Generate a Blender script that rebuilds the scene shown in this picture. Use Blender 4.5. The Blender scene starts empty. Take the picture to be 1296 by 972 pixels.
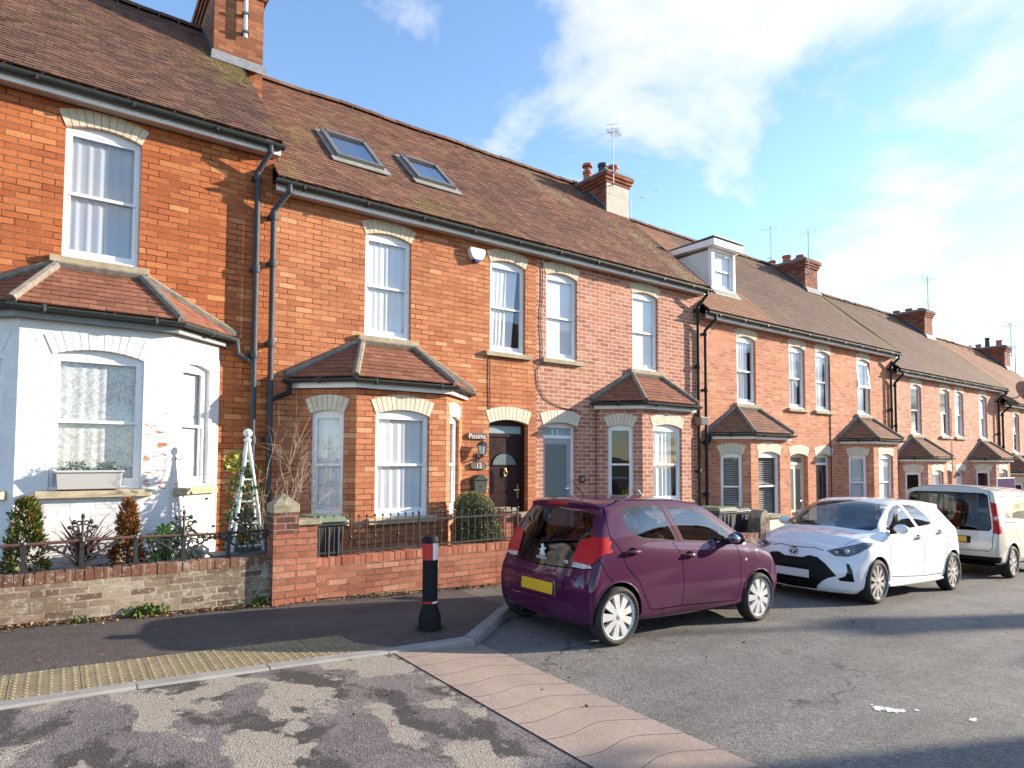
import bpy, bmesh, math, random
from mathutils import Vector, Matrix, noise as mnoise
random.seed(7)
R = math.radians
scene = bpy.context.scene
COL = scene.collection

# ------------------------------------------------------------------ mesh helper
class MB:
    """collects faces, then links them as one mesh object"""
    def __init__(self):
        self.v = []; self.f = []; self.m = []; self.mi = 0
    def quad(self, *pts):
        n = len(self.v); self.v.extend([tuple(p) for p in pts])
        self.f.append(tuple(range(n, n + len(pts)))); self.m.append(self.mi)
    def box(self, x0, x1, y0, y1, z0, z1):
        self.hexa([(x0, y0, z0), (x1, y0, z0), (x1, y1, z0), (x0, y1, z0), (x0, y0, z1), (x1, y0, z1), (x1, y1, z1), (x0, y1, z1)])
    def hexa(self, p):
        n = len(self.v); self.v.extend([tuple(q) for q in p])
        for f in ((0, 3, 2, 1), (4, 5, 6, 7), (0, 1, 5, 4), (1, 2, 6, 5), (2, 3, 7, 6), (3, 0, 4, 7)):
            self.f.append(tuple(n + i for i in f)); self.m.append(self.mi)
    def fbox(self, fr, u0, u1, d0, d1, z0, z1):
        P = fr.p
        self.hexa([P(u0, d1, z0), P(u1, d1, z0), P(u1, d0, z0), P(u0, d0, z0), P(u0, d1, z1), P(u1, d1, z1), P(u1, d0, z1), P(u0, d0, z1)])
    def tube(self, pts, r, n=8, cap=True):
        pts = [Vector(p) for p in pts]; rs = r if isinstance(r, (list, tuple)) else [r] * len(pts)
        base = len(self.v); prev = None
        for i, p in enumerate(pts):
            a = pts[max(i - 1, 0)]; b = pts[min(i + 1, len(pts) - 1)]
            t = (b - a).normalized() if (b - a).length > 1e-9 else Vector((0, 0, 1))
            if prev is None:
                ref = Vector((0, 0, 1)) if abs(t.z) < .9 else Vector((1, 0, 0))
                x = t.cross(ref).normalized()
            else:
                x = (prev - t * prev.dot(t))
                x = x.normalized() if x.length > 1e-6 else t.orthogonal().normalized()
            prev = x; y = t.cross(x)
            for k in range(n):
                an = 2 * math.pi * k / n
                self.v.append(tuple(p + (x * math.cos(an) + y * math.sin(an)) * rs[i]))
        for i in range(len(pts) - 1):
            for k in range(n):
                a = base + i * n + k; b = base + i * n + (k + 1) % n
                self.f.append((a, b, b + n, a + n)); self.m.append(self.mi)
        if cap:
            self.f.append(tuple(base + k for k in reversed(range(n)))); self.m.append(self.mi)
            e = base + (len(pts) - 1) * n
            self.f.append(tuple(e + k for k in range(n))); self.m.append(self.mi)
    def lathe(self, c, prof, n=24, axis='z', cap=True):
        """prof: list of (radius, height along axis)"""
        base = len(self.v)
        for (r, h) in prof:
            for k in range(n):
                a = 2 * math.pi * k / n
                if axis == 'z': q = (c[0] + r * math.cos(a), c[1] + r * math.sin(a), c[2] + h)
                elif axis == 'y': q = (c[0] + r * math.cos(a), c[1] + h, c[2] + r * math.sin(a))
                else: q = (c[0] + h, c[1] + r * math.cos(a), c[2] + r * math.sin(a))
                self.v.append(q)
        for i in range(len(prof) - 1):
            for k in range(n):
                a = base + i * n + k; b = base + i * n + (k + 1) % n
                self.f.append((a, b, b + n, a + n) if axis != 'y' else (a, a + n, b + n, b)); self.m.append(self.mi)
        if cap and prof[0][0] > 1e-4:
            self.f.append(tuple(base + k for k in (reversed(range(n)) if axis != 'y' else range(n)))); self.m.append(self.mi)
        if cap and prof[-1][0] > 1e-4:
            e = base + (len(prof) - 1) * n
            self.f.append(tuple(e + k for k in (range(n) if axis != 'y' else reversed(range(n))))); self.m.append(self.mi)
    def ball(self, c, r, n=8, m=6):
        rx, ry, rz = r if isinstance(r, (tuple, list)) else (r, r, r)
        base = len(self.v)
        for i in range(m + 1):
            ph = math.pi * i / m
            for k in range(n):
                a = 2 * math.pi * k / n
                self.v.append((c[0] + rx * math.sin(ph) * math.cos(a), c[1] + ry * math.sin(ph) * math.sin(a), c[2] - rz * math.cos(ph)))
        for i in range(m):
            for k in range(n):
                a = base + i * n + k; b = base + i * n + (k + 1) % n
                self.f.append((a, b, b + n, a + n)); self.m.append(self.mi)
    def prism(self, poly, h0, h1, axis='y'):
        """poly in 2D extruded along an axis: 'y' -> (x,z), 'x' -> (y,z), 'z' -> (x,y)"""
        def q(p, h):
            return (p[0], h, p[1]) if axis == 'y' else (h, p[0], p[1]) if axis == 'x' else (p[0], p[1], h)
        n = len(self.v); k = len(poly)
        self.v.extend([q(p, h0) for p in poly]); self.v.extend([q(p, h1) for p in poly])
        self.f.append(tuple(range(n, n + k))); self.m.append(self.mi)
        self.f.append(tuple(reversed(range(n + k, n + 2 * k)))); self.m.append(self.mi)
        for i in range(k):
            j = (i + 1) % k
            self.f.append((n + i, n + k + i, n + k + j, n + j)); self.m.append(self.mi)
    def build(self, name, mat, parent=None, smooth=False, org=(0, 0, 0), fix=False, bevel=0):
        me = bpy.data.meshes.new(name)
        o = Vector(org)
        me.from_pydata([tuple(Vector(v) - o) for v in self.v], [], self.f)
        mats = mat if isinstance(mat, (list, tuple)) else [mat]
        for m in mats: me.materials.append(m)
        if len(mats) > 1: me.polygons.foreach_set('material_index', self.m)
        if fix or bevel:
            bm = bmesh.new(); bm.from_mesh(me)
            bmesh.ops.remove_doubles(bm, verts=bm.verts, dist=1e-5)
            bmesh.ops.recalc_face_normals(bm, faces=bm.faces)
            bm.to_mesh(me); bm.free()
        if smooth:
            me.polygons.foreach_set('use_smooth', [True] * len(me.polygons))
            try: me.set_sharp_from_angle(angle=R(40))
            except Exception: pass
        uvmap(me)
        ob = bpy.data.objects.new(name, me); COL.objects.link(ob)
        if parent is not None: ob.parent = parent
        else: ob.location = o
        if bevel:
            b = ob.modifiers.new('bevel', 'BEVEL'); b.width = bevel; b.segments = 2; b.limit_method = 'ANGLE'; b.angle_limit = R(50)
        return ob

def uvmap(me):
    uvl = me.uv_layers.new(name='UVMap'); d = uvl.data
    for p in me.polygons:
        n = p.normal
        if abs(n.z) > .95: t = Vector((1, 0, 0)); b = Vector((0, 1, 0))
        else:
            t = Vector((0, 0, 1)).cross(n).normalized(); b = n.cross(t)
        for li in p.loop_indices:
            co = me.vertices[me.loops[li].vertex_index].co
            d[li].uv = (co.dot(t), co.dot(b))

class Frame:
    """a wall's own axes: u along the wall, d outwards, z up"""
    def __init__(self, p0, p1):
        self.o = Vector((p0[0], p0[1], 0)); v = Vector((p1[0] - p0[0], p1[1] - p0[1], 0))
        self.L = v.length; self.t = v.normalized(); self.n = Vector((self.t.y, -self.t.x, 0))
    def p(self, u, d, z):
        q = self.o + self.t * u + self.n * d
        return (q.x, q.y, z)

def tag(o, label, cat, group=None, kind=None):
    if label: o['label'] = label
    if cat: o['category'] = cat
    if group: o['group'] = group
    if kind: o['kind'] = kind
    return o
def thing(name, label, cat, loc, group=None, rot=(0, 0, 0)):
    o = bpy.data.objects.new(name, None); COL.objects.link(o)
    o.empty_display_size = .2; o.location = loc; o.rotation_euler = rot
    return tag(o, label, cat, group)
def struct(o):
    o['kind'] = 'structure'; return o

# ------------------------------------------------------------------ materials
def nmat(name):
    m = bpy.data.materials.new(name); m.use_nodes = True
    nt = m.node_tree; b = nt.nodes['Principled BSDF']
    return m, nt, b
def N(nt, t, **kw):
    n = nt.nodes.new(t)
    for k, v in kw.items():
        if k.startswith('i_'):
            key = k[2:].replace('_', ' ')
            n.inputs[key].default_value = v
        else: setattr(n, k, v)
    return n
def ramp(nt, stops, fac=None, interp='LINEAR'):
    n = nt.nodes.new('ShaderNodeValToRGB'); cr = n.color_ramp; cr.interpolation = interp
    while len(cr.elements) < len(stops): cr.elements.new(.5)
    for e, (p, c) in zip(cr.elements, stops):
        e.position = p; e.color = (c, c, c, 1) if isinstance(c, (int, float)) else (*c, 1)
    if fac is not None: nt.links.new(fac, n.inputs[0])
    return n
def mix(nt, fac, a, b, mode='MIX'):
    n = nt.nodes.new('ShaderNodeMix'); n.data_type = 'RGBA'; n.blend_type = mode
    for s, v in ((n.inputs[0], fac), (n.inputs[6], a), (n.inputs[7], b)):
        if hasattr(v, 'is_output'): nt.links.new(v, s)
        elif isinstance(v, (int, float)): s.default_value = v if s == n.inputs[0] else (v, v, v, 1)
        else: s.default_value = (*v, 1)
    return n.outputs[2]
def math_(nt, op, a, b=0, clamp=False):
    n = nt.nodes.new('ShaderNodeMath'); n.operation = op; n.use_clamp = clamp
    for s, v in ((n.inputs[0], a), (n.inputs[1], b)):
        if hasattr(v, 'is_output'): nt.links.new(v, s)
        else: s.default_value = v
    return n.outputs[0]
def noisef(nt, vec, scale, detail=4, rough=.55, dist=0):
    n = nt.nodes.new('ShaderNodeTexNoise'); n.inputs['Scale'].default_value = scale
    n.inputs['Detail'].default_value = detail; n.inputs['Roughness'].default_value = rough; n.inputs['Distortion'].default_value = dist
    if vec is not None: nt.links.new(vec, n.inputs['Vector'])
    return n.outputs[0]
def bump(nt, bsdf, h, strength=.3, dist=.01, base=None):
    n = nt.nodes.new('ShaderNodeBump'); n.inputs['Strength'].default_value = strength; n.inputs['Distance'].default_value = dist
    nt.links.new(h, n.inputs['Height'])
    if base is not None: nt.links.new(base, n.inputs['Normal'])
    nt.links.new(n.outputs[0], bsdf.inputs['Normal']); return n.outputs[0]
def coords(nt, which='Object'):
    return nt.nodes.new('ShaderNodeTexCoord').outputs[which]
def uvc(nt):
    n = nt.nodes.new('ShaderNodeUVMap'); n.uv_map = 'UVMap'; return n.outputs[0]

def plain(name, col, rough=.5, metal=0, var=.12, scale=6, bumpy=0, coat=0, spec=None, vec='Object'):
    m, nt, b = nmat(name); c = coords(nt, vec)
    f = noisef(nt, c, scale, 5)
    r = ramp(nt, [(.25, tuple(x * (1 - var) for x in col)), (.75, tuple(min(1, x * (1 + var)) for x in col))], f)
    nt.links.new(r.outputs[0], b.inputs['Base Color'])
    rr = ramp(nt, [(.2, max(0, rough - .08)), (.8, min(1, rough + .08))], noisef(nt, c, scale * 3, 3))
    nt.links.new(rr.outputs[0], b.inputs['Roughness'])
    b.inputs['Metallic'].default_value = metal; b.inputs['Coat Weight'].default_value = coat; b.inputs['Coat Roughness'].default_value = .03
    if spec is not None: b.inputs['Specular IOR Level'].default_value = spec
    if bumpy: bump(nt, b, noisef(nt, c, scale * 12, 4), bumpy, .004)
    return m

def brick_mat(name, stops, mortar, msize=.006, bw=.232, rh=.0773, bstr=.55, grime=.13, extra=None, mort_dark=None):
    m, nt, b = nmat(name); uv = uvc(nt); ob = coords(nt)
    # slight waviness so that courses are not ruled with a straightedge
    wob = nt.nodes.new('ShaderNodeTexNoise'); wob.inputs['Scale'].default_value = 5; nt.links.new(uv, wob.inputs['Vector'])
    va = nt.nodes.new('ShaderNodeVectorMath'); va.operation = 'SCALE'; nt.links.new(wob.outputs['Color'], va.inputs[0]); va.inputs['Scale'].default_value = .008
    vb = nt.nodes.new('ShaderNodeVectorMath'); vb.operation = 'ADD'; nt.links.new(uv, vb.inputs[0]); nt.links.new(va.outputs[0], vb.inputs[1])
    bt = nt.nodes.new('ShaderNodeTexBrick'); nt.links.new(vb.outputs[0], bt.inputs['Vector'])
    bt.inputs['Color1'].default_value = (0, 0, 0, 1); bt.inputs['Color2'].default_value = (1, 1, 1, 1); bt.inputs['Mortar'].default_value = (.5, .5, .5, 1)
    bt.inputs['Scale'].default_value = 1; bt.inputs['Mortar Size'].default_value = msize; bt.inputs['Mortar Smooth'].default_value = .25
    bt.inputs['Brick Width'].default_value = bw; bt.inputs['Row Height'].default_value = rh; bt.inputs['Bias'].default_value = 0
    tone = ramp(nt, stops, bt.outputs['Color']).outputs[0]
    f1 = noisef(nt, ob, 35, 4, .6); f2 = noisef(nt, ob, .9, 4, .6)
    tone = mix(nt, 1, tone, ramp(nt, [(.3, .85), (.7, 1.12)], f1).outputs[0], 'MULTIPLY')
    tone = mix(nt, 1, tone, ramp(nt, [(.3, 1 - grime), (.65, 1.05)], f2).outputs[0], 'MULTIPLY')
    mo = mix(nt, 1, mortar, ramp(nt, [(.3, .75), (.7, 1.1)], noisef(nt, ob, 6, 4)).outputs[0], 'MULTIPLY')
    if mort_dark is not None:
        mo = mix(nt, ramp(nt, [(.46, 0), (.56, 1)], noisef(nt, ob, 3.1, 5)).outputs[0], mo, mort_dark)
    st = nt.nodes.new('ShaderNodeMapping'); st.inputs['Scale'].default_value = (4.5, 4.5, .45); nt.links.new(ob, st.inputs[0])
    tone = mix(nt, 1, tone, ramp(nt, [(.30, .86), (.48, 1.0), (.75, 1.04)], noisef(nt, st.outputs[0], 1, 5, .65)).outputs[0], 'MULTIPLY')
    col = mix(nt, bt.outputs['Fac'], tone, mo)
    if extra: col = extra(nt, col, ob)
    nt.links.new(col, b.inputs['Base Color'])
    b.inputs['Roughness'].default_value = .88; b.inputs['Specular IOR Level'].default_value = .25
    h = math_(nt, 'SUBTRACT', math_(nt, 'MULTIPLY', f1, .55), bt.outputs['Fac'])
    h = math_(nt, 'ADD', h, math_(nt, 'MULTIPLY', bt.outputs['Color'], .25))
    bump(nt, b, h, bstr, .008)
    return m

def tile_mat(name, stops, moss=(.46, .6), moss_col=(.20, .17, .045), lichen=.62, dark=.66, bands=()):
    m, nt, b = nmat(name); ob = coords(nt)
    wn = nt.nodes.new('ShaderNodeNewGeometry')
    big = noisef(nt, ob, .55, 5, .6)
    f = math_(nt, 'ADD', math_(nt, 'MULTIPLY', wn.outputs['Random Per Island'], .36), math_(nt, 'MULTIPLY', big, .64))
    col = ramp(nt, stops, f).outputs[0]
    col = mix(nt, 1, col, ramp(nt, [(.25, dark + .1), (.7, 1.08)], noisef(nt, ob, 14, 5, .65)).outputs[0], 'MULTIPLY')
    mp = nt.nodes.new('ShaderNodeMapping'); mp.inputs['Scale'].default_value = (1.2, .5, .5); nt.links.new(ob, mp.inputs['Vector'])
    mn = noisef(nt, mp.outputs[0], .9, 7, .7); spx = nt.nodes.new('ShaderNodeSeparateXYZ'); nt.links.new(ob, spx.inputs[0])
    for (bx, by, wx, wy, st) in bands:   # growth that follows the run of water below a chimney or valley
        e = math_(nt, 'ADD', math_(nt, 'POWER', math_(nt, 'ABSOLUTE', math_(nt, 'MULTIPLY', math_(nt, 'SUBTRACT', spx.outputs[0], bx), 1 / wx)), 2), math_(nt, 'POWER', math_(nt, 'ABSOLUTE', math_(nt, 'MULTIPLY', math_(nt, 'SUBTRACT', spx.outputs[1], by), 1 / wy)), 2))
        mn = math_(nt, 'ADD', mn, math_(nt, 'MULTIPLY', math_(nt, 'SUBTRACT', 1, e, True), st))
    ms = math_(nt, 'MULTIPLY', ramp(nt, [(moss[0], 0), (moss[1], 1)], mn).outputs[0], ramp(nt, [(.42, 0), (.56, 1)], noisef(nt, ob, 17, 5, .7)).outputs[0])
    col = mix(nt, ms, col, moss_col)
    li = ramp(nt, [(lichen, 0), (lichen + .05, 1)], noisef(nt, ob, 9, 6, .75)).outputs[0]
    col = mix(nt, math_(nt, 'MULTIPLY', li, .55), col, (.26, .23, .17))
    nt.links.new(col, b.inputs['Base Color']); b.inputs['Roughness'].default_value = .86; b.inputs['Specular IOR Level'].default_value = .3
    bump(nt, b, math_(nt, 'ADD', noisef(nt, ob, 60, 4), math_(nt, 'MULTIPLY', ms, .8)), .5, .006)
    return m

def glass_mat(name, tint=(1, 1, 1), ior=1.55, mult=1.3, base=0.0, rough=.0):
    m, nt, b = nmat(name); nt.nodes.remove(b)
    out = [n for n in nt.nodes if n.type == 'OUTPUT_MATERIAL'][0]
    tr = nt.nodes.new('ShaderNodeBsdfTransparent'); tr.inputs[0].default_value = (*tint, 1)
    gl = nt.nodes.new('ShaderNodeBsdfGlossy'); gl.inputs['Roughness'].default_value = rough; gl.inputs['Color'].default_value = (1, 1, 1, 1)
    bp = nt.nodes.new('ShaderNodeBump'); bp.inputs['Strength'].default_value = .06; bp.inputs['Distance'].default_value = .02
    nt.links.new(noisef(nt, coords(nt), 2.2, 2), bp.inputs['Height']); nt.links.new(bp.outputs[0], gl.inputs['Normal'])
    lw = nt.nodes.new('ShaderNodeLayerWeight'); lw.inputs['Blend'].default_value = .5
    r0 = ((ior - 1) / (ior + 1)) ** 2 * mult + base
    f = math_(nt, 'ADD', math_(nt, 'MULTIPLY', math_(nt, 'POWER', lw.outputs['Facing'], 5), 1 - r0), r0, True)
    mx = nt.nodes.new('ShaderNodeMixShader'); nt.links.new(f, mx.inputs[0]); nt.links.new(tr.outputs[0], mx.inputs[1]); nt.links.new(gl.outputs[0], mx.inputs[2])
    nt.links.new(mx.outputs[0], out.inputs[0])
    return m

def curtain_mat(name, col, alpha=.92, lace=False):
    m, nt, b = nmat(name); nt.nodes.remove(b)
    out = [n for n in nt.nodes if n.type == 'OUTPUT_MATERIAL'][0]
    di = nt.nodes.new('ShaderNodeBsdfDiffuse'); tl = nt.nodes.new('ShaderNodeBsdfTranslucent'); tr = nt.nodes.new('ShaderNodeBsdfTransparent')
    di.inputs[0].default_value = (*col, 1); tl.inputs[0].default_value = (*col, 1)
    a = nt.nodes.new('ShaderNodeMixShader'); a.inputs[0].default_value = .15; nt.links.new(di.outputs[0], a.inputs[1]); nt.links.new(tl.outputs[0], a.inputs[2])
    x = nt.nodes.new('ShaderNodeMixShader')
    if lace:
        f = math_(nt, 'ABSOLUTE', math_(nt, 'SUBTRACT', noisef(nt, coords(nt), 17, 3, .55, .7), .5))
        r = ramp(nt, [(.0, alpha), (.03, alpha * .92), (.07, alpha * .72), (.2, alpha * .62)], f)
        nt.links.new(r.outputs[0], x.inputs[0])
    else: x.inputs[0].default_value = alpha
    nt.links.new(tr.outputs[0], x.inputs[1]); nt.links.new(a.outputs[0], x.inputs[2]); nt.links.new(x.outputs[0], out.inputs[0])
    return m

def leaf_mat(name, stops, rough=.55, scale=9):
    m, nt, b = nmat(name); ob = coords(nt)
    wn = nt.nodes.new('ShaderNodeNewGeometry')
    f = math_(nt, 'ADD', math_(nt, 'MULTIPLY', wn.outputs['Random Per Island'], .6), math_(nt, 'MULTIPLY', noisef(nt, ob, scale, 3), .4))
    r = ramp(nt, stops, f); nt.links.new(r.outputs[0], b.inputs['Base Color'])
    b.inputs['Roughness'].default_value = rough; b.inputs['Specular IOR Level'].default_value = .3
    b.inputs['Subsurface Weight'].default_value = 0
    return m

def paint_mat(name, col, flake=None, metal=0., rough=.35, coat=1., spec=.5):
    m, nt, b = nmat(name)
    c = coords(nt)
    f = noisef(nt, c, 2.5, 5, .6)
    r = ramp(nt, [(.3, tuple(x * .93 for x in col)), (.7, col)], f); colr = r.outputs[0]
    # road dust low on the doors
    sp = nt.nodes.new('ShaderNodeSeparateXYZ'); nt.links.new(c, sp.inputs[0])
    low = math_(nt, 'MULTIPLY', ramp(nt, [(.15, 1), (.55, 0)], sp.outputs[2]).outputs[0], ramp(nt, [(.4, 0), (.7, .3)], noisef(nt, c, 5, 5, .7)).outputs[0])
    low = math_(nt, 'MULTIPLY', low, .3)
    colr = mix(nt, low, colr, (.28, .25, .22))
    nt.links.new(colr, b.inputs['Base Color'])
    b.inputs['Metallic'].default_value = metal; b.inputs['Roughness'].default_value = rough; b.inputs['Specular IOR Level'].default_value = spec
    b.inputs['Coat Weight'].default_value = coat; b.inputs['Coat Roughness'].default_value = .03; b.inputs['Coat IOR'].default_value = 1.48
    bump(nt, b, noisef(nt, c, 1.6, 2), .03, .02)
    return m
# ------------------------------------------------------------------ shared materials
M = {}

M['brick_13'] = brick_mat('brick_orange_red', [(0, (.36, .100, .036)), (.4, (.44, .132, .047)), (.88, (.50, .165, .06)), (.95, (.56, .22, .085)), (1, (.60, .28, .11))], (.27, .115, .06), .0065, bstr=.9, mort_dark=(.10, .04, .022))
M['brick_12'] = brick_mat('brick_warm_orange', [(0, (.42, .142, .064)), (.4, (.50, .185, .085)), (.88, (.56, .225, .105)), (.95, (.61, .29, .14)), (1, (.64, .34, .175))], (.30, .155, .095), .0065, bstr=.9, mort_dark=(.12, .052, .032))
M['brick_11'] = brick_mat('brick_pink_red', [(0, (.33, .13, .09)), (.4, (.42, .175, .118)), (.85, (.475, .215, .145)), (1, (.52, .28, .19))], (.66, .50, .38), .0085, bstr=.45)
M['brick_10'] = brick_mat('brick_salmon', [(0, (.42, .158, .090)), (.4, (.51, .212, .122)), (.85, (.57, .255, .15)), (1, (.62, .32, .20))], (.55, .35, .25), .007)  # tones lifted so the brick colour carries some distance haze
M['brick_far'] = brick_mat('brick_salmon_hazy', [(0, (.42, .175, .115)), (.4, (.52, .235, .155)), (.85, (.57, .285, .19)), (1, (.62, .37, .26))], (.58, .42, .32), .0075)  # haze towards the sun is put into these lighter brick tones
M['brick_stack'] = brick_mat('brick_weathered_stack', [(0, (.24, .085, .042)), (.5, (.33, .12, .06)), (1, (.43, .18, .09))], (.24, .14, .09), .0065, bstr=.9, grime=.35)
M['brick_chimney'] = brick_mat('brick_sooty', [(0, (.20, .052, .03)), (.5, (.30, .082, .044)), (1, (.42, .15, .08))], (.24, .13, .09), .007, grime=.45)
def lichen_spots(nt, col, ob):
    col = mix(nt, math_(nt, 'MULTIPLY', ramp(nt, [(.545, 0), (.61, 1)], noisef(nt, ob, 11, 7, .72)).outputs[0], .55), col, (.44, .42, .37))
    col = mix(nt, math_(nt, 'MULTIPLY', ramp(nt, [(.62, 0), (.66, 1)], noisef(nt, ob, 31, 5, .7)).outputs[0], .8), col, (.55, .54, .50))
    return mix(nt, ramp(nt, [(.60, 0), (.68, .7)], noisef(nt, ob, 4, 6, .7)).outputs[0], col, (.085, .06, .042))
M['brick_wall_old'] = brick_mat('brick_lichened', [(0, (.14, .082, .06)), (.3, (.22, .15, .107)), (.7, (.28, .21, .15)), (1, (.34, .27, .20))], (.36, .30, .23), .009, rh=.072, grime=.5, mort_dark=(.17, .13, .09), extra=lichen_spots)
def bloom(nt, col, ob):
    col = mix(nt, math_(nt, 'MULTIPLY', ramp(nt, [(.60, 0), (.68, 1)], noisef(nt, ob, 7, 6, .72)).outputs[0], .4), col, (.50, .38, .30))
    return mix(nt, ramp(nt, [(.57, 0), (.70, .55)], noisef(nt, ob, 2.6, 6, .7)).outputs[0], col, (.17, .07, .045))
M['brick_wall_new'] = brick_mat('brick_garden_red', [(0, (.29, .10, .06)), (.4, (.40, .15, .09)), (.85, (.46, .19, .118)), (1, (.54, .28, .185))], (.27, .16, .11), .008, rh=.0745, bstr=.9, grime=.3, mort_dark=(.13, .07, .05), extra=bloom)
M['brick_edge'] = brick_mat('brick_on_edge_coping', [(0, (.30, .09, .055)), (.5, (.41, .14, .085)), (1, (.48, .2, .125))], (.27, .15, .10), .007, bw=.077, rh=.3)
M['brick_edge_old'] = brick_mat('brick_on_edge_weathered', [(0, (.11, .052, .037)), (.5, (.20, .088, .055)), (1, (.27, .15, .10))], (.28, .22, .17), .008, bw=.31, rh=.3, grime=.5, extra=lichen_spots)

def white_brick(name):
    m, nt, b = nmat(name); uv = uvc(nt); ob = coords(nt)
    bt = nt.nodes.new('ShaderNodeTexBrick'); nt.links.new(uv, bt.inputs['Vector'])
    bt.inputs['Color1'].default_value = (0, 0, 0, 1); bt.inputs['Color2'].default_value = (1, 1, 1, 1)
    bt.inputs['Scale'].default_value = 1; bt.inputs['Mortar Size'].default_value = .008; bt.inputs['Mortar Smooth'].default_value = .6
    bt.inputs['Brick Width'].default_value = .232; bt.inputs['Row Height'].default_value = .0773
    f = noisef(nt, ob, 4, 5)
    paint = ramp(nt, [(.3, (.66, .64, .64)), (.7, (.78, .77, .76))], f).outputs[0]
    # flaked paint: right pier of the front face and the window side of the slanted face
    sp = nt.nodes.new('ShaderNodeSeparateXYZ'); nt.links.new(ob, sp.inputs[0])
    def band(s, a, c, w):
        return math_(nt, 'MULTIPLY', ramp(nt, [(0, 0), (1, 1)], math_(nt, 'MULTIPLY', math_(nt, 'SUBTRACT', s, a), 1 / w)).outputs[0], ramp(nt, [(0, 0), (1, 1)], math_(nt, 'MULTIPLY', math_(nt, 'SUBTRACT', c, s), 1 / w)).outputs[0])
    reg = math_(nt, 'MULTIPLY', band(sp.outputs[0], .40, .72, .05), band(sp.outputs[2], 1.05, 2.25, .25))
    reg2 = math_(nt, 'MULTIPLY', band(sp.outputs[0], .73, .95, .05), band(sp.outputs[2], .75, 1.85, .25))
    reg = math_(nt, 'MAXIMUM', reg, math_(nt, 'MULTIPLY', reg2, .93))
    mpn = nt.nodes.new('ShaderNodeMapping'); mpn.inputs['Scale'].default_value = (6, 6, 17); nt.links.new(ob, mpn.inputs[0])
    n2 = noisef(nt, mpn.outputs[0], 1.0, 6, .62)
    fl = ramp(nt, [(.552, 0), (.565, 1)], math_(nt, 'ADD', n2, math_(nt, 'MULTIPLY', math_(nt, 'SUBTRACT', reg, 1), .22))).outputs[0]
    brick = ramp(nt, [(0, (.42, .12, .045)), (1, (.55, .25, .13))], bt.outputs['Color']).outputs[0]
    col = mix(nt, fl, paint, mix(nt, bt.outputs['Fac'], brick, (.55, .42, .32)))
    nt.links.new(col, b.inputs['Base Color']); b.inputs['Roughness'].default_value = .7
    h = math_(nt, 'SUBTRACT', math_(nt, 'MULTIPLY', noisef(nt, ob, 30, 4), .5), math_(nt, 'MULTIPLY', bt.outputs['Fac'], .8))
    h = math_(nt, 'SUBTRACT', h, math_(nt, 'MULTIPLY', fl, .5))
    bump(nt, b, h, .35, .006)
    return m
M['brick_white'] = white_brick('brick_painted_white')
def tset(d): return [(p, (c[0] * 1.12, c[1] * 1.15, c[2] * 1.2)) for p, c in d]
T1 = tset([(.2, (.085, .04, .028)), (.45, (.150, .070, .045)), (.6, (.20, .094, .058)), (.8, (.28, .13, .075))])
M['tile_13'] = tile_mat('tile_brown', tset([(.2, (.07, .036, .027)), (.45, (.115, .060, .042)), (.6, (.160, .080, .052)), (.8, (.22, .11, .068))]), (.58, .70), bands=((1.62, 1.75, .75, 1.1, .22),))
M['tile_12'] = tile_mat('tile_red_brown', T1, (.575, .70), bands=((-1.3, .6, .7, 1.6, .12), (.2, .2, 1.2, .6, .08)))
M['tile_11'] = tile_mat('tile_red_brown_pale', T1, (.57, .70), (.27, .23, .13), bands=((1.3, 1.0, .55, 1.9, .16), (-.6, 2.6, 1.2, .8, .1)), lichen=.6)
TC = tset([(.2, (.125, .075, .055)), (.5, (.155, .096, .07)), (.8, (.185, .115, .082))])
M['tile_10'] = tile_mat('tile_concrete_brown', TC, (.57, .70), dark=.8, lichen=.7)
M['tile_9'] = tile_mat('tile_concrete_brown_mossy', TC, (.57, .66), dark=.8, lichen=.7, bands=((1.5, 1.4, .5, 2.4, .22),))
M['tile_orange'] = tile_mat('tile_new_orange', [(.2, (.22, .115, .07)), (.5, (.28, .15, .093)), (.8, (.33, .185, .12))], (.7, .8), lichen=.75, dark=.75)
M['tile_bay'] = tile_mat('tile_bay_red', [(.2, (.15, .062, .04)), (.5, (.24, .098, .06)), (.8, (.32, .14, .085))], (.60, .75), lichen=.66)
M['tile_bay_brown'] = tile_mat('tile_bay_brown', [(.2, (.15, .075, .05)), (.5, (.22, .11, .072)), (.8, (.29, .16, .10))], (.55, .7), lichen=.62)
M['mortar'] = plain('lime_mortar', (.19, .165, .135), .9, var=.4, scale=14, bumpy=.6)
M['stone'] = plain('sill_stone', (.36, .30, .20), .85, var=.28, scale=9, bumpy=.4)
M['stone_pale'] = plain('sill_stone_pale', (.46, .38, .25), .85, var=.25, scale=8, bumpy=.3)
M['arch'] = plain('cream_brick', (.60, .51, .38), .8, var=.2, scale=7, bumpy=.3)
M['arch_white'] = plain('cream_brick_pale', (.66, .58, .46), .8, var=.16, scale=7, bumpy=.3)
M['arch_painted'] = plain('painted_brick_arch', (.74, .73, .73), .7, var=.04, scale=7, bumpy=.2)
M['archjoint'] = plain('arch_mortar', (.36, .29, .21), .9, var=.2)
M['white'] = plain('white_frame_paint', (.80, .80, .82), .3, var=.03, scale=3, spec=.5)
M['fascia'] = plain('white_fascia_board', (.84, .82, .81), .45, var=.07, scale=5)
M['soffit'] = plain('soffit_board', (.50, .42, .36), .6, var=.1)
M['fascia_grey'] = plain('grey_fascia_board', (.22, .23, .24), .45, var=.15, scale=8)
M['gutter'] = plain('black_gutter', (.035, .042, .042), .55, var=.3, scale=9, spec=.3)
M['gutter_grey'] = plain('grey_gutter', (.10, .115, .12), .4, var=.3, scale=9)
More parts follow.
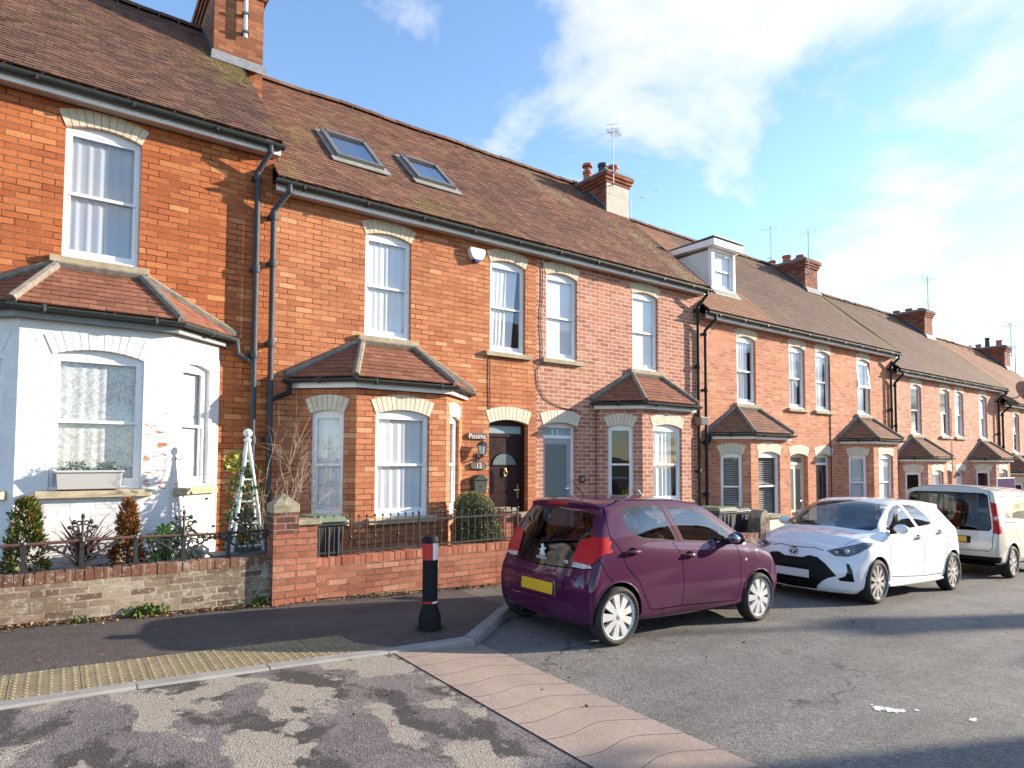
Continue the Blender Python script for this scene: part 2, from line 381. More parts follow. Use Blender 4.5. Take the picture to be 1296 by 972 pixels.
M['pipe_grey'] = plain('grey_pipe_paint', (.055, .058, .068), .6, var=.25, scale=5, spec=.25)
M['pipe_black'] = plain('black_pipe', (.016, .017, .018), .55, var=.2, spec=.25)
M['lead'] = plain('lead_flashing', (.20, .205, .22), .75, var=.3, scale=12)
M['pot'] = plain('chimney_pot_clay', (.36, .10, .05), .75, var=.25, scale=8)
M['pot_dark'] = plain('chimney_pot_sooty', (.035, .032, .036), .6)
M['render'] = plain('cement_render', (.50, .46, .40), .9, var=.14, scale=4, bumpy=.3)
M['alu'] = plain('dull_aluminium', (.45, .46, .47), .4, metal=.8, var=.1)
M['iron'] = plain('black_iron', (.022, .022, .024), .5, var=.3, scale=20)
M['iron_rust'] = plain('rusty_rail_iron', (.085, .045, .035), .7, var=.4, scale=14, bumpy=.4)
M['plastic_black'] = plain('black_plastic', (.018, .018, .02), .45, var=.15)
M['plastic_grey'] = plain('grey_plastic', (.16, .16, .17), .5)
M['interior'] = plain('unlit_inside_dark', (.045, .04, .035), .9)
M['glass'] = glass_mat('window_glass', (.97, .98, .99), 1.5, 2.2)
M['glass_bay'] = glass_mat('bay_window_glass', (.93, .95, .96), 1.5, 1.6)
M['glass_frost'] = plain('frosted_glass', (.30, .40, .42), .25, var=.3, scale=60, spec=.6)
M['glass_door'] = plain('obscured_door_glass', (.16, .20, .20), .16, var=.2, scale=40, spec=.7)
M['net'] = curtain_mat('net_curtain', (.93, .93, .95), .97)
M['sheer'] = curtain_mat('sheer_curtain', (.80, .84, .92), .62)
M['lace'] = curtain_mat('lace_curtain', (.90, .90, .88), .95, True)
M['blind'] = plain('white_blind', (.82, .82, .82), .6, var=.02)
M['blind_dark'] = plain('grey_blind_slat', (.40, .39, .36), .5, var=.05)
M['door_plum'] = plain('plum_door_paint', (.022, .0065, .008), .35, var=.1, spec=.35)
M['door_grey'] = plain('grey_blue_door', (.32, .35, .41), .4, var=.06)
M['door_cream'] = plain('cream_door', (.62, .58, .42), .4, var=.05)
M['door_navy'] = plain('navy_door', (.010, .013, .035), .25)
M['brass'] = plain('brass', (.60, .42, .18), .3, metal=1)
M['chrome'] = plain('chrome', (.75, .75, .76), .12, metal=1, var=.03)

# ------------------------------------------------------------------ ground levels
def sl(X):
    return -.041 * X if X < 14 else -.574 - .053 * (X - 14)
ROAD, TABLE, PAVE = -1.637, -1.594, -1.56
def road_z(X): return ROAD + sl(X)
def pave_z(X, Y): return PAVE + sl(X) + .012 * (Y - 7.6)
KERB = [(-30, 4.9), (-6, 5.08), (-.3, 5.25), (.5, 5.275), (1.4, 5.27), (2.4, 5.245), (3.27, 5.22), (4.22, 6.06), (4.75, 6.5), (14, 6.5), (70, 6.5)]
def kerb_y(X):
    for (a, b), (c, d) in zip(KERB, KERB[1:]):
        if a <= X <= c: return b + (d - b) * (X - a) / (c - a)
    return KERB[-1][1]

def asphalt(name, dark, light, agg=.9, patch=None, tint=None):
    m, nt, b = nmat(name); ob = coords(nt)
    v = nt.nodes.new('ShaderNodeTexVoronoi'); v.inputs['Scale'].default_value = 95; nt.links.new(ob, v.inputs['Vector'])
    a = ramp(nt, [(0, tuple(x * (1 - agg * .5) for x in dark)), (.5, dark), (1, light)], v.outputs['Color'])
    col = a.outputs[0]
    col = mix(nt, 1, col, ramp(nt, [(.3, .82), (.68, 1.1)], noisef(nt, ob, 1.1, 5, .65)).outputs[0], 'MULTIPLY')
    col = mix(nt, 1, col, ramp(nt, [(.35, .88), (.6, 1.05)], noisef(nt, ob, 7, 5, .7)).outputs[0], 'MULTIPLY')
    sc = nt.nodes.new('ShaderNodeMapping'); sc.inputs['Scale'].default_value = (.35, 2.2, 1); nt.links.new(ob, sc.inputs[0])
    col = mix(nt, 1, col, ramp(nt, [(.35, .86), (.65, 1.06)], noisef(nt, sc.outputs[0], 1.2, 4)).outputs[0], 'MULTIPLY')
    h = v.outputs['Distance']
    if patch: col, h = patch(nt, ob, col, h)
    nt.links.new(col, b.inputs['Base Color']); b.inputs['Roughness'].default_value = .8; b.inputs['Specular IOR Level'].default_value = .3
    bump(nt, b, h, .55, .006)
    return m
def patchy(nt, ob, col, h):
    """old surfacing: pale worn chippings, mauve-grey tar and black tar-filled cracks"""
    mp = nt.nodes.new('ShaderNodeMapping'); mp.inputs['Scale'].default_value = (1.7, 1.15, 1); mp.inputs['Location'].default_value = (3.3, 1.7, 0); nt.links.new(ob, mp.inputs[0])
    n1 = math_(nt, 'ADD', noisef(nt, mp.outputs[0], 1.3, 8, .56, .15), math_(nt, 'MULTIPLY', math_(nt, 'SUBTRACT', noisef(nt, ob, 17, 5, .75), .5), .15))
    v = nt.nodes.new('ShaderNodeTexVoronoi'); v.inputs['Scale'].default_value = 110; nt.links.new(ob, v.inputs['Vector'])
    pale = ramp(nt, [(0, (.18, .15, .122)), (.5, (.30, .258, .212)), (1, (.41, .36, .30))], v.outputs['Color']).outputs[0]
    msk = ramp(nt, [(.53, 0), (.558, 1)], n1).outputs[0]
    col = mix(nt, msk, col, pale)
    n2 = math_(nt, 'ADD', noisef(nt, mp.outputs[0], 1.25, 8, .66, .2), math_(nt, 'MULTIPLY', math_(nt, 'SUBTRACT', noisef(nt, ob, 21, 5, .75), .5), .15))
    blk = math_(nt, 'MULTIPLY', ramp(nt, [(.495, 0), (.545, 1)], n2).outputs[0], math_(nt, 'SUBTRACT', 1, msk))
    col = mix(nt, math_(nt, 'MULTIPLY', blk, .8), col, ramp(nt, [(0, (.016, .015, .013)), (1, (.07, .066, .058))], v.outputs['Color']).outputs[0])
    h = math_(nt, 'ADD', h, math_(nt, 'MULTIPLY', msk, -.5))
    return col, h
def marks(nt, ob, col, h):
    """a dropped splash of white paint, oil spots and hairline cracks"""
    n = noisef(nt, ob, 2.3, 4, .6)
    col = mix(nt, ramp(nt, [(.60, 0), (.72, .5)], n).outputs[0], col, (.075, .068, .055))
    ck = nt.nodes.new('ShaderNodeTexVoronoi'); ck.feature = 'DISTANCE_TO_EDGE'; ck.inputs['Scale'].default_value = .55
    wv = nt.nodes.new('ShaderNodeVectorMath'); wv.operation = 'ADD'; nz = nt.nodes.new('ShaderNodeTexNoise'); nz.inputs['Scale'].default_value = 2.6; nz.inputs['Detail'].default_value = 6; nt.links.new(ob, nz.inputs['Vector'])
    nt.links.new(ob, wv.inputs[0]); nt.links.new(nz.outputs['Color'], wv.inputs[1]); nt.links.new(wv.outputs[0], ck.inputs['Vector'])
    line = math_(nt, 'MULTIPLY', ramp(nt, [(.0, 1), (.006, .8), (.014, 0)], ck.outputs['Distance']).outputs[0], ramp(nt, [(.5, 0), (.56, .75)], noisef(nt, ob, .9, 3)).outputs[0])
    col = mix(nt, line, col, (.035, .033, .03))
    sp = nt.nodes.new('ShaderNodeSeparateXYZ'); nt.links.new(ob, sp.inputs[0])
    tr = math_(nt, 'MULTIPLY', ramp(nt, [(.0, 1), (.35, 0)], math_(nt, 'ABSOLUTE', math_(nt, 'SUBTRACT', math_(nt, 'ABSOLUTE', math_(nt, 'SUBTRACT', sp.outputs[1], 2.3)), .8))).outputs[0], .22)
    col = mix(nt, tr, col, mix(nt, 1, col, .72, 'MULTIPLY'))
    return col, h
M['road'] = asphalt('road_asphalt', (.165, .155, .143), (.31, .29, .265), patch=marks)
M['table'] = asphalt('worn_asphalt', (.175, .150, .142), (.285, .25, .235), patch=patchy)
M['pave'] = asphalt('pavement_asphalt', (.088, .074, .069), (.135, .114, .106), agg=.6, patch=marks)
M['pave_pale'] = asphalt('pavement_asphalt_pale', (.13, .118, .10), (.24, .22, .19), agg=.6)
M['kerb'] = plain('kerb_concrete', (.255, .242, .225), .85, var=.2, scale=5, bumpy=.4)
M['kerb_dark'] = plain('kerb_granite', (.20, .19, .18), .85, var=.25, scale=7, bumpy=.4)
M['soil'] = plain('garden_soil', (.055, .04, .028), .95, var=.5, scale=8, bumpy=.8)
M['earth'] = plain('rough_grass', (.07, .085, .03), .95, var=.4, scale=2)
M['slab'] = plain('garden_paving', (.22, .205, .18), .85, var=.25, scale=3, bumpy=.3)

def strip_mat():
    m, nt, b = nmat('imprinted_concrete_strip'); ob = coords(nt)
    sp = nt.nodes.new('ShaderNodeSeparateXYZ'); nt.links.new(ob, sp.inputs[0])
    wv = math_(nt, 'MULTIPLY', math_(nt, 'SINE', math_(nt, 'MULTIPLY', math_(nt, 'ADD', sp.outputs[0], .28), 7.2)), .055)
    yy = math_(nt, 'ADD', math_(nt, 'MULTIPLY', math_(nt, 'ADD', sp.outputs[1], wv), 1 / .285), math_(nt, 'MULTIPLY', noisef(nt, ob, 3, 3), .06))
    fr = math_(nt, 'FRACT', yy); ln = ramp(nt, [(.0, 1), (.028, 1), (.055, 0), (1, 0)], fr).outputs[0]
    v = nt.nodes.new('ShaderNodeTexVoronoi'); v.inputs['Scale'].default_value = 170; nt.links.new(ob, v.inputs['Vector'])
    base = ramp(nt, [(0, (.22, .165, .135)), (.6, (.325, .25, .205)), (1, (.42, .335, .285))], v.outputs['Color']).outputs[0]
    base = mix(nt, 1, base, ramp(nt, [(.3, .82), (.7, 1.08)], noisef(nt, ob, 2.2, 5, .6)).outputs[0], 'MULTIPLY')
    col = mix(nt, math_(nt, 'MULTIPLY', ln, .8), base, (.06, .05, .045))
    nt.links.new(col, b.inputs['Base Color']); b.inputs['Roughness'].default_value = .8
    bump(nt, b, math_(nt, 'SUBTRACT', math_(nt, 'MULTIPLY', v.outputs['Distance'], .4), ln), .6, .008)
    return m
M['strip'] = strip_mat()
def tactile_mat():
    m, nt, b = nmat('buff_tactile_slab'); ob = coords(nt)
    v = nt.nodes.new('ShaderNodeTexVoronoi'); v.inputs['Scale'].default_value = 120; nt.links.new(ob, v.inputs['Vector'])
    base = ramp(nt, [(0, (.185, .145, .078)), (.6, (.25, .20, .112)), (1, (.31, .255, .155))], v.outputs['Color']).outputs[0]
    base = mix(nt, 1, base, ramp(nt, [(.3, .68), (.7, 1.08)], noisef(nt, ob, 5, 5, .65)).outputs[0], 'MULTIPLY')
    nt.links.new(base, b.inputs['Base Color']); b.inputs['Roughness'].default_value = .85
    bump(nt, b, v.outputs['Distance'], .3, .004)
    return m
M['tactile'] = tactile_mat()
M['tactile_dome'] = plain('worn_tactile_blister', (.30, .242, .138), .9, var=.3, scale=20, spec=.1)

def steps(a, b, n): return [a + (b - a) * i / n for i in range(n + 1)]
def sheet(name, xs, y0f, y1f, zf, mat, ny=3):
    mb = MB()
    for a, c in zip(xs, xs[1:]):
        for j in range(ny):
            def pt(x, t):
                y = y0f(x) + (y1f(x) - y0f(x)) * t
                return (x, y, zf(x, y))
            mb.quad(pt(a, j / ny), pt(c, j / ny), pt(c, (j + 1) / ny), pt(a, (j + 1) / ny))
    return struct(mb.build(name, mat))

# far ground sheet, falling with the street
g = MB(); gx = [-400, -60, -20, 0, 14, 40, 80, 130, 400, 1500]
def far_z(x): return -2.05 + (sl(max(-60, min(x, 130))))
for a, c in zip(gx, gx[1:]):
    for y0, y1 in ((-600, -40), (-40, 40), (40, 600)):
        g.quad((a, y0, far_z(a)), (c, y0, far_z(c)), (c, y1, far_z(c)), (a, y1, far_z(a)))
struct(g.build('ground', M['earth']))
xs_road = [3.36] + steps(4, 14, 10) + steps(16, 74, 29)
sheet('road', xs_road, lambda x: -3.3, lambda x: kerb_y(x), lambda x, y: road_z(x), M['road'])
struct_t = sheet('road_table', steps(-30, -4, 10) + steps(-3.5, 2.44, 9), lambda x: -3.3, lambda x: kerb_y(x), lambda x, y: TABLE + sl(x), M['table'])
# sloping strip between the two surfacings
mb = MB()
sx = steps(2.44, 3.36, 6)
for a, c in zip(sx, sx[1:]):
    def rz(x):
        t = (x - 2.44) / .92; t = t * t * (3 - 2 * t)
        return TABLE + .006 + (ROAD + .004 - TABLE - .006) * t + sl(x)
    for y0, y1 in zip(steps(-3.3, 5.2, 12), steps(-3.3, 5.2, 12)[1:]):
        e0, e1 = (kerb_y(a), kerb_y(c)) if y1 > 5.1 else (y1, y1)
        mb.quad((a, y0, rz(a)), (c, y0, rz(c)), (c, e1, rz(c)), (a, e0, rz(a)))
struct(mb.build('road_ramp_strip', M['strip'], smooth=True))
# paint splash on the asphalt
mb = MB(); rr = random.Random(5)
for (cx_, cy_, r_) in ((5.02, 2.33, .045), (5.07, 2.26, .06), (5.12, 2.21, .035), (5.24, 2.16, .02), (5.06, 2.40, .014), (5.40, 1.85, .035)):
    pts = []
    for k in range(16):
        a = k * math.pi / 8; q = r_ * (.6 + .7 * rr.random())
        x = cx_ + q * 1.3 * math.cos(a); y = cy_ + q * .8 * math.sin(a); pts.append((x, y, road_z(x) + .004))
    mb.quad(*pts)
M['splash'] = plain('dried_white_paint', (.62, .6, .58), .7, var=.2, scale=30)
struct(mb.build('road_paint_splash', M['splash']))

# pavement
xs_p = steps(-30, -3, 12) + steps(-2.5, 4.0, 13) + [4.22, 4.45]
sheet('pavement', xs_p, lambda x: kerb_y(x) + .1, lambda x: 7.62, pave_z, M['pave'], 4)
sheet('pavement_far', [4.45, 4.75, 5, 6, 8, 10, 12, 14] + steps(16, 74, 29), lambda x: kerb_y(x) + .1, lambda x: 7.62, pave_z, M['pave_pale'], 3)
mb = MB()
kp = []
for (a, b), (c, d) in zip(KERB, KERB[1:]):
    n = max(1, int((c - a) / .95))
    for i in range(n): kp.append((a + (c - a) * i / n, b + (d - b) * i / n))
kp.append(KERB[-1])
def offset(pts, w):
    out = []
    for i, p in enumerate(pts):
        a = Vector(pts[max(0, i - 1)]); b = Vector(pts[min(len(pts) - 1, i + 1)])
        t = (b - a).normalized(); out.append((p[0] - t.y * w, p[1] + t.x * w))
    return out
ki = offset(kp, .125); kb = offset(kp, .012)
rk = random.Random(3)
for i in range(len(kp) - 1):
    a, b, c, d = kp[i], kp[i + 1], ki[i + 1], ki[i]; ka, kc = kb[i], kb[i + 1]
    j = rk.uniform(-.003, .003); t = (Vector(b) - Vector(a)).normalized() * .004
    def top(p): return pave_z(p[0], p[1]) + .012 + j + (.02 if p[0] > 2.9 else .0)
    z0 = -.3
    A = (a[0] + t.x, a[1] + t.y); B = (b[0] - t.x, b[1] - t.y)
    mb.quad((*A, road_z(A[0]) - .1), (*B, road_z(B[0]) - .1), (*B, top(B) - .015), (*A, top(A) - .015))
    mb.quad((*A, top(A) - .015), (*B, top(B) - .015), (kc[0] - t.x, kc[1] - t.y, top(kc)), (ka[0] + t.x, ka[1] + t.y, top(ka)))
    mb.quad((ka[0] + t.x, ka[1] + t.y, top(ka)), (kc[0] - t.x, kc[1] - t.y, top(kc)), (c[0], c[1], top(c)), (d[0], d[1], top(d)))
    mb.quad((d[0], d[1], top(d)), (c[0], c[1], top(c)), (c[0], c[1], top(c) - .08), (d[0], d[1], top(d) - .08))
struct(mb.build('kerb', M['kerb']))
# tactile paving with its blisters
mb = MB(); X0 = -2.31; col_w = .415; dep = .61
k = 0
while True:
    a = X0 + k * col_w + .002; c = X0 + (k + 1) * col_w - .002
    if a > 2.05: break
    def q(x, t): y = kerb_y(x) + .13 + dep * t; return (x, y, pave_z(x, y) + .007)
    mb.mi = 0
    e = 1.0
    if c > 2.1: mb.quad(q(a, 0), q(c + .25, 0), q(c, .5), q(c - .05, 1), q(a, 1))
    else: mb.quad(q(a, 0), q(c, 0), q(c, 1), q(a, 1))
    mb.mi = 1
    for i in range(6):
        for j in range(9):
            x = a + (c - a) * (i + .5) / 6; y = kerb_y(x) + .13 + dep * (j + .5) / 9
            zb = pave_z(x, y) + .007; r0, r1 = .013, .008
            n = len(mb.v)
            for rr_, h in ((r0, 0), (r1, .0055)):
                for s in range(6): mb.v.append((x + rr_ * math.cos(s * 1.047), y + rr_ * math.sin(s * 1.047), zb + h))
            for s in range(6):
                mb.f.append((n + s, n + (s + 1) % 6, n + 6 + (s + 1) % 6, n + 6 + s)); mb.m.append(1)
            mb.f.append(tuple(n + 6 + s for s in range(6))); mb.m.append(1)
    k += 1
struct(mb.build('pavement_tactile_slabs', [M['tactile'], M['tactile_dome']]))
# front gardens and the far side of the road
sheet('garden_ground', steps(-12, 14, 26) + steps(16, 60, 22), lambda x: 7.58, lambda x: 9.3, lambda x, y: pave_z(x, 7.6) + .03, M['slab'], 2)
mb = MB()
for a, c in zip(steps(-30, 74, 52), steps(-30, 74, 52)[1:]):
    for (y0, y1, dz) in ((-4.9, -3.42, .1), (-3.42, -3.3, .11)):
        mb.quad((a, y0, road_z(a) + dz), (c, y0, road_z(c) + dz), (c, y1, road_z(c) + dz), (a, y1, road_z(a) + dz))
    mb.quad((a, -3.3, road_z(a) + .11), (c, -3.3, road_z(c) + .11), (c, -3.3, road_z(c) - .1), (a, -3.3, road_z(a) - .1))
struct(mb.build('pavement_opposite', M['pave_pale']))
# ------------------------------------------------------------------ house building blocks
def arc_pts(u0, u1, spring, rise, off, n):
    w = (u1 - u0) / 2; Rr = (w * w + rise * rise) / (2 * rise); uc = (u0 + u1) / 2; zc = spring + rise - Rr
    h = math.asin(w / Rr)
    return [(uc + (Rr + off) * math.sin(-h + 2 * h * i / n), zc + (Rr + off) * math.cos(-h + 2 * h * i / n)) for i in range(n + 1)], (uc, zc, Rr, h)
def brick_arch(house, org, fr, u0, u1, spring, rise, hgt, nv, mat, zmax=None):
    mb = MB(); _, (uc, zc, Rr, h) = arc_pts(u0, u1, spring, rise, 0, 2)
    def pt(a, r): return (uc + r * math.sin(a), min(zc + r * math.cos(a), zmax) if zmax else zc + r * math.cos(a))
    rj = random.Random(int(u0 * 1000))
    for i in range(nv):
        g = .004 / Rr
        a0 = -h + 2 * h * i / nv + g; a1 = -h + 2 * h * (i + 1) / nv - g
        dj = .006 + rj.uniform(-.0015, .002)
        q = [pt(a0, Rr), pt(a1, Rr), pt(a1, Rr + hgt), pt(a0, Rr + hgt)]
        mb.hexa([fr.p(q[0][0], dj, q[0][1]), fr.p(q[1][0], dj, q[1][1]), fr.p(q[1][0], -.105, q[1][1]), fr.p(q[0][0], -.105, q[0][1]),
                 fr.p(q[3][0], dj, q[3][1]), fr.p(q[2][0], dj, q[2][1]), fr.p(q[2][0], -.105, q[2][1]), fr.p(q[3][0], -.105, q[3][1])])
    mb.mi = 1
    for i in range(nv):
        a0 = -h + 2 * h * i / nv; a1 = -h + 2 * h * (i + 1) / nv
        q = [pt(a0, Rr + .002), pt(a1, Rr + .002), pt(a1, Rr + hgt - .002), pt(a0, Rr + hgt - .002)]
        mb.quad(*[fr.p(a, .002, b) for a, b in q])
    return mb.build('brick_arch', [mat, M['brick_white'] if mat == M['arch_painted'] else M['archjoint']], house, org=org)

def wall_panel(mb, fr, u0, u1, z0, z1, ops, depth=.112, xlines=()):
    us = sorted(set([u0, u1] + [v for o in ops for v in o[:2]] + list(xlines))); zs = sorted(set([z0, z1] + [v for o in ops for v in o[2:4]]))
    for a, c in zip(us, us[1:]):
        for b, d in zip(zs, zs[1:]):
            um, zm = (a + c) / 2, (b + d) / 2
            if any(o[0] < um < o[1] and o[2] < zm < o[3] for o in ops): continue
            mb.quad(fr.p(a, 0, b), fr.p(c, 0, b), fr.p(c, 0, d), fr.p(a, 0, d))
    for (a, c, b, d) in [o[:4] for o in ops]:
        mb.quad(fr.p(a, 0, b), fr.p(a, 0, d), fr.p(a, -depth, d), fr.p(a, -depth, b))
        mb.quad(fr.p(c, 0, b), fr.p(c, -depth, b), fr.p(c, -depth, d), fr.p(c, 0, d))
        mb.quad(fr.p(a, 0, b), fr.p(a, -depth, b), fr.p(c, -depth, b), fr.p(c, 0, b))
        mb.quad(fr.p(a, 0, d), fr.p(c, 0, d), fr.p(c, -depth, d), fr.p(a, -depth, d))

def drape(mb, fr, u0, u1, z0, z1, d, amp=.018, waves=7, inner=None, seed=0):
    """a curtain as a wavy sheet; inner(t) gives where its free edge hangs (0..1 of the width) at height t"""
    rj = random.Random(seed); ph = rj.uniform(0, 6); n = 44; m = 8
    base = len(mb.v)
    for j in range(m + 1):
        t = j / m; z = z0 + (z1 - z0) * t
        ue = u0 + (u1 - u0) * (inner(t) if inner else 1)
        for i in range(n + 1):
            s = i / n; u = u0 + (ue - u0) * s
            w = math.sin(s * waves * 6.283 + ph + .4 * math.sin(s * 9 + ph)) + .45 * math.sin(s * waves * 11.3 + 1.7 * ph)
            mb.v.append(fr.p(u, d + amp * w * (.75 + .25 * (1 - t)), z))
    for j in range(m):
        for i in range(n):
            a = base + j * (n + 1) + i
            mb.f.append((a, a + 1, a + n + 2, a + n + 1)); mb.m.append(mb.mi)

def window(house, org, fr, u0, u1, zb, spring, crown, style='net', sill=True, sillmat='stone', glass='glass', tilt=False, seed=1, detail=True, fw=.042):
    """sliding sash window set back in its opening: frame > sashes, panes, curtain, sill"""
    mb = MB(); dF = -.055; w = u1 - u0
    mb.fbox(fr, u0, u0 + fw, -.13, dF, zb, crown); mb.fbox(fr, u1 - fw, u1, -.13, dF, zb, crown)
    mb.fbox(fr, u0 + fw, u1 - fw, -.13, dF - .004, zb, zb + .05)
    mb.fbox(fr, u0 + fw, u1 - fw, -.13, dF - .004, spring - .025, crown)
    if sill is not None: mb.fbox(fr, u0 + .005, u1 - .005, -.055, -.02, zb, zb + .03)
    win = mb.build('window', M['white'], house, org=org, fix=True, bevel=.004 if detail else 0)
    a, c = u0 + fw, u1 - fw; lo = zb + .05; hi = spring - .025; mid = lo + (hi - lo) * .50
    def sash(z0, z1, d0, d1, bot, top, side=.03):
        s = MB()
        s.fbox(fr, a, a + side, d0, d1, z0, z1); s.fbox(fr, c - side, c, d0, d1, z0, z1)
        s.fbox(fr, a + side, c - side, d0, d1 - .003, z0, z0 + bot); s.fbox(fr, a + side, c - side, d0, d1 - .003, z1 - top, z1)
        return s
    if tilt:   # the top light of this one hangs open outwards
        p = math.radians(6)
        s = MB(); H = hi - mid
        def q(u, d, z): return fr.p(u, -.06 + (hi - z) * math.sin(p) + d, hi - (hi - z) * math.cos(p))
        def bx(ua, ub, za, zc):
            s.hexa([q(ua, .02, za), q(ub, .02, za), q(ub, -.02, za), q(ua, -.02, za), q(ua, .02, zc), q(ub, .02, zc), q(ub, -.02, zc), q(ua, -.02, zc)])
        bx(a, a + .04, mid, hi); bx(c - .04, c, mid, hi); bx(a + .04, c - .04, mid, mid + .05); bx(a + .04, c - .04, hi - .04, hi)
        s.build('sash', M['white'], win, org=org)
        g = MB(); g.quad(q(a + .04, 0, mid + .05), q(c - .04, 0, mid + .05), q(c - .04, 0, hi - .04), q(a + .04, 0, hi - .04)); g.build('pane', M[glass], win, org=org)
    else:
        sash(mid - .015, hi, -.085, -.062, .036, .035).build('sash', M['white'], win, org=org)
        g = MB(); g.quad(*[fr.p(u, -.073, z) for u, z in ((a + .03, mid), (c - .03, mid), (c - .03, hi - .02), (a + .03, hi - .02))]); g.build('pane', M[glass], win, org=org)
    sash(lo, mid + .02, -.108, -.086, .07, .032).build('sash', M['white'], win, org=org)
    g = MB(); g.quad(*[fr.p(u, -.097, z) for u, z in ((a + .03, lo + .04), (c - .03, lo + .04), (c - .03, mid), (a + .03, mid))]); g.build('pane', M[glass], win, org=org)
    um = (a + c) / 2
    if style in ('net', 'lace', 'parted', 'left', 'sheer'):
        cu = MB()
        if style == 'parted':
            drape(cu, fr, a - .02, um + .02, lo - .1, hi + .03, -.128, .006, 4, lambda t: .62 + .40 * t ** .6, seed)
            drape(cu, fr, c + .02, um - .02, lo - .1, hi + .03, -.132, .006, 4, lambda t: .72 + .32 * t ** .6, seed + 3)
        elif style == 'left':
            drape(cu, fr, a - .02, c - .0, lo - .1, hi + .03, -.128, .006, 6, lambda t: .70 + .22 * t, seed)
        else:
            drape(cu, fr, a - .03, c + .03, lo - .1, hi + .03, -.130, .004 if style == 'lace' else .0065, 7, None, seed)
        cu.build('curtain', M[style if style in ('lace', 'sheer') else 'net'], win, smooth=True, org=org)
    elif style in ('slats', 'shutter', 'blind'):
        cu = MB()
        if style == 'blind': cu.quad(*[fr.p(u, -.122, z) for u, z in ((a, lo - .05), (c, lo - .05), (c, hi + .02), (a, hi + .02))])
        else:
            st = .05; z = lo
            while z < hi:
                cu.quad(fr.p(a, -.15, z), fr.p(c, -.15, z), fr.p(c, -.185, z + (.034 if style == 'slats' else .047)), fr.p(a, -.185, z + (.034 if style == 'slats' else .047))); z += st
        cu.build('blind', M['blind_dark' if style == 'slats' else 'blind'], win, org=org)
    elif style == 'half':
        cu = MB(); drape(cu, fr, a - .02, a + (c - a) * .80, lo - .1, hi + .03, -.128, .012, 4, None, seed)
        cu.build('curtain', M['net'], win, smooth=True, org=org)
    if sill:
        s = MB(); P = fr.p; x0, x1 = u0 - .11, u1 + .11
        s.hexa([P(x0, .075, zb - .088), P(x1, .075, zb - .088), P(x1, -.05, zb - .088), P(x0, -.05, zb - .088), P(x0, .075, zb - .012), P(x1, .075, zb - .012), P(x1, -.05, zb + .004), P(x0, -.05, zb + .004)])
        s.build('sill', M[sillmat], win, org=org, fix=True, bevel=.006 if detail else 0)
    return win

def tiled(mb, eL, eR, tR, tL, rows, tw=.165, seed=0, th=.013, jit=.003):
    """plain tiles laid in courses over a four-sided slope, every tile its own slightly uneven piece"""
    rj = random.Random(seed); eL, eR, tR, tL = map(Vector, (eL, eR, tR, tL))
    nrm = (eR - eL).cross(tL - eL + tR - eR).normalized()
    if nrm.z < 0: nrm = -nrm
    L = (eR - eL).length
    dirn = (eR - eL).normalized()
    for j in range(rows):
        t0, t1 = j / rows, min(1, (j + 1.25) / rows)
        a0, b0 = eL.lerp(tL, t0), eR.lerp(tR, t0); a1, b1 = eL.lerp(tL, t1), eR.lerp(tR, t1)
        w = (b0 - a0).length
        off = (.5 if j % 2 else 0) * tw; s0 = (a0 - eL).dot(dirn); k = math.floor((s0 - off) / tw)
        ls = []
        x = off + k * tw
        while x < s0 + w:
            lo, hi = max(0, (x - s0) / w), min(1, (x + tw - .003 - s0) / w)
            if hi - lo > .002: ls.append((lo, hi))
            x += tw
        for lo, hi in ls:
            dj = rj.uniform(-jit, jit); k1 = rj.uniform(-jit, jit) * .6
            # upper edge keeps its own left/right position (clipped to the slope's edges)
            w1 = (b1 - a1).length
            def up(f):
                s = s0 + f * w - (a1 - eL).dot(dirn)
                return a1 + (b1 - a1) * max(0, min(1, s / w1 if w1 > 1e-4 else 0))
            p, q = a0.lerp(b0, lo), a0.lerp(b0, hi); r_, s_ = up(hi), up(lo)
            lo_ = nrm * (th + dj)
            n = len(mb.v)
            mb.v.extend([tuple(p + lo_), tuple(q + lo_ + nrm * k1), tuple(r_ + nrm * .001), tuple(s_ + nrm * .001), tuple(p - nrm * .004), tuple(q - nrm * .004)])
            mb.f.append((n, n + 1, n + 2, n + 3)); mb.m.append(mb.mi)
            mb.f.append((n + 4, n + 5, n + 1, n)); mb.m.append(mb.mi)

def half_gutter(mb, pts, r=.056, n=7):
    """half-round gutter run along a polyline (horizontal)"""
    base = len(mb.v); k = n + 3
    for i, p in enumerate(pts):
        p = Vector(p); a = Vector(pts[max(0, i - 1)]); b = Vector(pts[min(len(pts) - 1, i + 1)])
        t = (b - a).normalized(); o = Vector((t.y, -t.x, 0))
        if 0 < i < len(pts) - 1:
            t1 = (p - a).normalized(); o1 = Vector((t1.y, -t1.x, 0)); o = o / max(.5, o.dot(o1))
        ring = [p + o * (-r + .006) + Vector((0, 0, 0))]
        for q in range(n + 1):
            an = math.pi + math.pi * q / n; ring.append(p + o * (r * math.cos(an)) + Vector((0, 0, r * math.sin(an))))
        ring.append(p + o * (r - .006))
        mb.v.extend([tuple(v) for v in ring])
    for i in range(len(pts) - 1):
        for q in range(k - 1):
            a = base + i * k + q; mb.f.append((a, a + 1, a + 1 + k, a + k)); mb.m.append(mb.mi)
    # a black inside, just below the rim
    for i in range(len(pts) - 1):
        a = base + i * k; mb.quad(Vector(mb.v[a]) - Vector((0, 0, .02)), Vector(mb.v[a + k]) - Vector((0, 0, .02)), Vector(mb.v[a + k + k - 1]) - Vector((0, 0, .02)), Vector(mb.v[a + k - 1]) - Vector((0, 0, .02)))
    for e in (base, base + (len(pts) - 1) * k): mb.f.append(tuple(e + q for q in range(k))); mb.m.append(mb.mi)

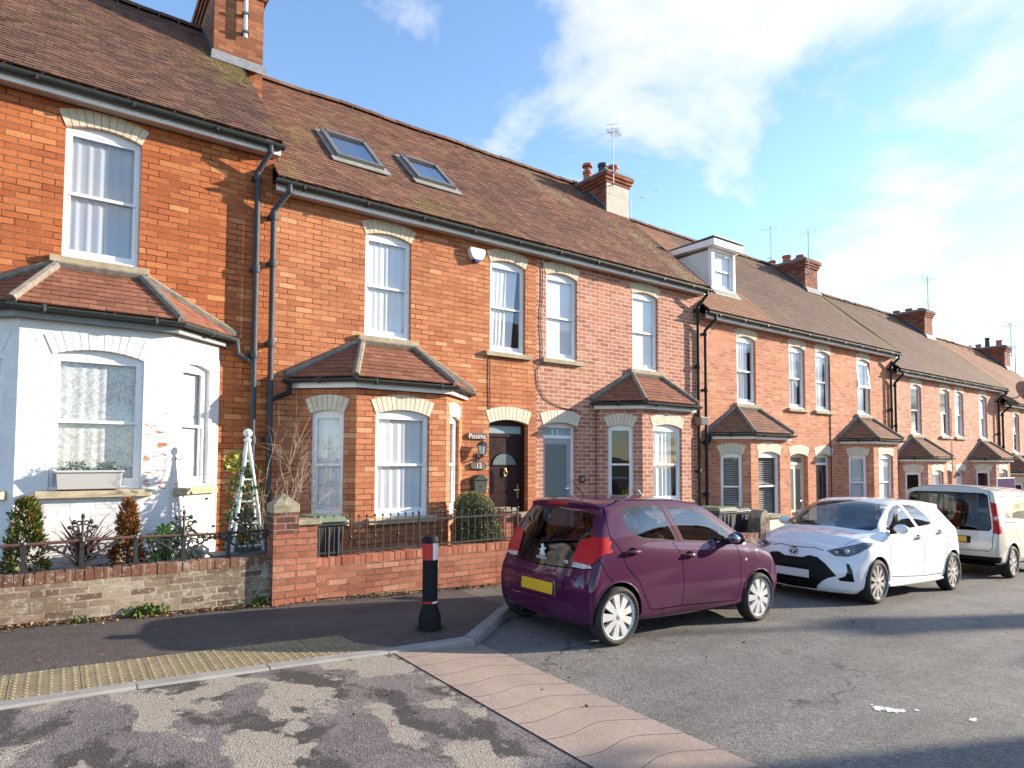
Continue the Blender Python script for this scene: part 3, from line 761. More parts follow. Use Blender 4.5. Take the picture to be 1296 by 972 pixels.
EAVE_Y, RIDGE_Y, PITCH = 8.72, 12.5, .92
def sag(x, y):
    """old timbers: the slopes and ridges are never quite flat"""
    k = max(0, min(1, (y - EAVE_Y) / .8))
    return k * (.030 * (mnoise.noise(Vector((x * .55, y * .5, 1.7))) + .35 * mnoise.noise(Vector((x * 1.7, y * 1.4, 5.2)))) - .012)
def roof_z(zs, y): return zs + .16 + PITCH * (y - EAVE_Y)

def sag2(x): return 1.1 * sag(x, RIDGE_Y)
def ridge_tiles(mb, x0, x1, z, seed=0, L=.31, r=.10, sag=.02):
    rj = random.Random(seed); x = x0
    while x < x1 - .05:
        e = min(x + L - .003, x1); j = rj.uniform(-.008, .008); base = len(mb.v); n = 8
        for xx, rr in ((x, r + .003), (e, r)):
            for k in range(n + 1):
                a = math.pi * k / n
                mb.v.append((xx, RIDGE_Y + rr * math.cos(a), z - .05 + j + rr * math.sin(a) + sag2(xx)))
        for k in range(n): mb.f.append((base + k, base + k + 1, base + n + 2 + k, base + n + 1 + k)); mb.m.append(mb.mi)
        mb.f.append(tuple(base + k for k in range(n + 1))); mb.m.append(mb.mi)
        x += L

def chimney_part(house, org, xc, zs, mat, rendered=False, pots=(), hgt=1.04, w=.78, y0=11.3, y1=13.65):
    zt = roof_z(zs, y0) + hgt; b = MB()
    x0, x1 = xc - w / 2, xc + w / 2
    zb = roof_z(zs, y0) - 1.2
    b.box(x0, x1, y0, y1, zb, zt - .34)
    z = zt - .34
    for i, g in enumerate((.035, .07, .105)):
        b.box(x0 - g, x1 + g, y0 - g, y1 + g, z, z + .078); z += .078 if i < 2 else .0776
    ch = b.build('chimney', mat, house, org=org, fix=True)
    c = MB(); c.hexa([(x0 - .12, y0 - .12, z + .001), (x1 + .12, y0 - .12, z + .001), (x1 + .12, y1 + .12, z + .001), (x0 - .12, y1 + .12, z + .001), (x0 - .04, y0 - .04, z + .10), (x1 + .04, y0 - .04, z + .10), (x1 + .04, y1 + .04, z + .10), (x0 - .04, y1 + .04, z + .10)])
    c.build('chimney_cap', M['mortar'], ch, org=org, fix=True, bevel=.015)
    if rendered:
        f = MB(); f.box(x0 + .002, x1 - .002, y0 - .02, y0 + .02, zb, zt - .345); f.box(x0, x1, y0 - .024, y0, zb + 1.66, zb + 1.70)
        f.build('render_coat', M['render'], ch, org=org, fix=True)
    L = MB()   # lead apron and step flashing
    if not rendered: L.hexa([(x0 - .06, y0 - .13, roof_z(zs, y0 - .13) + .022), (x1 + .06, y0 - .13, roof_z(zs, y0 - .13) + .022), (x1 + .03, y0 - .028, roof_z(zs, y0) + .022), (x0 - .03, y0 - .028, roof_z(zs, y0) + .022),
            (x0 - .06, y0 - .13, roof_z(zs, y0 - .13) + .03), (x1 + .06, y0 - .13, roof_z(zs, y0 - .13) + .03), (x1 + .03, y0 - .028, roof_z(zs, y0) + .12), (x0 - .03, y0 - .028, roof_z(zs, y0) + .12)])
    y = y0
    while y < RIDGE_Y - .1:
        z = roof_z(zs, y); L.quad((x0 - .006, y - .03, z), (x0 - .006, y + .125, z + .115), (x0 - .006, y + .125, z + .25), (x0 - .006, y + .02, z + .17))
        y += .085
    L.build('lead_flashing', M['lead'], ch, org=org)
    for (px_, py_, r, h, kind) in pots:
        p = MB(); zz = zt - .02
        p.lathe((xc + px_, py_, zz), [(r * .95, 0), (r * 1.0, .05), (r * .86, h - .09), (r * .9, h - .085), (r * 1.05, h - .07), (r * 1.05, h), (r * .8, h), (r * .78, h - .2)], 18)
        pt = p.build('chimney_pot', M['pot_dark' if kind == 'dark' else 'pot'], ch, smooth=True, org=org)
        if kind == 'cowl':
            q = MB(); q.lathe((xc + px_, py_, zz + h), [(r * .55, -.02), (r * .55, .12), (r * .58, .12), (r * .58, -.02)], 14)
            q.lathe((xc + px_, py_, zz + h + .12), [(r * 1.12, 0), (r * 1.2, .03), (r * 1.1, .07), (.01, .09)], 16)
            q.build('cowl', M['pot'], pt, smooth=True, org=org)
    return ch

def door(house, org, fr, u0, u1, zb, spring, crown, style):
    fw = .055; mb = MB(); mid = zb + 2.0
    mt = {'plum': 'door_plum', 'grey': 'white', 'cream': 'door_cream', 'navy': 'white', 'white': 'white'}[style]
    lf = {'plum': 'door_plum', 'grey': 'door_grey', 'cream': 'door_cream', 'navy': 'door_navy', 'white': 'white'}[style]
    mb.fbox(fr, u0, u0 + fw, -.19, -.115, zb, crown); mb.fbox(fr, u1 - fw, u1, -.19, -.115, zb, crown)
    mb.fbox(fr, u0 + fw, u1 - fw, -.19, -.118, spring - .03, crown); mb.fbox(fr, u0 + fw, u1 - fw, -.19, -.118, mid - .01, mid + .055)
    dr = mb.build('front_door', M[mt], house, org=org, fix=True, bevel=.004)
    a, c = u0 + fw, u1 - fw; W = c - a
    g = MB(); g.quad(*[fr.p(u, -.15, z) for u, z in ((a, mid + .055), (c, mid + .055), (c, spring - .03), (a, spring - .03))])
    g.build('fanlight', M['glass_frost' if style in ('plum', 'grey') else 'glass_door'], dr, org=org)
    s = MB(); s.fbox(fr, a, c, -.185, -.14, zb + .02, mid - .012)
    def raised(p, q, z0, z1, d=.008):
        s.fbox(fr, p, q, -.141, -.140 + d, z0, z1); s.fbox(fr, p + .03, q - .03, -.141, -.140 + d + .006, z0 + .03, z1 - .03)
    gl = MB(); m = (a + c) / 2
    if style == 'plum':
        raised(a + .09, m - .04, zb + .25, zb + .95); raised(m + .04, c - .09, zb + .25, zb + .95)
        raised(a + .09, m - .04, zb + 1.02, zb + 1.42); raised(m + .04, c - .09, zb + 1.02, zb + 1.42)
        cz = zb + 1.5; r = W * .36; pts = [(m + r * math.cos(math.pi * i / 16), cz + r * .85 * math.sin(math.pi * i / 16)) for i in range(17)]
        gl.quad(*[fr.p(u, -.1385, z) for u, z in pts])
        b = MB(); b.tube([fr.p(u, -.137, z) for u, z in pts + [pts[0]]], .012, 6); b.build('fanlight_bead', M['door_plum'], dr, org=org)
    elif style == 'grey':
        gl.quad(*[fr.p(u, -.138, z) for u, z in ((a + .1, zb + .85), (c - .1, zb + .85), (c - .1, mid - .11), (a + .1, mid - .11))])
        raised(a + .1, m - .03, zb + .15, zb + .62); raised(m + .03, c - .1, zb + .15, zb + .62)
    elif style == 'cream':
        gl.quad(*[fr.p(u, -.138, z) for u, z in ((a + .09, zb + .85), (m - .045, zb + .85), (m - .045, mid - .11), (a + .09, mid - .11))])
        gl.quad(*[fr.p(u, -.138, z) for u, z in ((m + .045, zb + .85), (c - .09, zb + .85), (c - .09, mid - .11), (m + .045, mid - .11))])
        raised(a + .1, m - .04, zb + .15, zb + .6); raised(m + .04, c - .1, zb + .15, zb + .6)
    else:
        raised(a + .09, m - .04, zb + .2, zb + .9); raised(m + .04, c - .09, zb + .2, zb + .9)
        raised(a + .09, m - .04, zb + 1.05, zb + 1.8); raised(m + .04, c - .09, zb + 1.05, zb + 1.8)
    s.build('door_leaf', M[lf], dr, org=org)
    if gl.f: gl.build('door_glass', M['glass_door'], dr, org=org)
    h = MB(); hu = c - .075
    h.fbox(fr, hu - .018, hu + .018, -.139, -.131, zb + .92, zb + 1.16); h.tube([fr.p(hu, -.13, zb + 1.07), fr.p(hu, -.085, zb + 1.07), fr.p(hu - .11, -.082, zb + 1.065)], .010, 6)
    h.build('door_handle', M['brass' if style == 'plum' else 'chrome'], dr, org=org, fix=True)
    k = MB()
    if style == 'plum':
        k.ball(fr.p(m, -.115, zb + 1.43), (.026, .02, .035)); k.tube([fr.p(m + .03 * math.cos(t), -.105, zb + 1.36 + .05 * math.sin(t)) for t in [i * .5236 for i in range(13)]], .010, 6)
        k.build('door_knocker', M['brass'], dr, smooth=True, org=org)
    else:
        k.fbox(fr, m - .13, m + .13, -.1405, -.131, zb + .70, zb + .78); k.build('letter_slot', M['chrome'], dr, org=org)
    st = MB(); st.fbox(fr, u0 - .03, u1 + .03, -.19, .16, zb - .5, zb); st.build('door_step', M['stone'], dr, org=org, bevel=.008, fix=True)
    return dr

def house(lab, grp, s, pc, zs, gz, o):
    """one dwelling of a pair: s = -1 the left one (bay at the left), +1 the right one"""
    c = pc + s * o.get('bo', 2.85); d = pc + s * .61 + o.get('wo', 0); dc = pc + s * .58 + o.get('wo', 0)
    xL, xR = o['x']; xi = [xL, xR]
    org = (c, 9, gz); h = thing('terraced_house', lab, 'house', org, grp)
    bm_ = M[o['brick']]; det = o.get('detail', True)
    fr = Frame((xL, 9), (xR, 9)); U = lambda x: x - xL
    base = gz - .5; ww = .38 + o.get('ww', 0)
    up_s, up_b, up_c = zs - .27, zs - 1.81, zs - .195
    up = [(U(c - ww), U(c + ww), up_b, up_c), (U(d - .375), U(d + .375), up_b, up_c)]
    dsp, db = zs - 3.04, zs - 5.26
    ops = list(up); has_door = o.get('door')
    if has_door: ops.append((U(dc - .41), U(dc + .41), db, dsp + .075))
    mb = MB(); wall_panel(mb, fr, 0, fr.L, base, zs + .14, ops + [(U(c - 1.2), U(c + 1.2), base + .05, zs - 2.75)])
    # party walls and back wall close the box
    for x in (xL + .004, xR - .004):
        mb.quad((x, 9.02, base), (x, 16, base), (x, 16, zs + .1), (x, RIDGE_Y, roof_z(zs, RIDGE_Y) - .05), (x, 9.02, zs + .1))
    mb.quad((xL, 16, base), (xR, 16, base), (xR, 16, zs + .1), (xL, 16, zs + .1))
    mb.build('brick_wall', bm_, h, org=org)
    inn = MB(); inn.quad((xL + .01, 9.6, base), (xR - .01, 9.6, base), (xR - .01, 9.6, zs + .2), (xL + .01, 9.6, zs + .2))  # dark sheets stand in for the unlit rooms behind the windows
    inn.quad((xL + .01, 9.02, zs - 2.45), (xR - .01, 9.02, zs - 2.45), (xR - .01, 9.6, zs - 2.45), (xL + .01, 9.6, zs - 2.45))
    inn.build('dark_room_sheet', M['interior'], h, org=org)
    for k, (a, b, z0, z1) in enumerate(up):
        st = o['up'][k]
        window(h, org, fr, a, b, z0, up_s, up_c, st, True, o.get('sill', 'stone'), 'glass', tilt=(o.get('tilt') == k), seed=int(pc * 10) + k + 7, detail=det)
        brick_arch(h, org, fr, a, b, up_s, .075, .2, 11 if k == 0 else 10, M[o.get('arch', 'arch')], zmax=zs - .004)
    if has_door:
        door(h, org, fr, U(dc - .41), U(dc + .41), db, dsp, dsp + .075, has_door)
        brick_arch(h, org, fr, U(dc - .41), U(dc + .41), dsp, .07, .225, 12, M[o.get('arch2', 'arch_white')])
    # bay
    fx, fy, ex = .71, 8.43, 1.33
    P = [(c - ex, 9), (c - fx, fy), (c + fx, fy), (c + ex, 9)]
    bz = zs - 2.68; bm2 = M[o.get('baybrick', o['brick'])]
    frs = [Frame(P[i], P[i + 1]) for i in range(3)]
    bsp, bcr, bsl = zs - 3.03, zs - 2.95, zs - 4.49
    wins = [(frs[0].L / 2 + .0 - .24, frs[0].L / 2 + .24), (fx - .425, fx + .425), (frs[2].L / 2 - .24, frs[2].L / 2 + .24)]
    mb = MB()
    for f_, (a, b) in zip(frs, wins): wall_panel(mb, f_, 0, f_.L, base, bz + .05, [(a, b, bsl, bcr)])
    mb.build('bay_wall', bm2, h, org=org)
    for i, (f_, (a, b)) in enumerate(zip(frs, wins)):
        window(h, org, f_, a, b, bsl, bsp, bcr, o['bay'][i], True, o.get('baysill', 'stone_pale'), 'glass_bay', seed=int(pc * 10) + 20 + i, detail=det)
        brick_arch(h, org, f_, a, b, bsp, .08 if i == 1 else .05, .215, 13 if i == 1 else 8, M[o.get('arch_bay', o.get('arch2', 'arch_white'))])
    # bay roof
    ov = .15
    E = [(c - ex - .19, 9.0), (c - fx - .075, fy - ov), (c + fx + .075, fy - ov), (c + ex + .19, 9.0)]
    ze, zt = zs - 2.53, zs - 1.93
    Tp = [(c - .42, 9.0), (c + .42, 9.0)]
    mb = MB(); bt = M[o.get('baytile', 'tile_bay')]
    e3 = [(x, y, ze) for x, y in E]; tL = (*Tp[0], zt); tR = (*Tp[1], zt); tLw = (c - .42, 8.999, zt)
    tiled(mb, e3[1], e3[2], tR, tL, 9, seed=int(pc) + 1)
    tiled(mb, e3[0], e3[1], tL, (c - .47, 9.0, zt - .001), 9, seed=int(pc) + 2)
    tiled(mb, e3[2], e3[3], (c + .47, 9.0, zt - .001), tR, 9, seed=int(pc) + 3)
    mb.quad(*[(x, y, ze - .05) for x, y in E])
    br = mb.build('bay_roof', bt, h, org=org)
    mb = MB()
    for a, b in ((e3[1], tL), (e3[2], tR)):
        a = Vector(a); b = Vector(b); mb.tube([a + Vector((0, 0, .012)), b + Vector((0, -.02, .012))], .052, 8)
    for a, b in ((e3[0], tL), (e3[3], tR)): mb.tube([Vector(a) + Vector((0, 0, .02)), Vector(b) + Vector((0, 0, .03))], .058, 7)
    mb.tube([Vector(tL) + Vector((0, -.02, .02)), Vector(tR) + Vector((0, -.02, .02))], .065, 7)
    mb.build('hip_mortar', M['mortar'], br, org=org, smooth=True)
    mb = MB(); ins = lambda t: [(c - ex - .11 + t, 9.0), (c - fx - .05 + t * .4, fy - .10 + t), (c + fx + .05 - t * .4, fy - .10 + t), (c + ex + .11 - t, 9.0)]
    A, B = ins(0), ins(.03)
    for i in range(3):
        mb.hexa([(*A[i], bz), (*A[i + 1], bz), (*B[i + 1], bz), (*B[i], bz), (*A[i], bz + .125), (*A[i + 1], bz + .125), (*B[i + 1], bz + .125), (*B[i], bz + .125)])
    mb.quad(*[(x, y, bz + .01) for x, y in B])
    mb.build('bay_fascia', M[o.get('bayfascia', 'fascia')], br, org=org)
    mb = MB(); gp = [(E[0][0] - .02, 8.98, ze - .035), (E[1][0] - .012, E[1][1] - .03, ze - .035), (E[2][0] + .012, E[2][1] - .03, ze - .035), (E[3][0] + .02, 8.98, ze - .035)]
    half_gutter(mb, gp, .05)
    for i in range(3):
        for t in ((.18, .82) if i == 1 else (.5,)):
            q = Vector(gp[i]).lerp(Vector(gp[i + 1]), t); mb.ball(q - Vector((0, 0, .02)), (.035, .058, .048), 8, 6)
    mb.build('bay_gutter', M[o.get('gut', 'gutter')], br, org=org)
    # roof
    mb = MB(); rt = M[o['tile']]; rows = 51
    zr = roof_z(zs, RIDGE_Y); z0 = zs + .16
    xl, xr = xL + o.get('vl', 0), xR + o.get('vr', 0)
    if o.get('tile_split'):   # part of this slope is re-laid in newer tiles
        sx_ = o['tile_split']; 
        tiled(mb, (xl, EAVE_Y, z0), (sx_, EAVE_Y, z0), (sx_, RIDGE_Y, zr), (xl, RIDGE_Y, zr), rows, seed=int(pc * 3))
        mb.mi = 1; tiled(mb, (sx_, EAVE_Y, z0), (xr, EAVE_Y, z0), (xr, RIDGE_Y, zr), (sx_, RIDGE_Y, zr), rows, seed=int(pc * 3) + 1); mb.mi = 0
        mats = [M[o['tile2']], rt]
    else:
        tiled(mb, (xl, EAVE_Y, z0), (xr, EAVE_Y, z0), (xr, RIDGE_Y, zr), (xl, RIDGE_Y, zr), rows, seed=int(pc * 3), jit=o.get('jit', .0035)); mats = rt
    mb.v = [(x, y, z + sag(x, y)) for x, y, z in mb.v]
    mb.quad((xl, 16.28, z0), (xr, 16.28, z0), (xr, RIDGE_Y, zr), (xl, RIDGE_Y, zr))
    mb.quad((xl, EAVE_Y + .02, z0 - .02), (xr, EAVE_Y + .02, z0 - .02), (xr, RIDGE_Y, zr - .07), (xl, RIDGE_Y, zr - .07))
    roof = mb.build('roof', mats, h, org=org)
    mb = MB(); ridge_tiles(mb, xl, xr, zr + .03, seed=int(pc)); mb.build('ridge_tiles', M[o.get('ridge', 'tile_12')], roof, org=org)
    if o.get('vr', 0) or o.get('vl', 0):
        mb = MB()
        for xx in ([xr] if o.get('vr') else []) + ([xl] if o.get('vl') else []):
            mb.quad((xx - .004, EAVE_Y, z0 - .09), (xx - .004, RIDGE_Y, zr - .09), (xx - .004, RIDGE_Y, zr + .015), (xx - .004, EAVE_Y, z0 + .015))
            mb.quad((xx - .10, EAVE_Y + .03, z0 - .05), (xx - .10, RIDGE_Y, zr - .05), (xx - .004, RIDGE_Y, zr - .05), (xx - .004, EAVE_Y + .03, z0 - .05))
        mb.build('verge_mortar', M['mortar'], roof, org=org)
    # eaves: fascia, soffit, gutter
    mb = MB(); fy0 = 8.83
    mb.box(xl, xr, fy0 - .022, fy0, zs - .005, zs + .15); mb.mi = 1; mb.quad((xl, fy0, zs + .012), (xr, fy0, zs + .012), (xr, 9.005, zs + .012), (xl, 9.005, zs + .012)); mb.mi = 0
    mb.build('fascia', [M[o.get('fascia', 'fascia')], M['soffit']], h, org=org)
    mb = MB(); gz_ = zs + .115
    half_gutter(mb, [(xl - .03, fy0 - .082, gz_), (xr + .03, fy0 - .082, gz_ - .01)], .058)
    x = xl + .35
    while x < xr:
        mb.box(x - .014, x + .014, fy0 - .142, fy0 - .02, gz_ - .064, gz_ - .012); x += .92
    mb.build('gutter', M[o.get('gut', 'gutter')], h, org=org)
    return h, org, c

def pipe(h, org, pts, r=.038, mat='pipe_grey', collars=(), name='downpipe', brk=True):
    mb = MB()
    for i in range(len(pts) - 1):
        mb.tube([pts[i], pts[i + 1]], r, 10)
        mb.ball(pts[i], r * 1.12, 10, 6)
    for z in collars:
        x, y = pts[-1][0], pts[-1][1]; mb.lathe((x, y, z), [(r * 1.28, -.05), (r * 1.36, -.04), (r * 1.36, .05), (r * 1.28, .055)], 12)
        if brk: mb.box(x - r * 1.7, x + r * 1.7, y + r * .5, y + .09, z - .02, z + .02)
    return mb.build(name, M[mat], h, smooth=True, org=org)
# ------------------------------------------------------------------ the terrace
GRP = 'brick terraced houses along the street'
def gzf(c): return PAVE + sl(c) + .03
def mk(lab, s, pc, zs, **o):
    c = pc + s * o.get('bo', 2.85)
    return house(lab, GRP, s, pc, zs, gzf(c), o)
Z13, Z12, Z10, Z8, Z6, Z4 = 4.17, 3.69, 3.19, 2.71, 2.21, 1.72
h13, o13, c13 = mk('orange brick house with a white painted bay, behind the low lichened wall', 1, -2.505, Z13, x=(-2.5, 2.29), brick='brick_13', baybrick='brick_white', tile='tile_13', up=['sheer', 'sheer'], bay=['lace', 'lace', 'lace'],
    door='white', sill='stone', arch2='arch_painted', bayfascia='fascia_grey', gut='gutter', vr=.05, ww=.005, ridge='tile_13')
h12, o12, c12 = mk('warm orange brick house with two skylights in its roof and a plum front door', -1, 6.88, Z12, x=(2.295, 6.88), brick='brick_12', tile='tile_12', up=['net', 'left'], bay=['net', 'net', 'net'], door='plum')
h11, o11, c11 = mk('pinkish brick house with pale mortar joints and a grey half-glazed front door', 1, 6.88, Z12, x=(6.881, 11.47), brick='brick_11', tile='tile_11', up=['blind', 'blind'], bay=['dark', 'half', 'dark'], door='grey', vr=.05)  # white upstairs blinds added in place of bright sky reflected in the panes
h10, o10, c10 = mk('salmon brick house with a white box dormer and a cream front door', -1, 16.05, Z10, x=(11.475, 16.05), brick='brick_10', tile='tile_10', up=['half', 'half'], bay=['slats', 'slats', 'slats'], door='cream', wo=-.05, baytile='tile_bay_brown', tile_split=14.2, tile2='tile_orange', jit=.002)
h9, o9, c9 = mk('salmon brick house with a navy front door and an open top sash upstairs', 1, 16.05, Z10, x=(16.051, 20.64), brick='brick_10', tile='tile_9', up=['half', 'half'], bay=['shutter', 'blind', 'blind'], door='navy', tilt=0, baytile='tile_bay_brown', vr=.05, jit=.002)
h8, o8, c8 = mk('salmon brick house directly behind the cream van, with dark windows upstairs', -1, 25.2, Z8, x=(20.645, 25.2), brick='brick_far', tile='tile_10', up=['dark', 'dark'], bay=['dark', 'half', 'dark'], door='white', baytile='tile_bay_brown', detail=False, jit=.002)
h7, o7, c7 = mk('salmon brick house with a purple sale board on its bay', 1, 25.2, Z8, x=(25.201, 29.8), brick='brick_far', tile='tile_9', up=['blind', 'blind'], bay=['dark', 'dark', 'dark'], door='white', baytile='tile_bay_brown', detail=False, vr=.05, jit=.002)
h6, o6, c6 = mk('brick house with the grey satellite dish, at the right end of the view', -1, 34.4, Z6, x=(29.805, 34.4), brick='brick_far', tile='tile_orange', up=['dark', 'dark'], bay=['dark', 'dark', 'dark'], door='white', baytile='tile_bay_brown', detail=False, jit=.002, sill='stone')
h5, o5, c5 = mk('farthest brick house of which only roof and chimney show, past the satellite dish', 1, 34.4, Z6, x=(34.401, 39.0), brick='brick_far', tile='tile_orange', up=['dark', 'dark'], bay=['dark', 'dark', 'dark'], door='white', baytile='tile_bay_brown', detail=False, vr=.05, jit=.002)
# chimneys stand on the party walls between the pairs
chimney_part(h13, o13, 2.28, Z13, M['brick_stack'], hgt=1.62)
chimney_part(h11, o11, 11.22, Z12, M['brick_chimney'], True, [(-.2, 11.62, .12, .30, 'dark'), (.17, 11.62, .14, .34, 'clay'), (-.06, 12.35, .12, .42, 'cowl'), (-.1, 12.95, .13, .34, 'clay')], hgt=1.08)
chimney_part(h9, o9, 20.3, Z10, M['brick_chimney'], False, [(-.15, 11.6, .13, .18, 'clay'), (-.12, 12.1, .15, .30, 'clay'), (-.12, 12.65, .13, .26, 'clay'), (.16, 11.9, .12, .2, 'clay')], hgt=1.12)
chimney_part(h7, o7, 29.45, Z8, M['brick_chimney'], False, [(-.12, 11.55, .12, .1, 'clay'), (-.12, 12.0, .14, .16, 'clay'), (-.12, 12.5, .14, .16, 'clay'), (-.12, 13.0, .14, .16, 'clay'), (-.12, 13.4, .12, .16, 'clay')], hgt=1.2)
chimney_part(h5, o5, 38.7, Z6, M['brick_chimney'], False, [(-.12, 11.6, .14, .3, 'clay'), (-.12, 12.1, .12, .5, 'dark'), (-.12, 12.5, .14, .22, 'clay'), (-.12, 12.95, .14, .22, 'clay'), (-.12, 13.4, .14, .22, 'clay')], hgt=1.2)
# downpipes
def down(h, o, xg, xp, zs, zb, mat, **k):
    pipe(h, o, [(xg, 8.745, zs + .07), (xg, 8.745, zs - .02), (xp, 8.905, zs - .27), (xp, 8.905, zb)], mat=mat, collars=k.get('collars', [zs - .35, zs - 1.6, zs - 2.75, zs - 3.9]), r=k.get('r', .038))
down(h13, o13, 2.19, 2.075, Z13, -1.6, 'pipe_grey')
down(h12, o12, 2.45, 2.29, Z12, -1.7, 'pipe_grey', collars=[Z12 - .35, Z12 - 1.0, Z12 - 2.1, Z12 - 3.4])
down(h11, o11, 11.42, 11.30, Z12, -2.1, 'pipe_black', r=.034)
down(h10, o10, 11.72, 11.55, Z10, -2.1, 'pipe_black', r=.034)
down(h9, o9, 20.6, 20.42, Z10, -2.5, 'pipe_black', r=.036)
down(h8, o8, 20.85, 20.68, Z8, -2.5, 'pipe_black', r=.036)
down(h7, o7, 29.7, 29.35, Z8, -2.9, 'pipe_black', r=.04)
down(h6, o6, 30.1, 29.75, Z6, -2.9, 'pipe_black', r=.04)
# bay gutters run into them
pipe(h13, o13, [(1.86, 8.93, Z13 - 2.6), (1.88, 8.93, Z13 - 2.76), (2.0, 8.92, Z13 - 2.83), (2.075, 8.905, Z13 - 2.9)], .032, 'pipe_grey', name='bay_downpipe')
pipe(h12, o12, [(2.56, 8.93, Z12 - 2.6), (2.55, 8.93, Z12 - 2.75), (2.40, 8.92, Z12 - 2.82), (2.29, 8.905, Z12 - 2.88)], .030, 'pipe_black', name='bay_downpipe')
pipe(h11, o11, [(11.2, 8.93, Z12 - 2.6), (11.24, 8.92, Z12 - 2.66), (11.30, 8.905, Z12 - 2.72)], .028, 'pipe_black', name='bay_downpipe')
pipe(h10, o10, [(11.74, 8.93, Z10 - 2.6), (11.7, 8.93, Z10 - 2.75), (11.6, 8.92, Z10 - 2.8), (11.55, 8.905, Z10 - 2.86)], .028, 'pipe_black', name='bay_downpipe')
mb = MB(); mb.hexa([(11.22, 8.78, .80), (11.40, 8.78, .80), (11.40, 8.94, .80), (11.22, 8.94, .80), (11.17, 8.74, .97), (11.45, 8.74, .97), (11.45, 8.96, .97), (11.17, 8.96, .97)])
mb.build('rainwater_hopper', M['plastic_grey'], h11, org=o11, fix=True, bevel=.008)

# two skylights in the slope above the skylit house
def skylight(h, org, x0, x1, y0, y1, zs):
    k = math.sqrt(1 + PITCH ** 2); up = Vector((0, 1 / k, PITCH / k)); n = Vector((0, -PITCH / k, 1 / k)); o = Vector((x0, y0, roof_z(zs, y0))); W = x1 - x0; L = (y1 - y0) * k
    P = lambda u, v, d: tuple(o + Vector((u, 0, 0)) + up * v + n * d)
    def bx(mb, u0, u1, v0, v1, d0, d1): mb.hexa([P(u0, v0, d0), P(u1, v0, d0), P(u1, v1, d0), P(u0, v1, d0), P(u0, v0, d1), P(u1, v0, d1), P(u1, v1, d1), P(u0, v1, d1)])
    mb = MB(); f = .075
    bx(mb, 0, f, 0, L, -.05, .085); bx(mb, W - f, W, 0, L, -.05, .085); bx(mb, f, W - f, 0, f, -.05, .083); bx(mb, f, W - f, L - f * 1.3, L, -.05, .10)
    w = mb.build('skylight', M['skyframe'], h, org=org, fix=True, bevel=.006)
    g = MB(); g.quad(P(f, f, .06), P(W - f, f, .06), P(W - f, L - f, .06), P(f, L - f, .06)); g.build('pane', M['glass_sky'], w, org=org)
    d = MB(); d.quad(P(f, f, .0), P(W - f, f, .0), P(W - f, L - f, .0), P(f, L - f, .0)); d.build('dark_inner_sheet', M['skyinner'], w, org=org)  # dark sheet stands in for the unlit inside below the pane
    a = MB(); bx(a, -.09, W + .09, -.17, .0, .012, .028); bx(a, -.07, 0, 0, L, .012, .03); bx(a, W, W + .07, 0, L, .012, .03); bx(a, -.07, W + .07, L, L + .08, .012, .03)
    a.build('flashing', M['lead_pale'], w, org=org, fix=True)
M['skyframe'] = plain('skylight_grey_frame', (.20, .19, .175), .4, metal=.3, var=.1)
M['skyinner'] = plain('skylight_dark_inside', (.10, .13, .16), .6)
M['glass_sky'] = glass_mat('skylight_glass', (.8, .88, .92), 1.6, 2.2, .35)
M['lead_pale'] = plain('pale_lead', (.30, .30, .26), .6, var=.2, metal=.2)
skylight(h12, o12, 3.46, 4.27, 9.80, 10.64, Z12)
skylight(h12, o12, 4.92, 5.68, 9.85, 10.60, Z12)

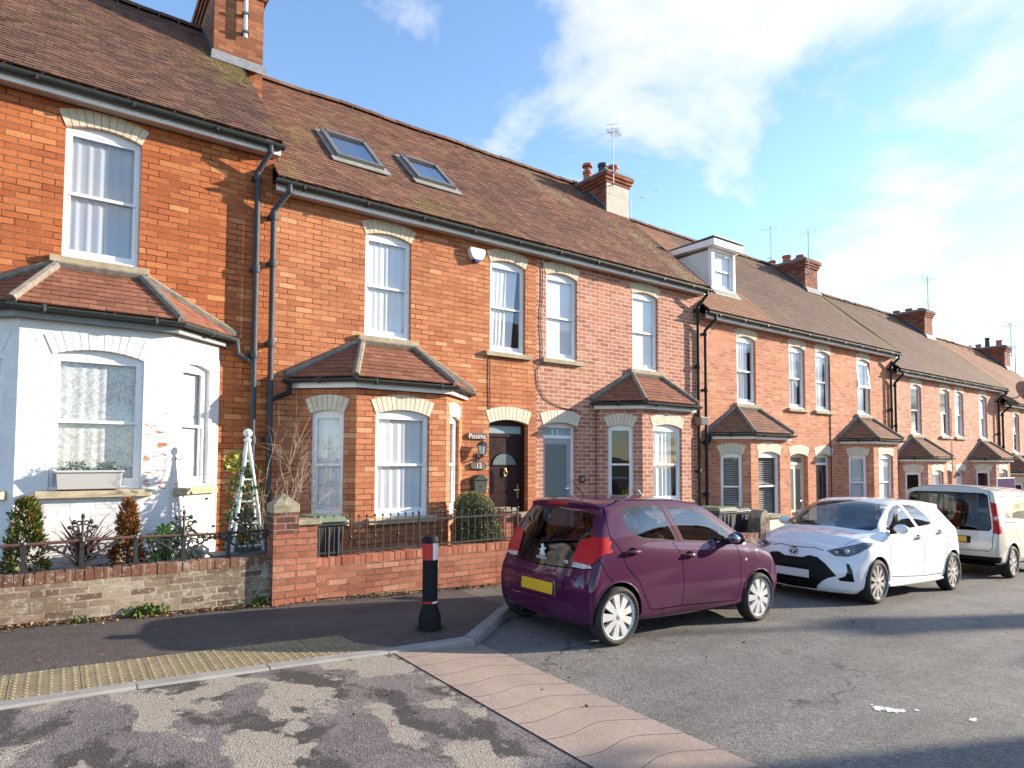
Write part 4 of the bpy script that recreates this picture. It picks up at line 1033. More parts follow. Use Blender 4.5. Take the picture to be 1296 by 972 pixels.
# box dormer
M['dormer_cheek'] = plain('dormer_cheek_panel', (.60, .64, .60), .5, var=.12, scale=2)
def dormer(h, org, x0, x1, yf, zs):
    zb = roof_z(zs, yf) + .02; zt = zb + 1.12; yb = EAVE_Y + (zt - zs - .16) / PITCH
    mb = MB(); fr = Frame((x0, yf), (x1, yf)); W = x1 - x0
    wall_panel(mb, fr, 0, W, zb, zt - .02, [(.06, W - .06, zb + .07, zt - .11)], .08)
    mb.box(x0 - .012, x0 + .09, yf + .003, yf + .1, zb, zt - .02)
    m2 = mb
    dm = mb.build('dormer', M['white'], h, org=org)
    mb = MB()
    for x in (x0, x1):
        mb = MB(); mb.quad((x, yf, zb), (x, yf, zt - .1), (x, yb, zt - .1), (x, yf + .02, zb)); mb.build('dormer_cheek', M['dormer_cheek'], dm, org=org)
    mb = MB()
    for x in (x0 - .008, x1 + .008):
        a, b = Vector((x, yf + .08, zb + .06)), Vector((x, yb, zt - .02))
        mb.hexa([(x - .012, yf + .0, zb), (x + .012, yf + .0, zb), (x + .012, yb, zt - .10), (x - .012, yb, zt - .10), (x - .012, yf + .0, zb + .1), (x + .012, yf + .0, zb + .1), (x + .012, yb, zt), (x - .012, yb, zt)])
    mb.build('cheek_trim', M['white'], dm, org=org, fix=True)
    window(dm, org, fr, .06, W - .06, zb + .07, zt - .13, zt - .11, 'blind', None, seed=4, fw=.04)
    mb = MB(); mb.hexa([(x0 - .13, yf - .16, zt - .06), (x1 + .13, yf - .16, zt - .06), (x1 + .13, yb + .2, zt + .0), (x0 - .13, yb + .2, zt + .0), (x0 - .13, yf - .16, zt + .10), (x1 + .13, yf - .16, zt + .10), (x1 + .13, yb + .2, zt + .14), (x0 - .13, yb + .2, zt + .14)])
    mb.build('dormer_roof', M['fascia'], dm, org=org, fix=True, bevel=.01)
    mb = MB(); mb.box(x0 - .16, x1 + .16, yf - .19, yb, zt + .141, zt + .155); mb.build('dormer_felt', M['lead_pale'], dm, org=org)
    mb = MB(); mb.hexa([(x0 - .05, yf - .14, roof_z(zs, yf - .14) + .02), (x1 + .05, yf - .14, roof_z(zs, yf - .14) + .02), (x1 + .05, yf, zb), (x0 - .05, yf, zb), (x0 - .05, yf - .14, roof_z(zs, yf - .14) + .03), (x1 + .05, yf - .14, roof_z(zs, yf - .14) + .03), (x1 + .05, yf - .004, zb + .05), (x0 - .05, yf - .004, zb + .05)])
    mb.build('dormer_apron', M['lead_pale'], dm, org=org)
dormer(h10, o10, 12.74, 13.66, 9.60, Z10)

# cables clipped to the brickwork
def cable(h, o, pts, r=.007):
    mb = MB(); mb.tube(pts, r, 5); mb.build('wall_cable', M['pipe_black'], h, org=o, smooth=True)
cable(h12, o12, [(5.89, 8.985, 1.78), (5.885, 8.985, 1.4), (5.895, 8.985, .88)])
rc = random.Random(2)
cable(h11, o11, [(6.94, 8.985, 3.6), (7.0, 8.985, 3.62), (7.02, 8.985, 3.4)] + [(7.0 + rc.uniform(-.02, .02), 8.985, 3.3 - i * .3) for i in range(6)] + [(6.9, 8.985, 1.62), (6.93, 8.985, 1.35), (7.1, 8.985, 1.12), (7.4, 8.985, 1.0), (7.95, 8.985, .93)])
cable(h11, o11, [(8.32, 8.985, .98), (8.33, 8.985, 0), (8.32, 8.985, -1.2)])
cable(h9, o9, [(16.98, 8.985, 2.7), (16.98, 8.985, 1.0), (16.97, 8.985, -1.0)], .012)
cable(h8, o8, [(25.05, 8.985, 1.9), (25.05, 8.985, -.5)], .007)
# a purple board with a white frame fixed to the bay
mb = MB(); mb.box(25.8, 27.5, 7.93, 7.96, -1.02, -.52); s = tag(mb.build('sale_board', M['white'], org=(26.65, 7.95, -1.0), fix=True), 'purple sale board in a white frame above the cream van', 'sign')
M['purple_board'] = plain('purple_board', (.06, .03, .10), .95, spec=.05)
mb = MB(); mb.box(25.84, 27.46, 7.922, 7.929, -1.0, -.55); mb.build('board_face', M['purple_board'], s, org=(26.65, 7.95, -1.0))
mb = MB(); mb.box(26.6, 26.7, 7.965, 8.03, -3.0, -.5); mb.build('board_post', M['white'], s, org=(26.65, 7.95, -1.0))

# ------------------------------------------------------------------ small things fixed to the houses
mb = MB()   # alarm box
pl = [(5.45, 3.57), (5.72, 3.57), (5.745, 3.53), (5.70, 3.41), (5.61, 3.34), (5.56, 3.34), (5.47, 3.41), (5.425, 3.53)]
mb.prism([(x, z) for x, z in pl], 8.90, 9.0); ab = tag(mb.build('alarm_box', M['white'], org=(5.58, 8.95, 3.45), fix=True, bevel=.012), 'white alarm box high on the orange brick between two windows', 'alarm box')
M['blue'] = plain('blue_plastic', (.02, .05, .22), .4)
mb = MB(); mb.prism([(5.505, 3.375), (5.665, 3.375), (5.615, 3.332), (5.555, 3.332)], 8.893, 8.99); mb.build('strobe_lens', M['blue'], ab, org=(5.58, 8.95, 3.45), fix=True)
def pill(x0, x1, z0, z1, n=6):
    r = (z1 - z0) / 2; zc = (z0 + z1) / 2
    return [(x1 - r + r * math.sin(math.pi * i / n), zc - r * math.cos(math.pi * i / n)) for i in range(n + 1)] + [(x0 + r - r * math.sin(math.pi * i / n), zc + r * math.cos(math.pi * i / n)) for i in range(n + 1)]
M['slate_plaque'] = plain('grey_brown_plaque', (.10, .075, .075), .5)
M['cream_letter'] = plain('cream_lettering', (.75, .73, .66), .6, var=.02)
def text(body, size, loc, parent, mat, rot=(R(90), 0, 0), name='lettering', ext=.002, align='CENTER'):
    cu = bpy.data.curves.new(name, 'FONT'); cu.body = body; cu.size = size; cu.extrude = ext; cu.align_x = align; cu.align_y = 'CENTER'
    tmp = bpy.data.objects.new(name, cu); COL.objects.link(tmp); bpy.context.view_layer.update()
    me = bpy.data.meshes.new_from_object(tmp.evaluated_get(bpy.context.evaluated_depsgraph_get())); me.name = name
    bpy.data.objects.remove(tmp); bpy.data.curves.remove(cu); me.materials.clear(); me.materials.append(mat)
    t = bpy.data.objects.new(name, me); COL.objects.link(t)
    t.rotation_euler = rot
    t.location = Vector(loc) - (Vector(parent.location) if parent else Vector()); t.parent = parent
    return t
def plaque(x0, x1, z0, z1, label, cat, body, size, name):
    mb = MB(); mb.prism(pill(x0, x1, z0, z1), 8.965, 8.99); o = tag(mb.build(name, M['slate_plaque'], org=((x0 + x1) / 2, 8.98, (z0 + z1) / 2), fix=True, bevel=.006), label, cat)
    mb = MB(); pp = [(x, 8.962, z) for x, z in pill(x0 + .012, x1 - .012, z0 + .012, z1 - .012)]; mb.tube(pp + [pp[0]], .0028, 5); mb.build('raised_border', M['plastic_grey'], o, org=((x0 + x1) / 2, 8.98, (z0 + z1) / 2))
    text(body, size, ((x0 + x1) / 2, 8.962, (z0 + z1) / 2 - .004), o, M['cream_letter'])
plaque(5.43, 5.835, .365, .47, 'grey oval name plaque above the wall lantern by the plum door', 'name plaque', 'Posima', .118, 'name_plaque')
plaque(5.50, 5.825, -.135, -.015, 'grey oval number plaque between lantern and letterbox', 'number plaque', '12', .115, 'number_plaque')
mb = MB(); mb.box(7.895, 8.035, 8.975, 8.995, -.40, -.265); o = tag(mb.build('number_plaque', M['plastic_black'], org=(7.965, 8.985, -.33), fix=True, bevel=.01), 'small square black number plaque beside the grey half-glazed door', 'number plaque')
text('11', .10, (7.965, 8.972, -.335), o, M['cream_letter'])
text('11', .24, (7.44, 9.146, .50), h11, M['white'], name='fanlight_number')
# wall lantern
lx, ly, lz = 5.66, 8.86, .20
ln = thing('wall_lantern', 'black framed wall lantern between the two oval plaques', 'lantern', (lx, 9, lz))
mb = MB(); mb.tube([(lx, 8.99, lz - .13), (lx, 8.93, lz - .16), (lx, ly, lz - .12)], .012, 6); mb.box(lx - .03, lx + .03, 8.975, 9.0, lz - .2, lz - .07)
mb.ball((lx, ly, lz - .105), (.035, .035, .03)); mb.build('bracket', M['iron'], ln, org=(lx, 9, lz), smooth=True)
mb = MB(); mb.lathe((lx, ly, lz), [(.055, -.085), (.085, .06)], 6); mb.build('lantern_glass', M['glass_frost'], ln, org=(lx, 9, lz))
mb = MB(); mb.lathe((lx, ly, lz), [(.11, .06), (.10, .075), (.045, .12), (.02, .13), (.02, .15), (.001, .165)], 6)
for k in range(6):
    a = math.pi * 2 * k / 6; mb.tube([(lx + .056 * math.cos(a), ly + .056 * math.sin(a), lz - .085), (lx + .087 * math.cos(a), ly + .087 * math.sin(a), lz + .06)], .006, 4)
mb.lathe((lx, ly, lz), [(.062, -.095), (.062, -.08)], 6); mb.build('lantern_cap', M['iron'], ln, org=(lx, 9, lz))
# letterbox
lb = thing('wall_letterbox', 'dark grey arched letterbox on the wall left of the plum door', 'letterbox', (5.64, 9, -.53))
mb = MB(); mb.prism([(5.535, -.53), (5.745, -.53), (5.775, -.31), (5.505, -.31)], 8.86, 8.99); mb.build('box', M['plastic_dark'] if 'plastic_dark' in M else M['gutter'], lb, org=(5.64, 9, -.53), fix=True, bevel=.008)
mb = MB(); ar = [(5.49 + .30 * i / 10, -.31 + .085 * math.sin(math.pi * i / 10)) for i in range(11)]
mb.prism(ar, 8.84, 8.995); mb.build('lid', M['gutter'], lb, org=(5.64, 9, -.53), fix=True, bevel=.006)
mb = MB(); mb.lathe((5.65, 8.858, -.41), [(.012, 0), (.012, -.006)], 10, 'y'); mb.build('lock', M['chrome'], lb, org=(5.64, 9, -.53))

# tv aerials
def aerial(label, base, h, dirv, L=1.0, n=9, r=.014, off=.1, tilt=.0, foot=True):
    b = Vector(base); t = thing('tv_aerial', label, 'aerial', base, 'tv aerials on the chimneys')
    mb = MB(); mb.tube([b, b + Vector((0, 0, h))], r, 6); mb.build('mast', M['alu'], t, org=base)
    d = Vector((dirv[0], dirv[1], tilt)).normalized(); s = d.cross(Vector((0, 0, 1))).normalized(); q = b + Vector((0, 0, h - off))
    mb = MB(); mb.tube([q - d * L * .25, q + d * L * .75], r * .7, 5); mb.build('boom', M['alu'], t, org=base)
    mb = MB()
    for i in range(n):
        c = q + d * L * (-.2 + .95 * i / (n - 1)); w = .17 - .05 * i / n; mb.tube([c - s * w, c + s * w], r * .35, 4)
    if n > 4: c = q - d * L * .24; mb.tube([c - s * .14 + Vector((0, 0, .1)), c + s * .14 + Vector((0, 0, .1))], r * .4, 4); mb.tube([c - s * .14 - Vector((0, 0, .1)), c + s * .14 - Vector((0, 0, .1))], r * .4, 4)
    mb.build('element', M['alu'], t, org=base)
    if foot:
        mb = MB()
        for z in (.12, .42): mb.tube([b + Vector((0, 0, z)), b + Vector((0, .16, z))], .012, 5); mb.ball(b + Vector((0, 0, z)), .028, 6, 4)
        mb.build('bracket', M['iron'], t, org=base)
aerial('tall aerial on the grey rendered chimney', (10.92, 11.13, 6.75), 1.58, (.62, .5), 1.1, tilt=.25)
aerial('slim aerial rising behind the rendered chimney from the lower roof', (13.40, 12.95, 6.2), 1.52, (.78, .1), 1.9, 3, tilt=.45, r=.016)
aerial('aerial standing behind the first chimney beyond the dormer', (20.5, 12.9, 6.9), 1.6, (.8, .2), 1.9, 3, tilt=.3, r=.018)
aerial('aerial fixed to the front corner of the first chimney beyond the dormer', (19.86, 11.14, 6.1), 1.6, (.8, .2), 1.9, 3, tilt=.3, r=.018)
aerial('aerial on the chimney above the house with the sale board', (28.98, 11.12, 6.2), 1.5, (.9, .25), 3.0, 5, tilt=.22, r=.026)
aerial('aerial on the chimney nearest the right edge of the roofs', (38.6, 11.1, 5.3), 1.75, (.9, .1), 3.6, 5, tilt=.12, r=.03)
aerial('farthest aerial, cut off by the right edge of the view', (42.3, 12, 4.0), 2.45, (.9, .1), 3.2, 3, tilt=.12, r=.03)
# aerial pole fixed to the big orange chimney
pb = (2.36, 11.22, Z13 + 3.0)
t = thing('aerial_pole', 'white pole clamped to the tall orange chimney at the top left', 'pole', pb)
mb = MB(); mb.tube([pb, (pb[0], pb[1], pb[2] + 1.9)], .032, 8); mb.build('mast', M['white'], t, org=pb, smooth=True)
for z in (.1, .42, .72): mb = MB(); mb.box(pb[0] - .055, pb[0] + .055, pb[1] - .05, 11.31, pb[2] + z - .02, pb[2] + z + .02); mb.build('clamp', M['gutter_grey'], t, org=pb)
# satellite dish
sd = (31.0, 8.55, 2.78); t = thing('satellite_dish', 'grey oval satellite dish at the eaves near the right edge', 'satellite dish', sd)
mb = MB(); mb.lathe((0, 0, 0), [(.001, .0), (.15, .01), (.32, .045), (.46, .1), (.47, .105), (.46, .115), (.3, .06), (.001, .02)], 26)
M['dish'] = plain('dish_grey', (.30, .27, .25), .5, var=.1)
ob = mb.build('dish', M['dish'], t, smooth=True); ob.rotation_euler = (R(62), 0, R(52))
mb = MB(); mb.tube([sd, (31.0, 8.8, 2.6), (31.0, 8.98, 2.6)], .03, 6); mb.tube([(31.0, 8.55, 2.45), (31.3, 8.2, 2.65)], .018, 5); mb.build('arm', M['alu'], t, org=sd)
# overhead wires
for k, (z0, z1, lab) in enumerate(((10.8, 14.1, 'top overhead wire crossing the sky above the far chimneys'), (10.4, 13.25, 'middle overhead wire crossing the sky above the far chimneys'), (10.1, 12.7, 'lowest overhead wire crossing the sky above the far chimneys'))):
    p0 = Vector((40.8, 22, z0)); p1 = Vector((84, 22, z1 + .3)); mb = MB()
    mb.tube([p0.lerp(p1, i / 20) - Vector((0, 0, 1.4 * math.sin(math.pi * i / 20) * .3)) for i in range(21)], .016, 4)
    tag(mb.build('overhead_wire', M['iron'], org=tuple(p0)), lab, 'wire', 'overhead wires in the sky')
# ------------------------------------------------------------------ front walls, piers and railings
M['pier_cap'] = plain('mossy_pier_cap', (.29, .25, .17), .9, var=.35, scale=11, bumpy=.5)
M['brick_plum'] = brick_mat('brick_plum_dark', [(0, (.09, .04, .035)), (.5, (.15, .062, .05)), (1, (.21, .09, .07))], (.33, .22, .16), .007)
def garden_wall(label, x0, x1, top, mat, edge, y0=7.6, y1=7.82, cap=.10, step=1.2):
    org = ((x0 + x1) / 2, (y0 + y1) / 2, pave_z((x0 + x1) / 2, 7.6))
    t = thing('garden_wall', label, 'wall', org)
    mb = MB(); rj = random.Random(int(x0 * 7))
    mb.hexa([(x0, y0, pave_z(x0, 7.6) - .25), (x1, y0, pave_z(x1, 7.6) - .25), (x1, y1, pave_z(x1, 7.6) - .25), (x0, y1, pave_z(x0, 7.6) - .25), (x0, y0, top - cap), (x1, y0, top - cap), (x1, y1, top - cap), (x0, y1, top - cap)])
    mb.build('brick_courses', mat, t, org=org)
    mb = MB(); x = x0
    while x < x1 - .01:   # bricks laid on edge along the top
        e = min(x + .078, x1); j = rj.uniform(-.004, .004); k = rj.uniform(-.005, .004)
        mb.box(x + .003, e - .003, y0 - .004 + j, y1 + .006 + j, top - cap + .001, top + k); x = e
    mb.mi = 1; mb.box(x0, x1, y0 + .006, y1 - .004, top - cap - .002, top - .01)
    mb.build('coping', [edge, M['mortar']], t, org=org)
    return t, org
w13, ow13 = garden_wall('low lichened old brick wall under ornate railings', -4.2, 1.995, -1.078, M['brick_wall_old'], M['brick_edge_old_tile'] if 'brick_edge_old_tile' in M else M['brick_edge_old'])
w12, ow12 = garden_wall('clean red brick garden wall behind the black bollard', 2.52, 5.62, -1.168, M['brick_wall_new'], M['brick_edge'])
# broken corner with an old drain pipe end
mb = MB(); mb.box(1.80, 2.06, 7.594, 7.599, -1.66, -1.545); mb.build('dark_hole_patch', M['interior'], w13, org=ow13)  # dark plate on the wall face paints the shade of the hole
mb = MB(); mb.lathe((2.0, 7.565, -1.575), [(.03, .035), (.03, .0), (.047, .0), (.047, .035)], 14, 'y'); mb.build('drain_pipe_end', M['stone'], w13, org=ow13, smooth=True)
mb = MB(); rj = random.Random(8)
for i in range(26):
    x, z, r = 1.78 + rj.random() * .34, -1.70 + rj.random() * .05, rj.uniform(.012, .035); mb.ball((x, 7.56 + rj.uniform(-.04, .03), z + .015), (r, r, r * .7), 6, 4)
mb.build('broken_brick_rubble', M['brick_plum'], w13, org=ow13)

def pier(label, x0, x1, y0, y1, zb, zt, mat, cap='pyramid', capz=.18, dark=0, ov=.0):
    org = ((x0 + x1) / 2, (y0 + y1) / 2, zb); t = thing('gate_pier', label, 'pier', org)
    mb = MB(); mb.box(x0, x1, y0, y1, zb - .2, zt - dark); mb.build('brick_shaft', mat, t, org=org)
    if dark: mb = MB(); mb.box(x0 - .003, x1 + .003, y0 - .003, y1 + .003, zt - dark + .001, zt); mb.build('dark_brick_courses', M['brick_plum'], t, org=org)
    mb = MB(); xm, ym = org[0], org[1]
    if cap == 'pyramid':
        a = [(x0 - .012, y0 - .012), (x1 + .012, y0 - .012), (x1 + .012, y1 + .012), (x0 - .012, y1 + .012)]
        for i in range(4):
            p, q = a[i], a[(i + 1) % 4]; mb.quad((*p, zt + .001), (*q, zt + .001), (*q, zt + .09), (*p, zt + .09)); mb.quad((*p, zt + .09), (*q, zt + .09), (xm + (q[0] - xm) * .08, ym + (q[1] - ym) * .08, zt + capz), (xm + (p[0] - xm) * .08, ym + (p[1] - ym) * .08, zt + capz))
        mb.quad(*[(xm + (p[0] - xm) * .08, ym + (p[1] - ym) * .08, zt + capz) for p in a]); mb.quad(*[(*p, zt + .001) for p in reversed(a)])
        mb.build('cap_stone', M['pier_cap'], t, org=org, fix=True, bevel=.008)
    else:
        mb.box(x0 - ov, x1 + ov, y0 - ov, y1 + ov, zt + .001, zt + capz); mb.build('cap_stone', M['pier_cap'], t, org=org, fix=True, bevel=.01)
    return t
pier('brick pier with a pointed stone cap between the two front gardens', 1.998, 2.275, 7.50, 7.77, -1.64, -.60, M['brick_wall_new'], dark=.24, capz=.215)
pier('low brick pier with a flat stone cap beside the pointed pier', 2.28, 2.518, 7.55, 7.78, -1.65, -.755, M['brick_wall_new'], 'flat', .065, ov=.035)
pier('flat capped gate pier partly hidden by the clipped bush', 5.72, 5.92, 8.3, 8.5, -1.8, -.80, M['brick_wall_new'], 'flat', .06, ov=.035)
pier('wide flat capped gate pier in front of the plum door step', 6.02, 6.36, 8.25, 8.5, -1.8, -.90, M['brick_wall_new'], 'flat', .065, ov=.04)
wall11, ow11 = garden_wall('weathered brick front wall half hidden by the purple car', 6.5, 11.52, -1.42, M['brick_wall_old'], M['brick_edge_old'])
# round topped pier and whitewashed return wall
rp = (11.7, 7.72, -2.0); t = thing('gate_pier', 'round topped old brick pier between the bins and the white car', 'pier', rp)
mb = MB(); mb.box(11.525, 11.85, 7.58, 7.86, -2.3, -1.13); mb.build('brick_shaft', M['brick_wall_old'], t, org=rp)
mb = MB(); mb.prism([(11.52 + .335 * i / 12, -1.129 + .15 * math.sin(math.pi * i / 12) ** .7) for i in range(13)], 7.575, 7.865); mb.build('rounded_cap', M['pier_cap'], t, org=rp, fix=True, bevel=.01)
wp = (12.2, 7.72, -2.05); M['whitewash'] = plain('whitewashed_brick', (.72, .68, .6), .85, var=.1, scale=9, bumpy=.5)
t = thing('garden_wall', 'short whitewashed wall beside the round topped pier', 'wall', wp)
mb = MB(); mb.box(11.9, 12.5, 7.62, 7.84, -2.35, -1.17); mb.build('wall_face', M['whitewash'], t, org=wp); mb = MB(); mb.box(11.87, 12.53, 7.58, 7.87, -1.169, -1.10); mb.build('coping', M['pier_cap'], t, org=wp, bevel=.01, fix=True)
garden_wall('orange brick front wall behind the white car', 12.55, 20.3, -1.62, M['brick_10'], M['brick_edge'])

def dup(o, parent, loc=(0, 0, 0)):
    c = o.copy(); COL.objects.link(c); c.parent = parent; c.location = loc; return c
# slim black railings with ball tops
ro = (3.88, 7.70, -1.168); t = thing('garden_railing', 'slim black railings with ball tops on the clean red brick wall', 'railing', ro)
mb = MB(); mb.box(2.56, 5.56, 7.692, 7.708, -.792, -.768); mb.build('top_rail', M['iron'], t, org=ro)
mb = MB(); mb.box(2.56, 5.56, 7.692, 7.708, -1.135, -1.112); mb.build('bottom_rail', M['iron'], t, org=ro)
def bar(x, r, z1, knot=False):
    mb = MB(); mb.tube([(x, 7.70, -1.16), (x, 7.70, z1)], r, 6); mb.ball((x, 7.70, z1 + .008), .018, 8, 6)
    if knot: mb.ball((x, 7.70, -.95), (.017, .017, .03), 8, 6); mb.ball((x, 7.70, -.91), .013, 6, 4); mb.ball((x, 7.70, -.99), .013, 6, 4)
    return mb
b0 = bar(2.66, .0065, -.70).build('bar', M['iron'], t, org=ro, smooth=True)
k0 = bar(2.66, .0065, -.70, True).build('bar', M['iron'], t, org=ro, smooth=True); k0.location = (3 * .107, 0, 0)
for i in range(1, 28):
    if i in (3, 12): continue
    dup(k0 if i in (6, 9, 15, 18, 21) else b0, t, (i * .107, 0, 0))
for x in (2.58, 3.93, 5.55):
    mb = MB(); mb.box(x - .013, x + .013, 7.687, 7.713, -1.165, -.70); mb.ball((x, 7.70, -.685), .022, 8, 6); mb.build('post', M['iron'], t, org=ro)
# ornate cast iron railings
ro = (-.4, 7.71, -1.078); t = thing('garden_railing', 'old rusty topped railings with scrolled iron ornaments on the lichened wall', 'railing', ro)
mb = MB(); pts = [(x, 7.71 + .004 * math.sin(x * 9), -.803 + .008 * math.sin(x * 3.1) ) for x in steps(-4.2, 1.99, 40)]; mb.tube(pts, .0165, 8); mb.build('top_rail', M['iron_rust'], t, org=ro, smooth=True)
xs13 = [-1.62, -1.16, -.70, -.24, .22, .68, 1.12, 1.57]
p0 = None
for x in xs13:
    if p0 is None:
        mb = MB(); mb.box(x - .02, x + .02, 7.69, 7.73, -1.085, -.82); mb.box(x - .028, x + .028, 7.683, 7.737, -1.085, -1.06); mb.lathe((x, 7.71, -.825), [(.02, 0), (.026, .02), (.02, .04)], 10)
        p0 = mb.build('post', M['iron'], t, org=ro); px0 = x
    else: dup(p0, t, (x - px0, 0, 0))
def ornament(x):
    mb = MB(); z = -.825
    def ring(cx_, cz_, r, w=.0105, a0=0, a1=6.283, n=14): mb.tube([(cx_ + r * math.cos(a0 + (a1 - a0) * i / n), 7.71, cz_ + r * math.sin(a0 + (a1 - a0) * i / n)) for i in range(n + 1)], w, 5)
    for s in (-1, 1):
        ring(x + s * .095, z - .075, .052); ring(x + s * .165, z - .05, .036, .009); ring(x + s * .218, z - .035, .024, .008); ring(x + s * .262, z - .025, .016, .008); ring(x + s * .06, z - .15, .032, .009); ring(x + s * .035, z - .2, .02, .008)
        mb.tube([(x + s * (.31 - .3 * i / 10), 7.71, z - .012 - .20 * (i / 10) ** 1.5) for i in range(11)], .0095, 5)
        mb.ball((x + s * .31, 7.71, z - .02), (.02, .012, .02), 7, 5)
        ring(x + s * .045, z + .085, .03, .009); ring(x + s * .06, z + .145, .024, .009); ring(x + s * .03, z + .2, .02, .008)
        mb.ball((x + s * .105, 7.71, z + .16), (.026, .011, .02), 7, 5); mb.ball((x + s * .07, 7.71, z + .21), (.022, .011, .026), 7, 5)
    mb.tube([(x, 7.71, z), (x, 7.71, z + .25)], .013, 6); mb.ball((x, 7.71, z + .265), (.018, .014, .03), 8, 6)
    mb.build('scroll_ornament', M['iron'], t, org=ro, smooth=True)
for x in (-1.16, .22, 1.12, 1.74): ornament(x)
for x in (.68, -.24):   # small feet scrolls
    mb = MB()
    for s in (1,):
        for k, (dx, dz, r) in enumerate(((.05, .03, .028), (.1, .022, .02), (.14, .018, .014))):
            mb.tube([(x + dx + r * math.cos(a * .5236), 7.71, -1.078 + dz + r * math.sin(a * .5236)) for a in range(13)], .008, 5)
    mb.build('foot_scroll', M['iron'], t, org=ro, smooth=True)

# bollard
bx_, by_ = 3.11, 5.84; bz = pave_z(bx_, by_); t = thing('bollard', 'black plastic bollard with a red and white reflective band near the kerb corner', 'bollard', (bx_, by_, bz))
M['bollard'] = plain('bollard_black', (.010, .010, .011), .7, spec=.2, var=.3, scale=12, bumpy=.15)
M['refl_red'] = plain('red_reflector', (.50, .02, .02), .35, var=.08); M['refl_white'] = plain('white_reflector', (.78, .77, .76), .4, var=.06)
mb = MB(); mb.lathe((bx_, by_, bz), [(.115, -.02), (.113, .13), (.086, .215), (.078, .235), (.078, .76), (.078, .875), (.084, .88), (.084, .91), (.07, .94), (.03, .953), (.001, .955)], 28)
mb.build('post', M['bollard'], t, smooth=True, org=(bx_, by_, bz))
def band(z0, z1, a0, a1, mat, r=.0795):
    mb = MB(); n = 16
    for i in range(n):
        p, q = a0 + (a1 - a0) * i / n, a0 + (a1 - a0) * (i + 1) / n
        mb.quad((bx_ + r * math.cos(p), by_ + r * math.sin(p), bz + z0), (bx_ + r * math.cos(q), by_ + r * math.sin(q), bz + z0), (bx_ + r * math.cos(q), by_ + r * math.sin(q), bz + z1), (bx_ + r * math.cos(p), by_ + r * math.sin(p), bz + z1))
    mb.build('reflective_band', M[mat], t, smooth=True, org=(bx_, by_, bz))
band(.705, .872, R(165), R(262), 'refl_red'); band(.705, .872, R(262), R(352), 'refl_white'); band(.705, .872, R(352), R(525), 'refl_red')
band(.268, .288, R(160), R(262), 'refl_red'); band(.268, .288, R(262), R(350), 'refl_white')

# wheelie bins
def bin_(label, x, y, z, lid, rot=0, h=1.07, body='bin_body', k=1):
    t = thing('wheelie_bin', label, 'bin', (x, y, z), 'wheelie bins in the front gardens', (0, 0, rot))
    w0, w1, d0, d1 = .235 * k, .285 * k, .25, .33; hb = h - .07
    mb = MB(); mb.hexa([(-w0, -d0, .05), (w0, -d0, .05), (w0, d0, .05), (-w0, d0, .05), (-w1, -d1, hb), (w1, -d1, hb), (w1, d1, hb), (-w1, d1, hb)])
    mb.hexa([(-w1 - .015, -d1 - .02, hb - .05), (w1 + .015, -d1 - .02, hb - .05), (w1 + .015, d1 + .02, hb - .05), (-w1 - .015, d1 + .02, hb - .05), (-w1 - .015, -d1 - .02, hb), (w1 + .015, -d1 - .02, hb), (w1 + .015, d1 + .02, hb), (-w1 - .015, d1 + .02, hb)])
    for s in (-.12, 0, .12): mb.box(s - .015, s + .015, -d1 - .005, -d1 + .06, .5, hb - .06)
    mb.build('body', M[body], t, fix=True, bevel=.012)
    mb = MB(); mb.hexa([(-w1 - .03, -d1 - .05, hb + .001), (w1 + .03, -d1 - .05, hb + .001), (w1 + .03, d1 + .04, hb + .001), (-w1 - .03, d1 + .04, hb + .001), (-w1 + .01, -d1 + .01, hb + .075), (w1 - .01, -d1 + .01, hb + .075), (w1 - .01, d1 - .01, hb + .06), (-w1 + .01, d1 - .01, hb + .06)])
    mb.build('lid', M[lid], t, fix=True, bevel=.015)
    mb = MB(); mb.tube([(-w1 + .03, d1 + .09, hb + .01), (w1 - .03, d1 + .09, hb + .01)], .016, 8)
    for s in (-w1 + .05, w1 - .05): mb.box(s - .02, s + .02, d1, d1 + .1, hb - .04, hb + .02)
    mb.build('handle', M[body], t)
    for s in (-1, 1):
        mb = MB(); mb.lathe((s * .26 * k, d0 - .02, .1), [(.1, -.025), (.1, .025)], 18, 'x'); mb.build('wheel', M['plastic_black'], t)
M['bin_body'] = plain('dark_grey_bin', (.028, .030, .034), .5, var=.2); M['bin_grey'] = plain('grey_bin', (.075, .078, .082), .5, var=.2)
M['lid_green'] = plain('faded_green_lid', (.15, .19, .12), .6, var=.15); M['lid_dark'] = plain('dark_lid', (.03, .034, .045), .45)
bin_('green lidded bin between the pointed pier and the bay with net curtains', 2.70, 8.02, -1.70, 'lid_green', 0, 1.02, 'bin_body', .70)
bin_('grey bin with a faded green lid behind the purple car', 10.72, 8.10, -2.0, 'lid_green', 0, 1.10, 'bin_grey')
bin_('all dark bin standing between the green lidded bin and the round topped pier', 11.45, 8.3, -2.02, 'lid_dark', 0, 1.07)
# recycling crate
co = (1.72, 7.98, -1.62); t = thing('recycling_crate', 'dark blue crate on the ground under the white trellis', 'crate', co)
M['crate'] = plain('dusty_blue_crate', (.06, .085, .12), .55, var=.25)
mb = MB(); mb.hexa([(1.5, 7.85, -1.6), (1.95, 7.85, -1.6), (1.95, 8.15, -1.6), (1.5, 8.15, -1.6), (1.46, 7.82, -1.08), (1.99, 7.82, -1.08), (1.99, 8.18, -1.08), (1.46, 8.18, -1.08)]); mb.build('box', M['crate'], t, org=co, fix=True, bevel=.01)
mb = MB(); mb.box(1.44, 2.01, 7.80, 8.2, -1.10, -1.065); mb.build('rim', M['crate'], t, org=co, fix=True, bevel=.008)

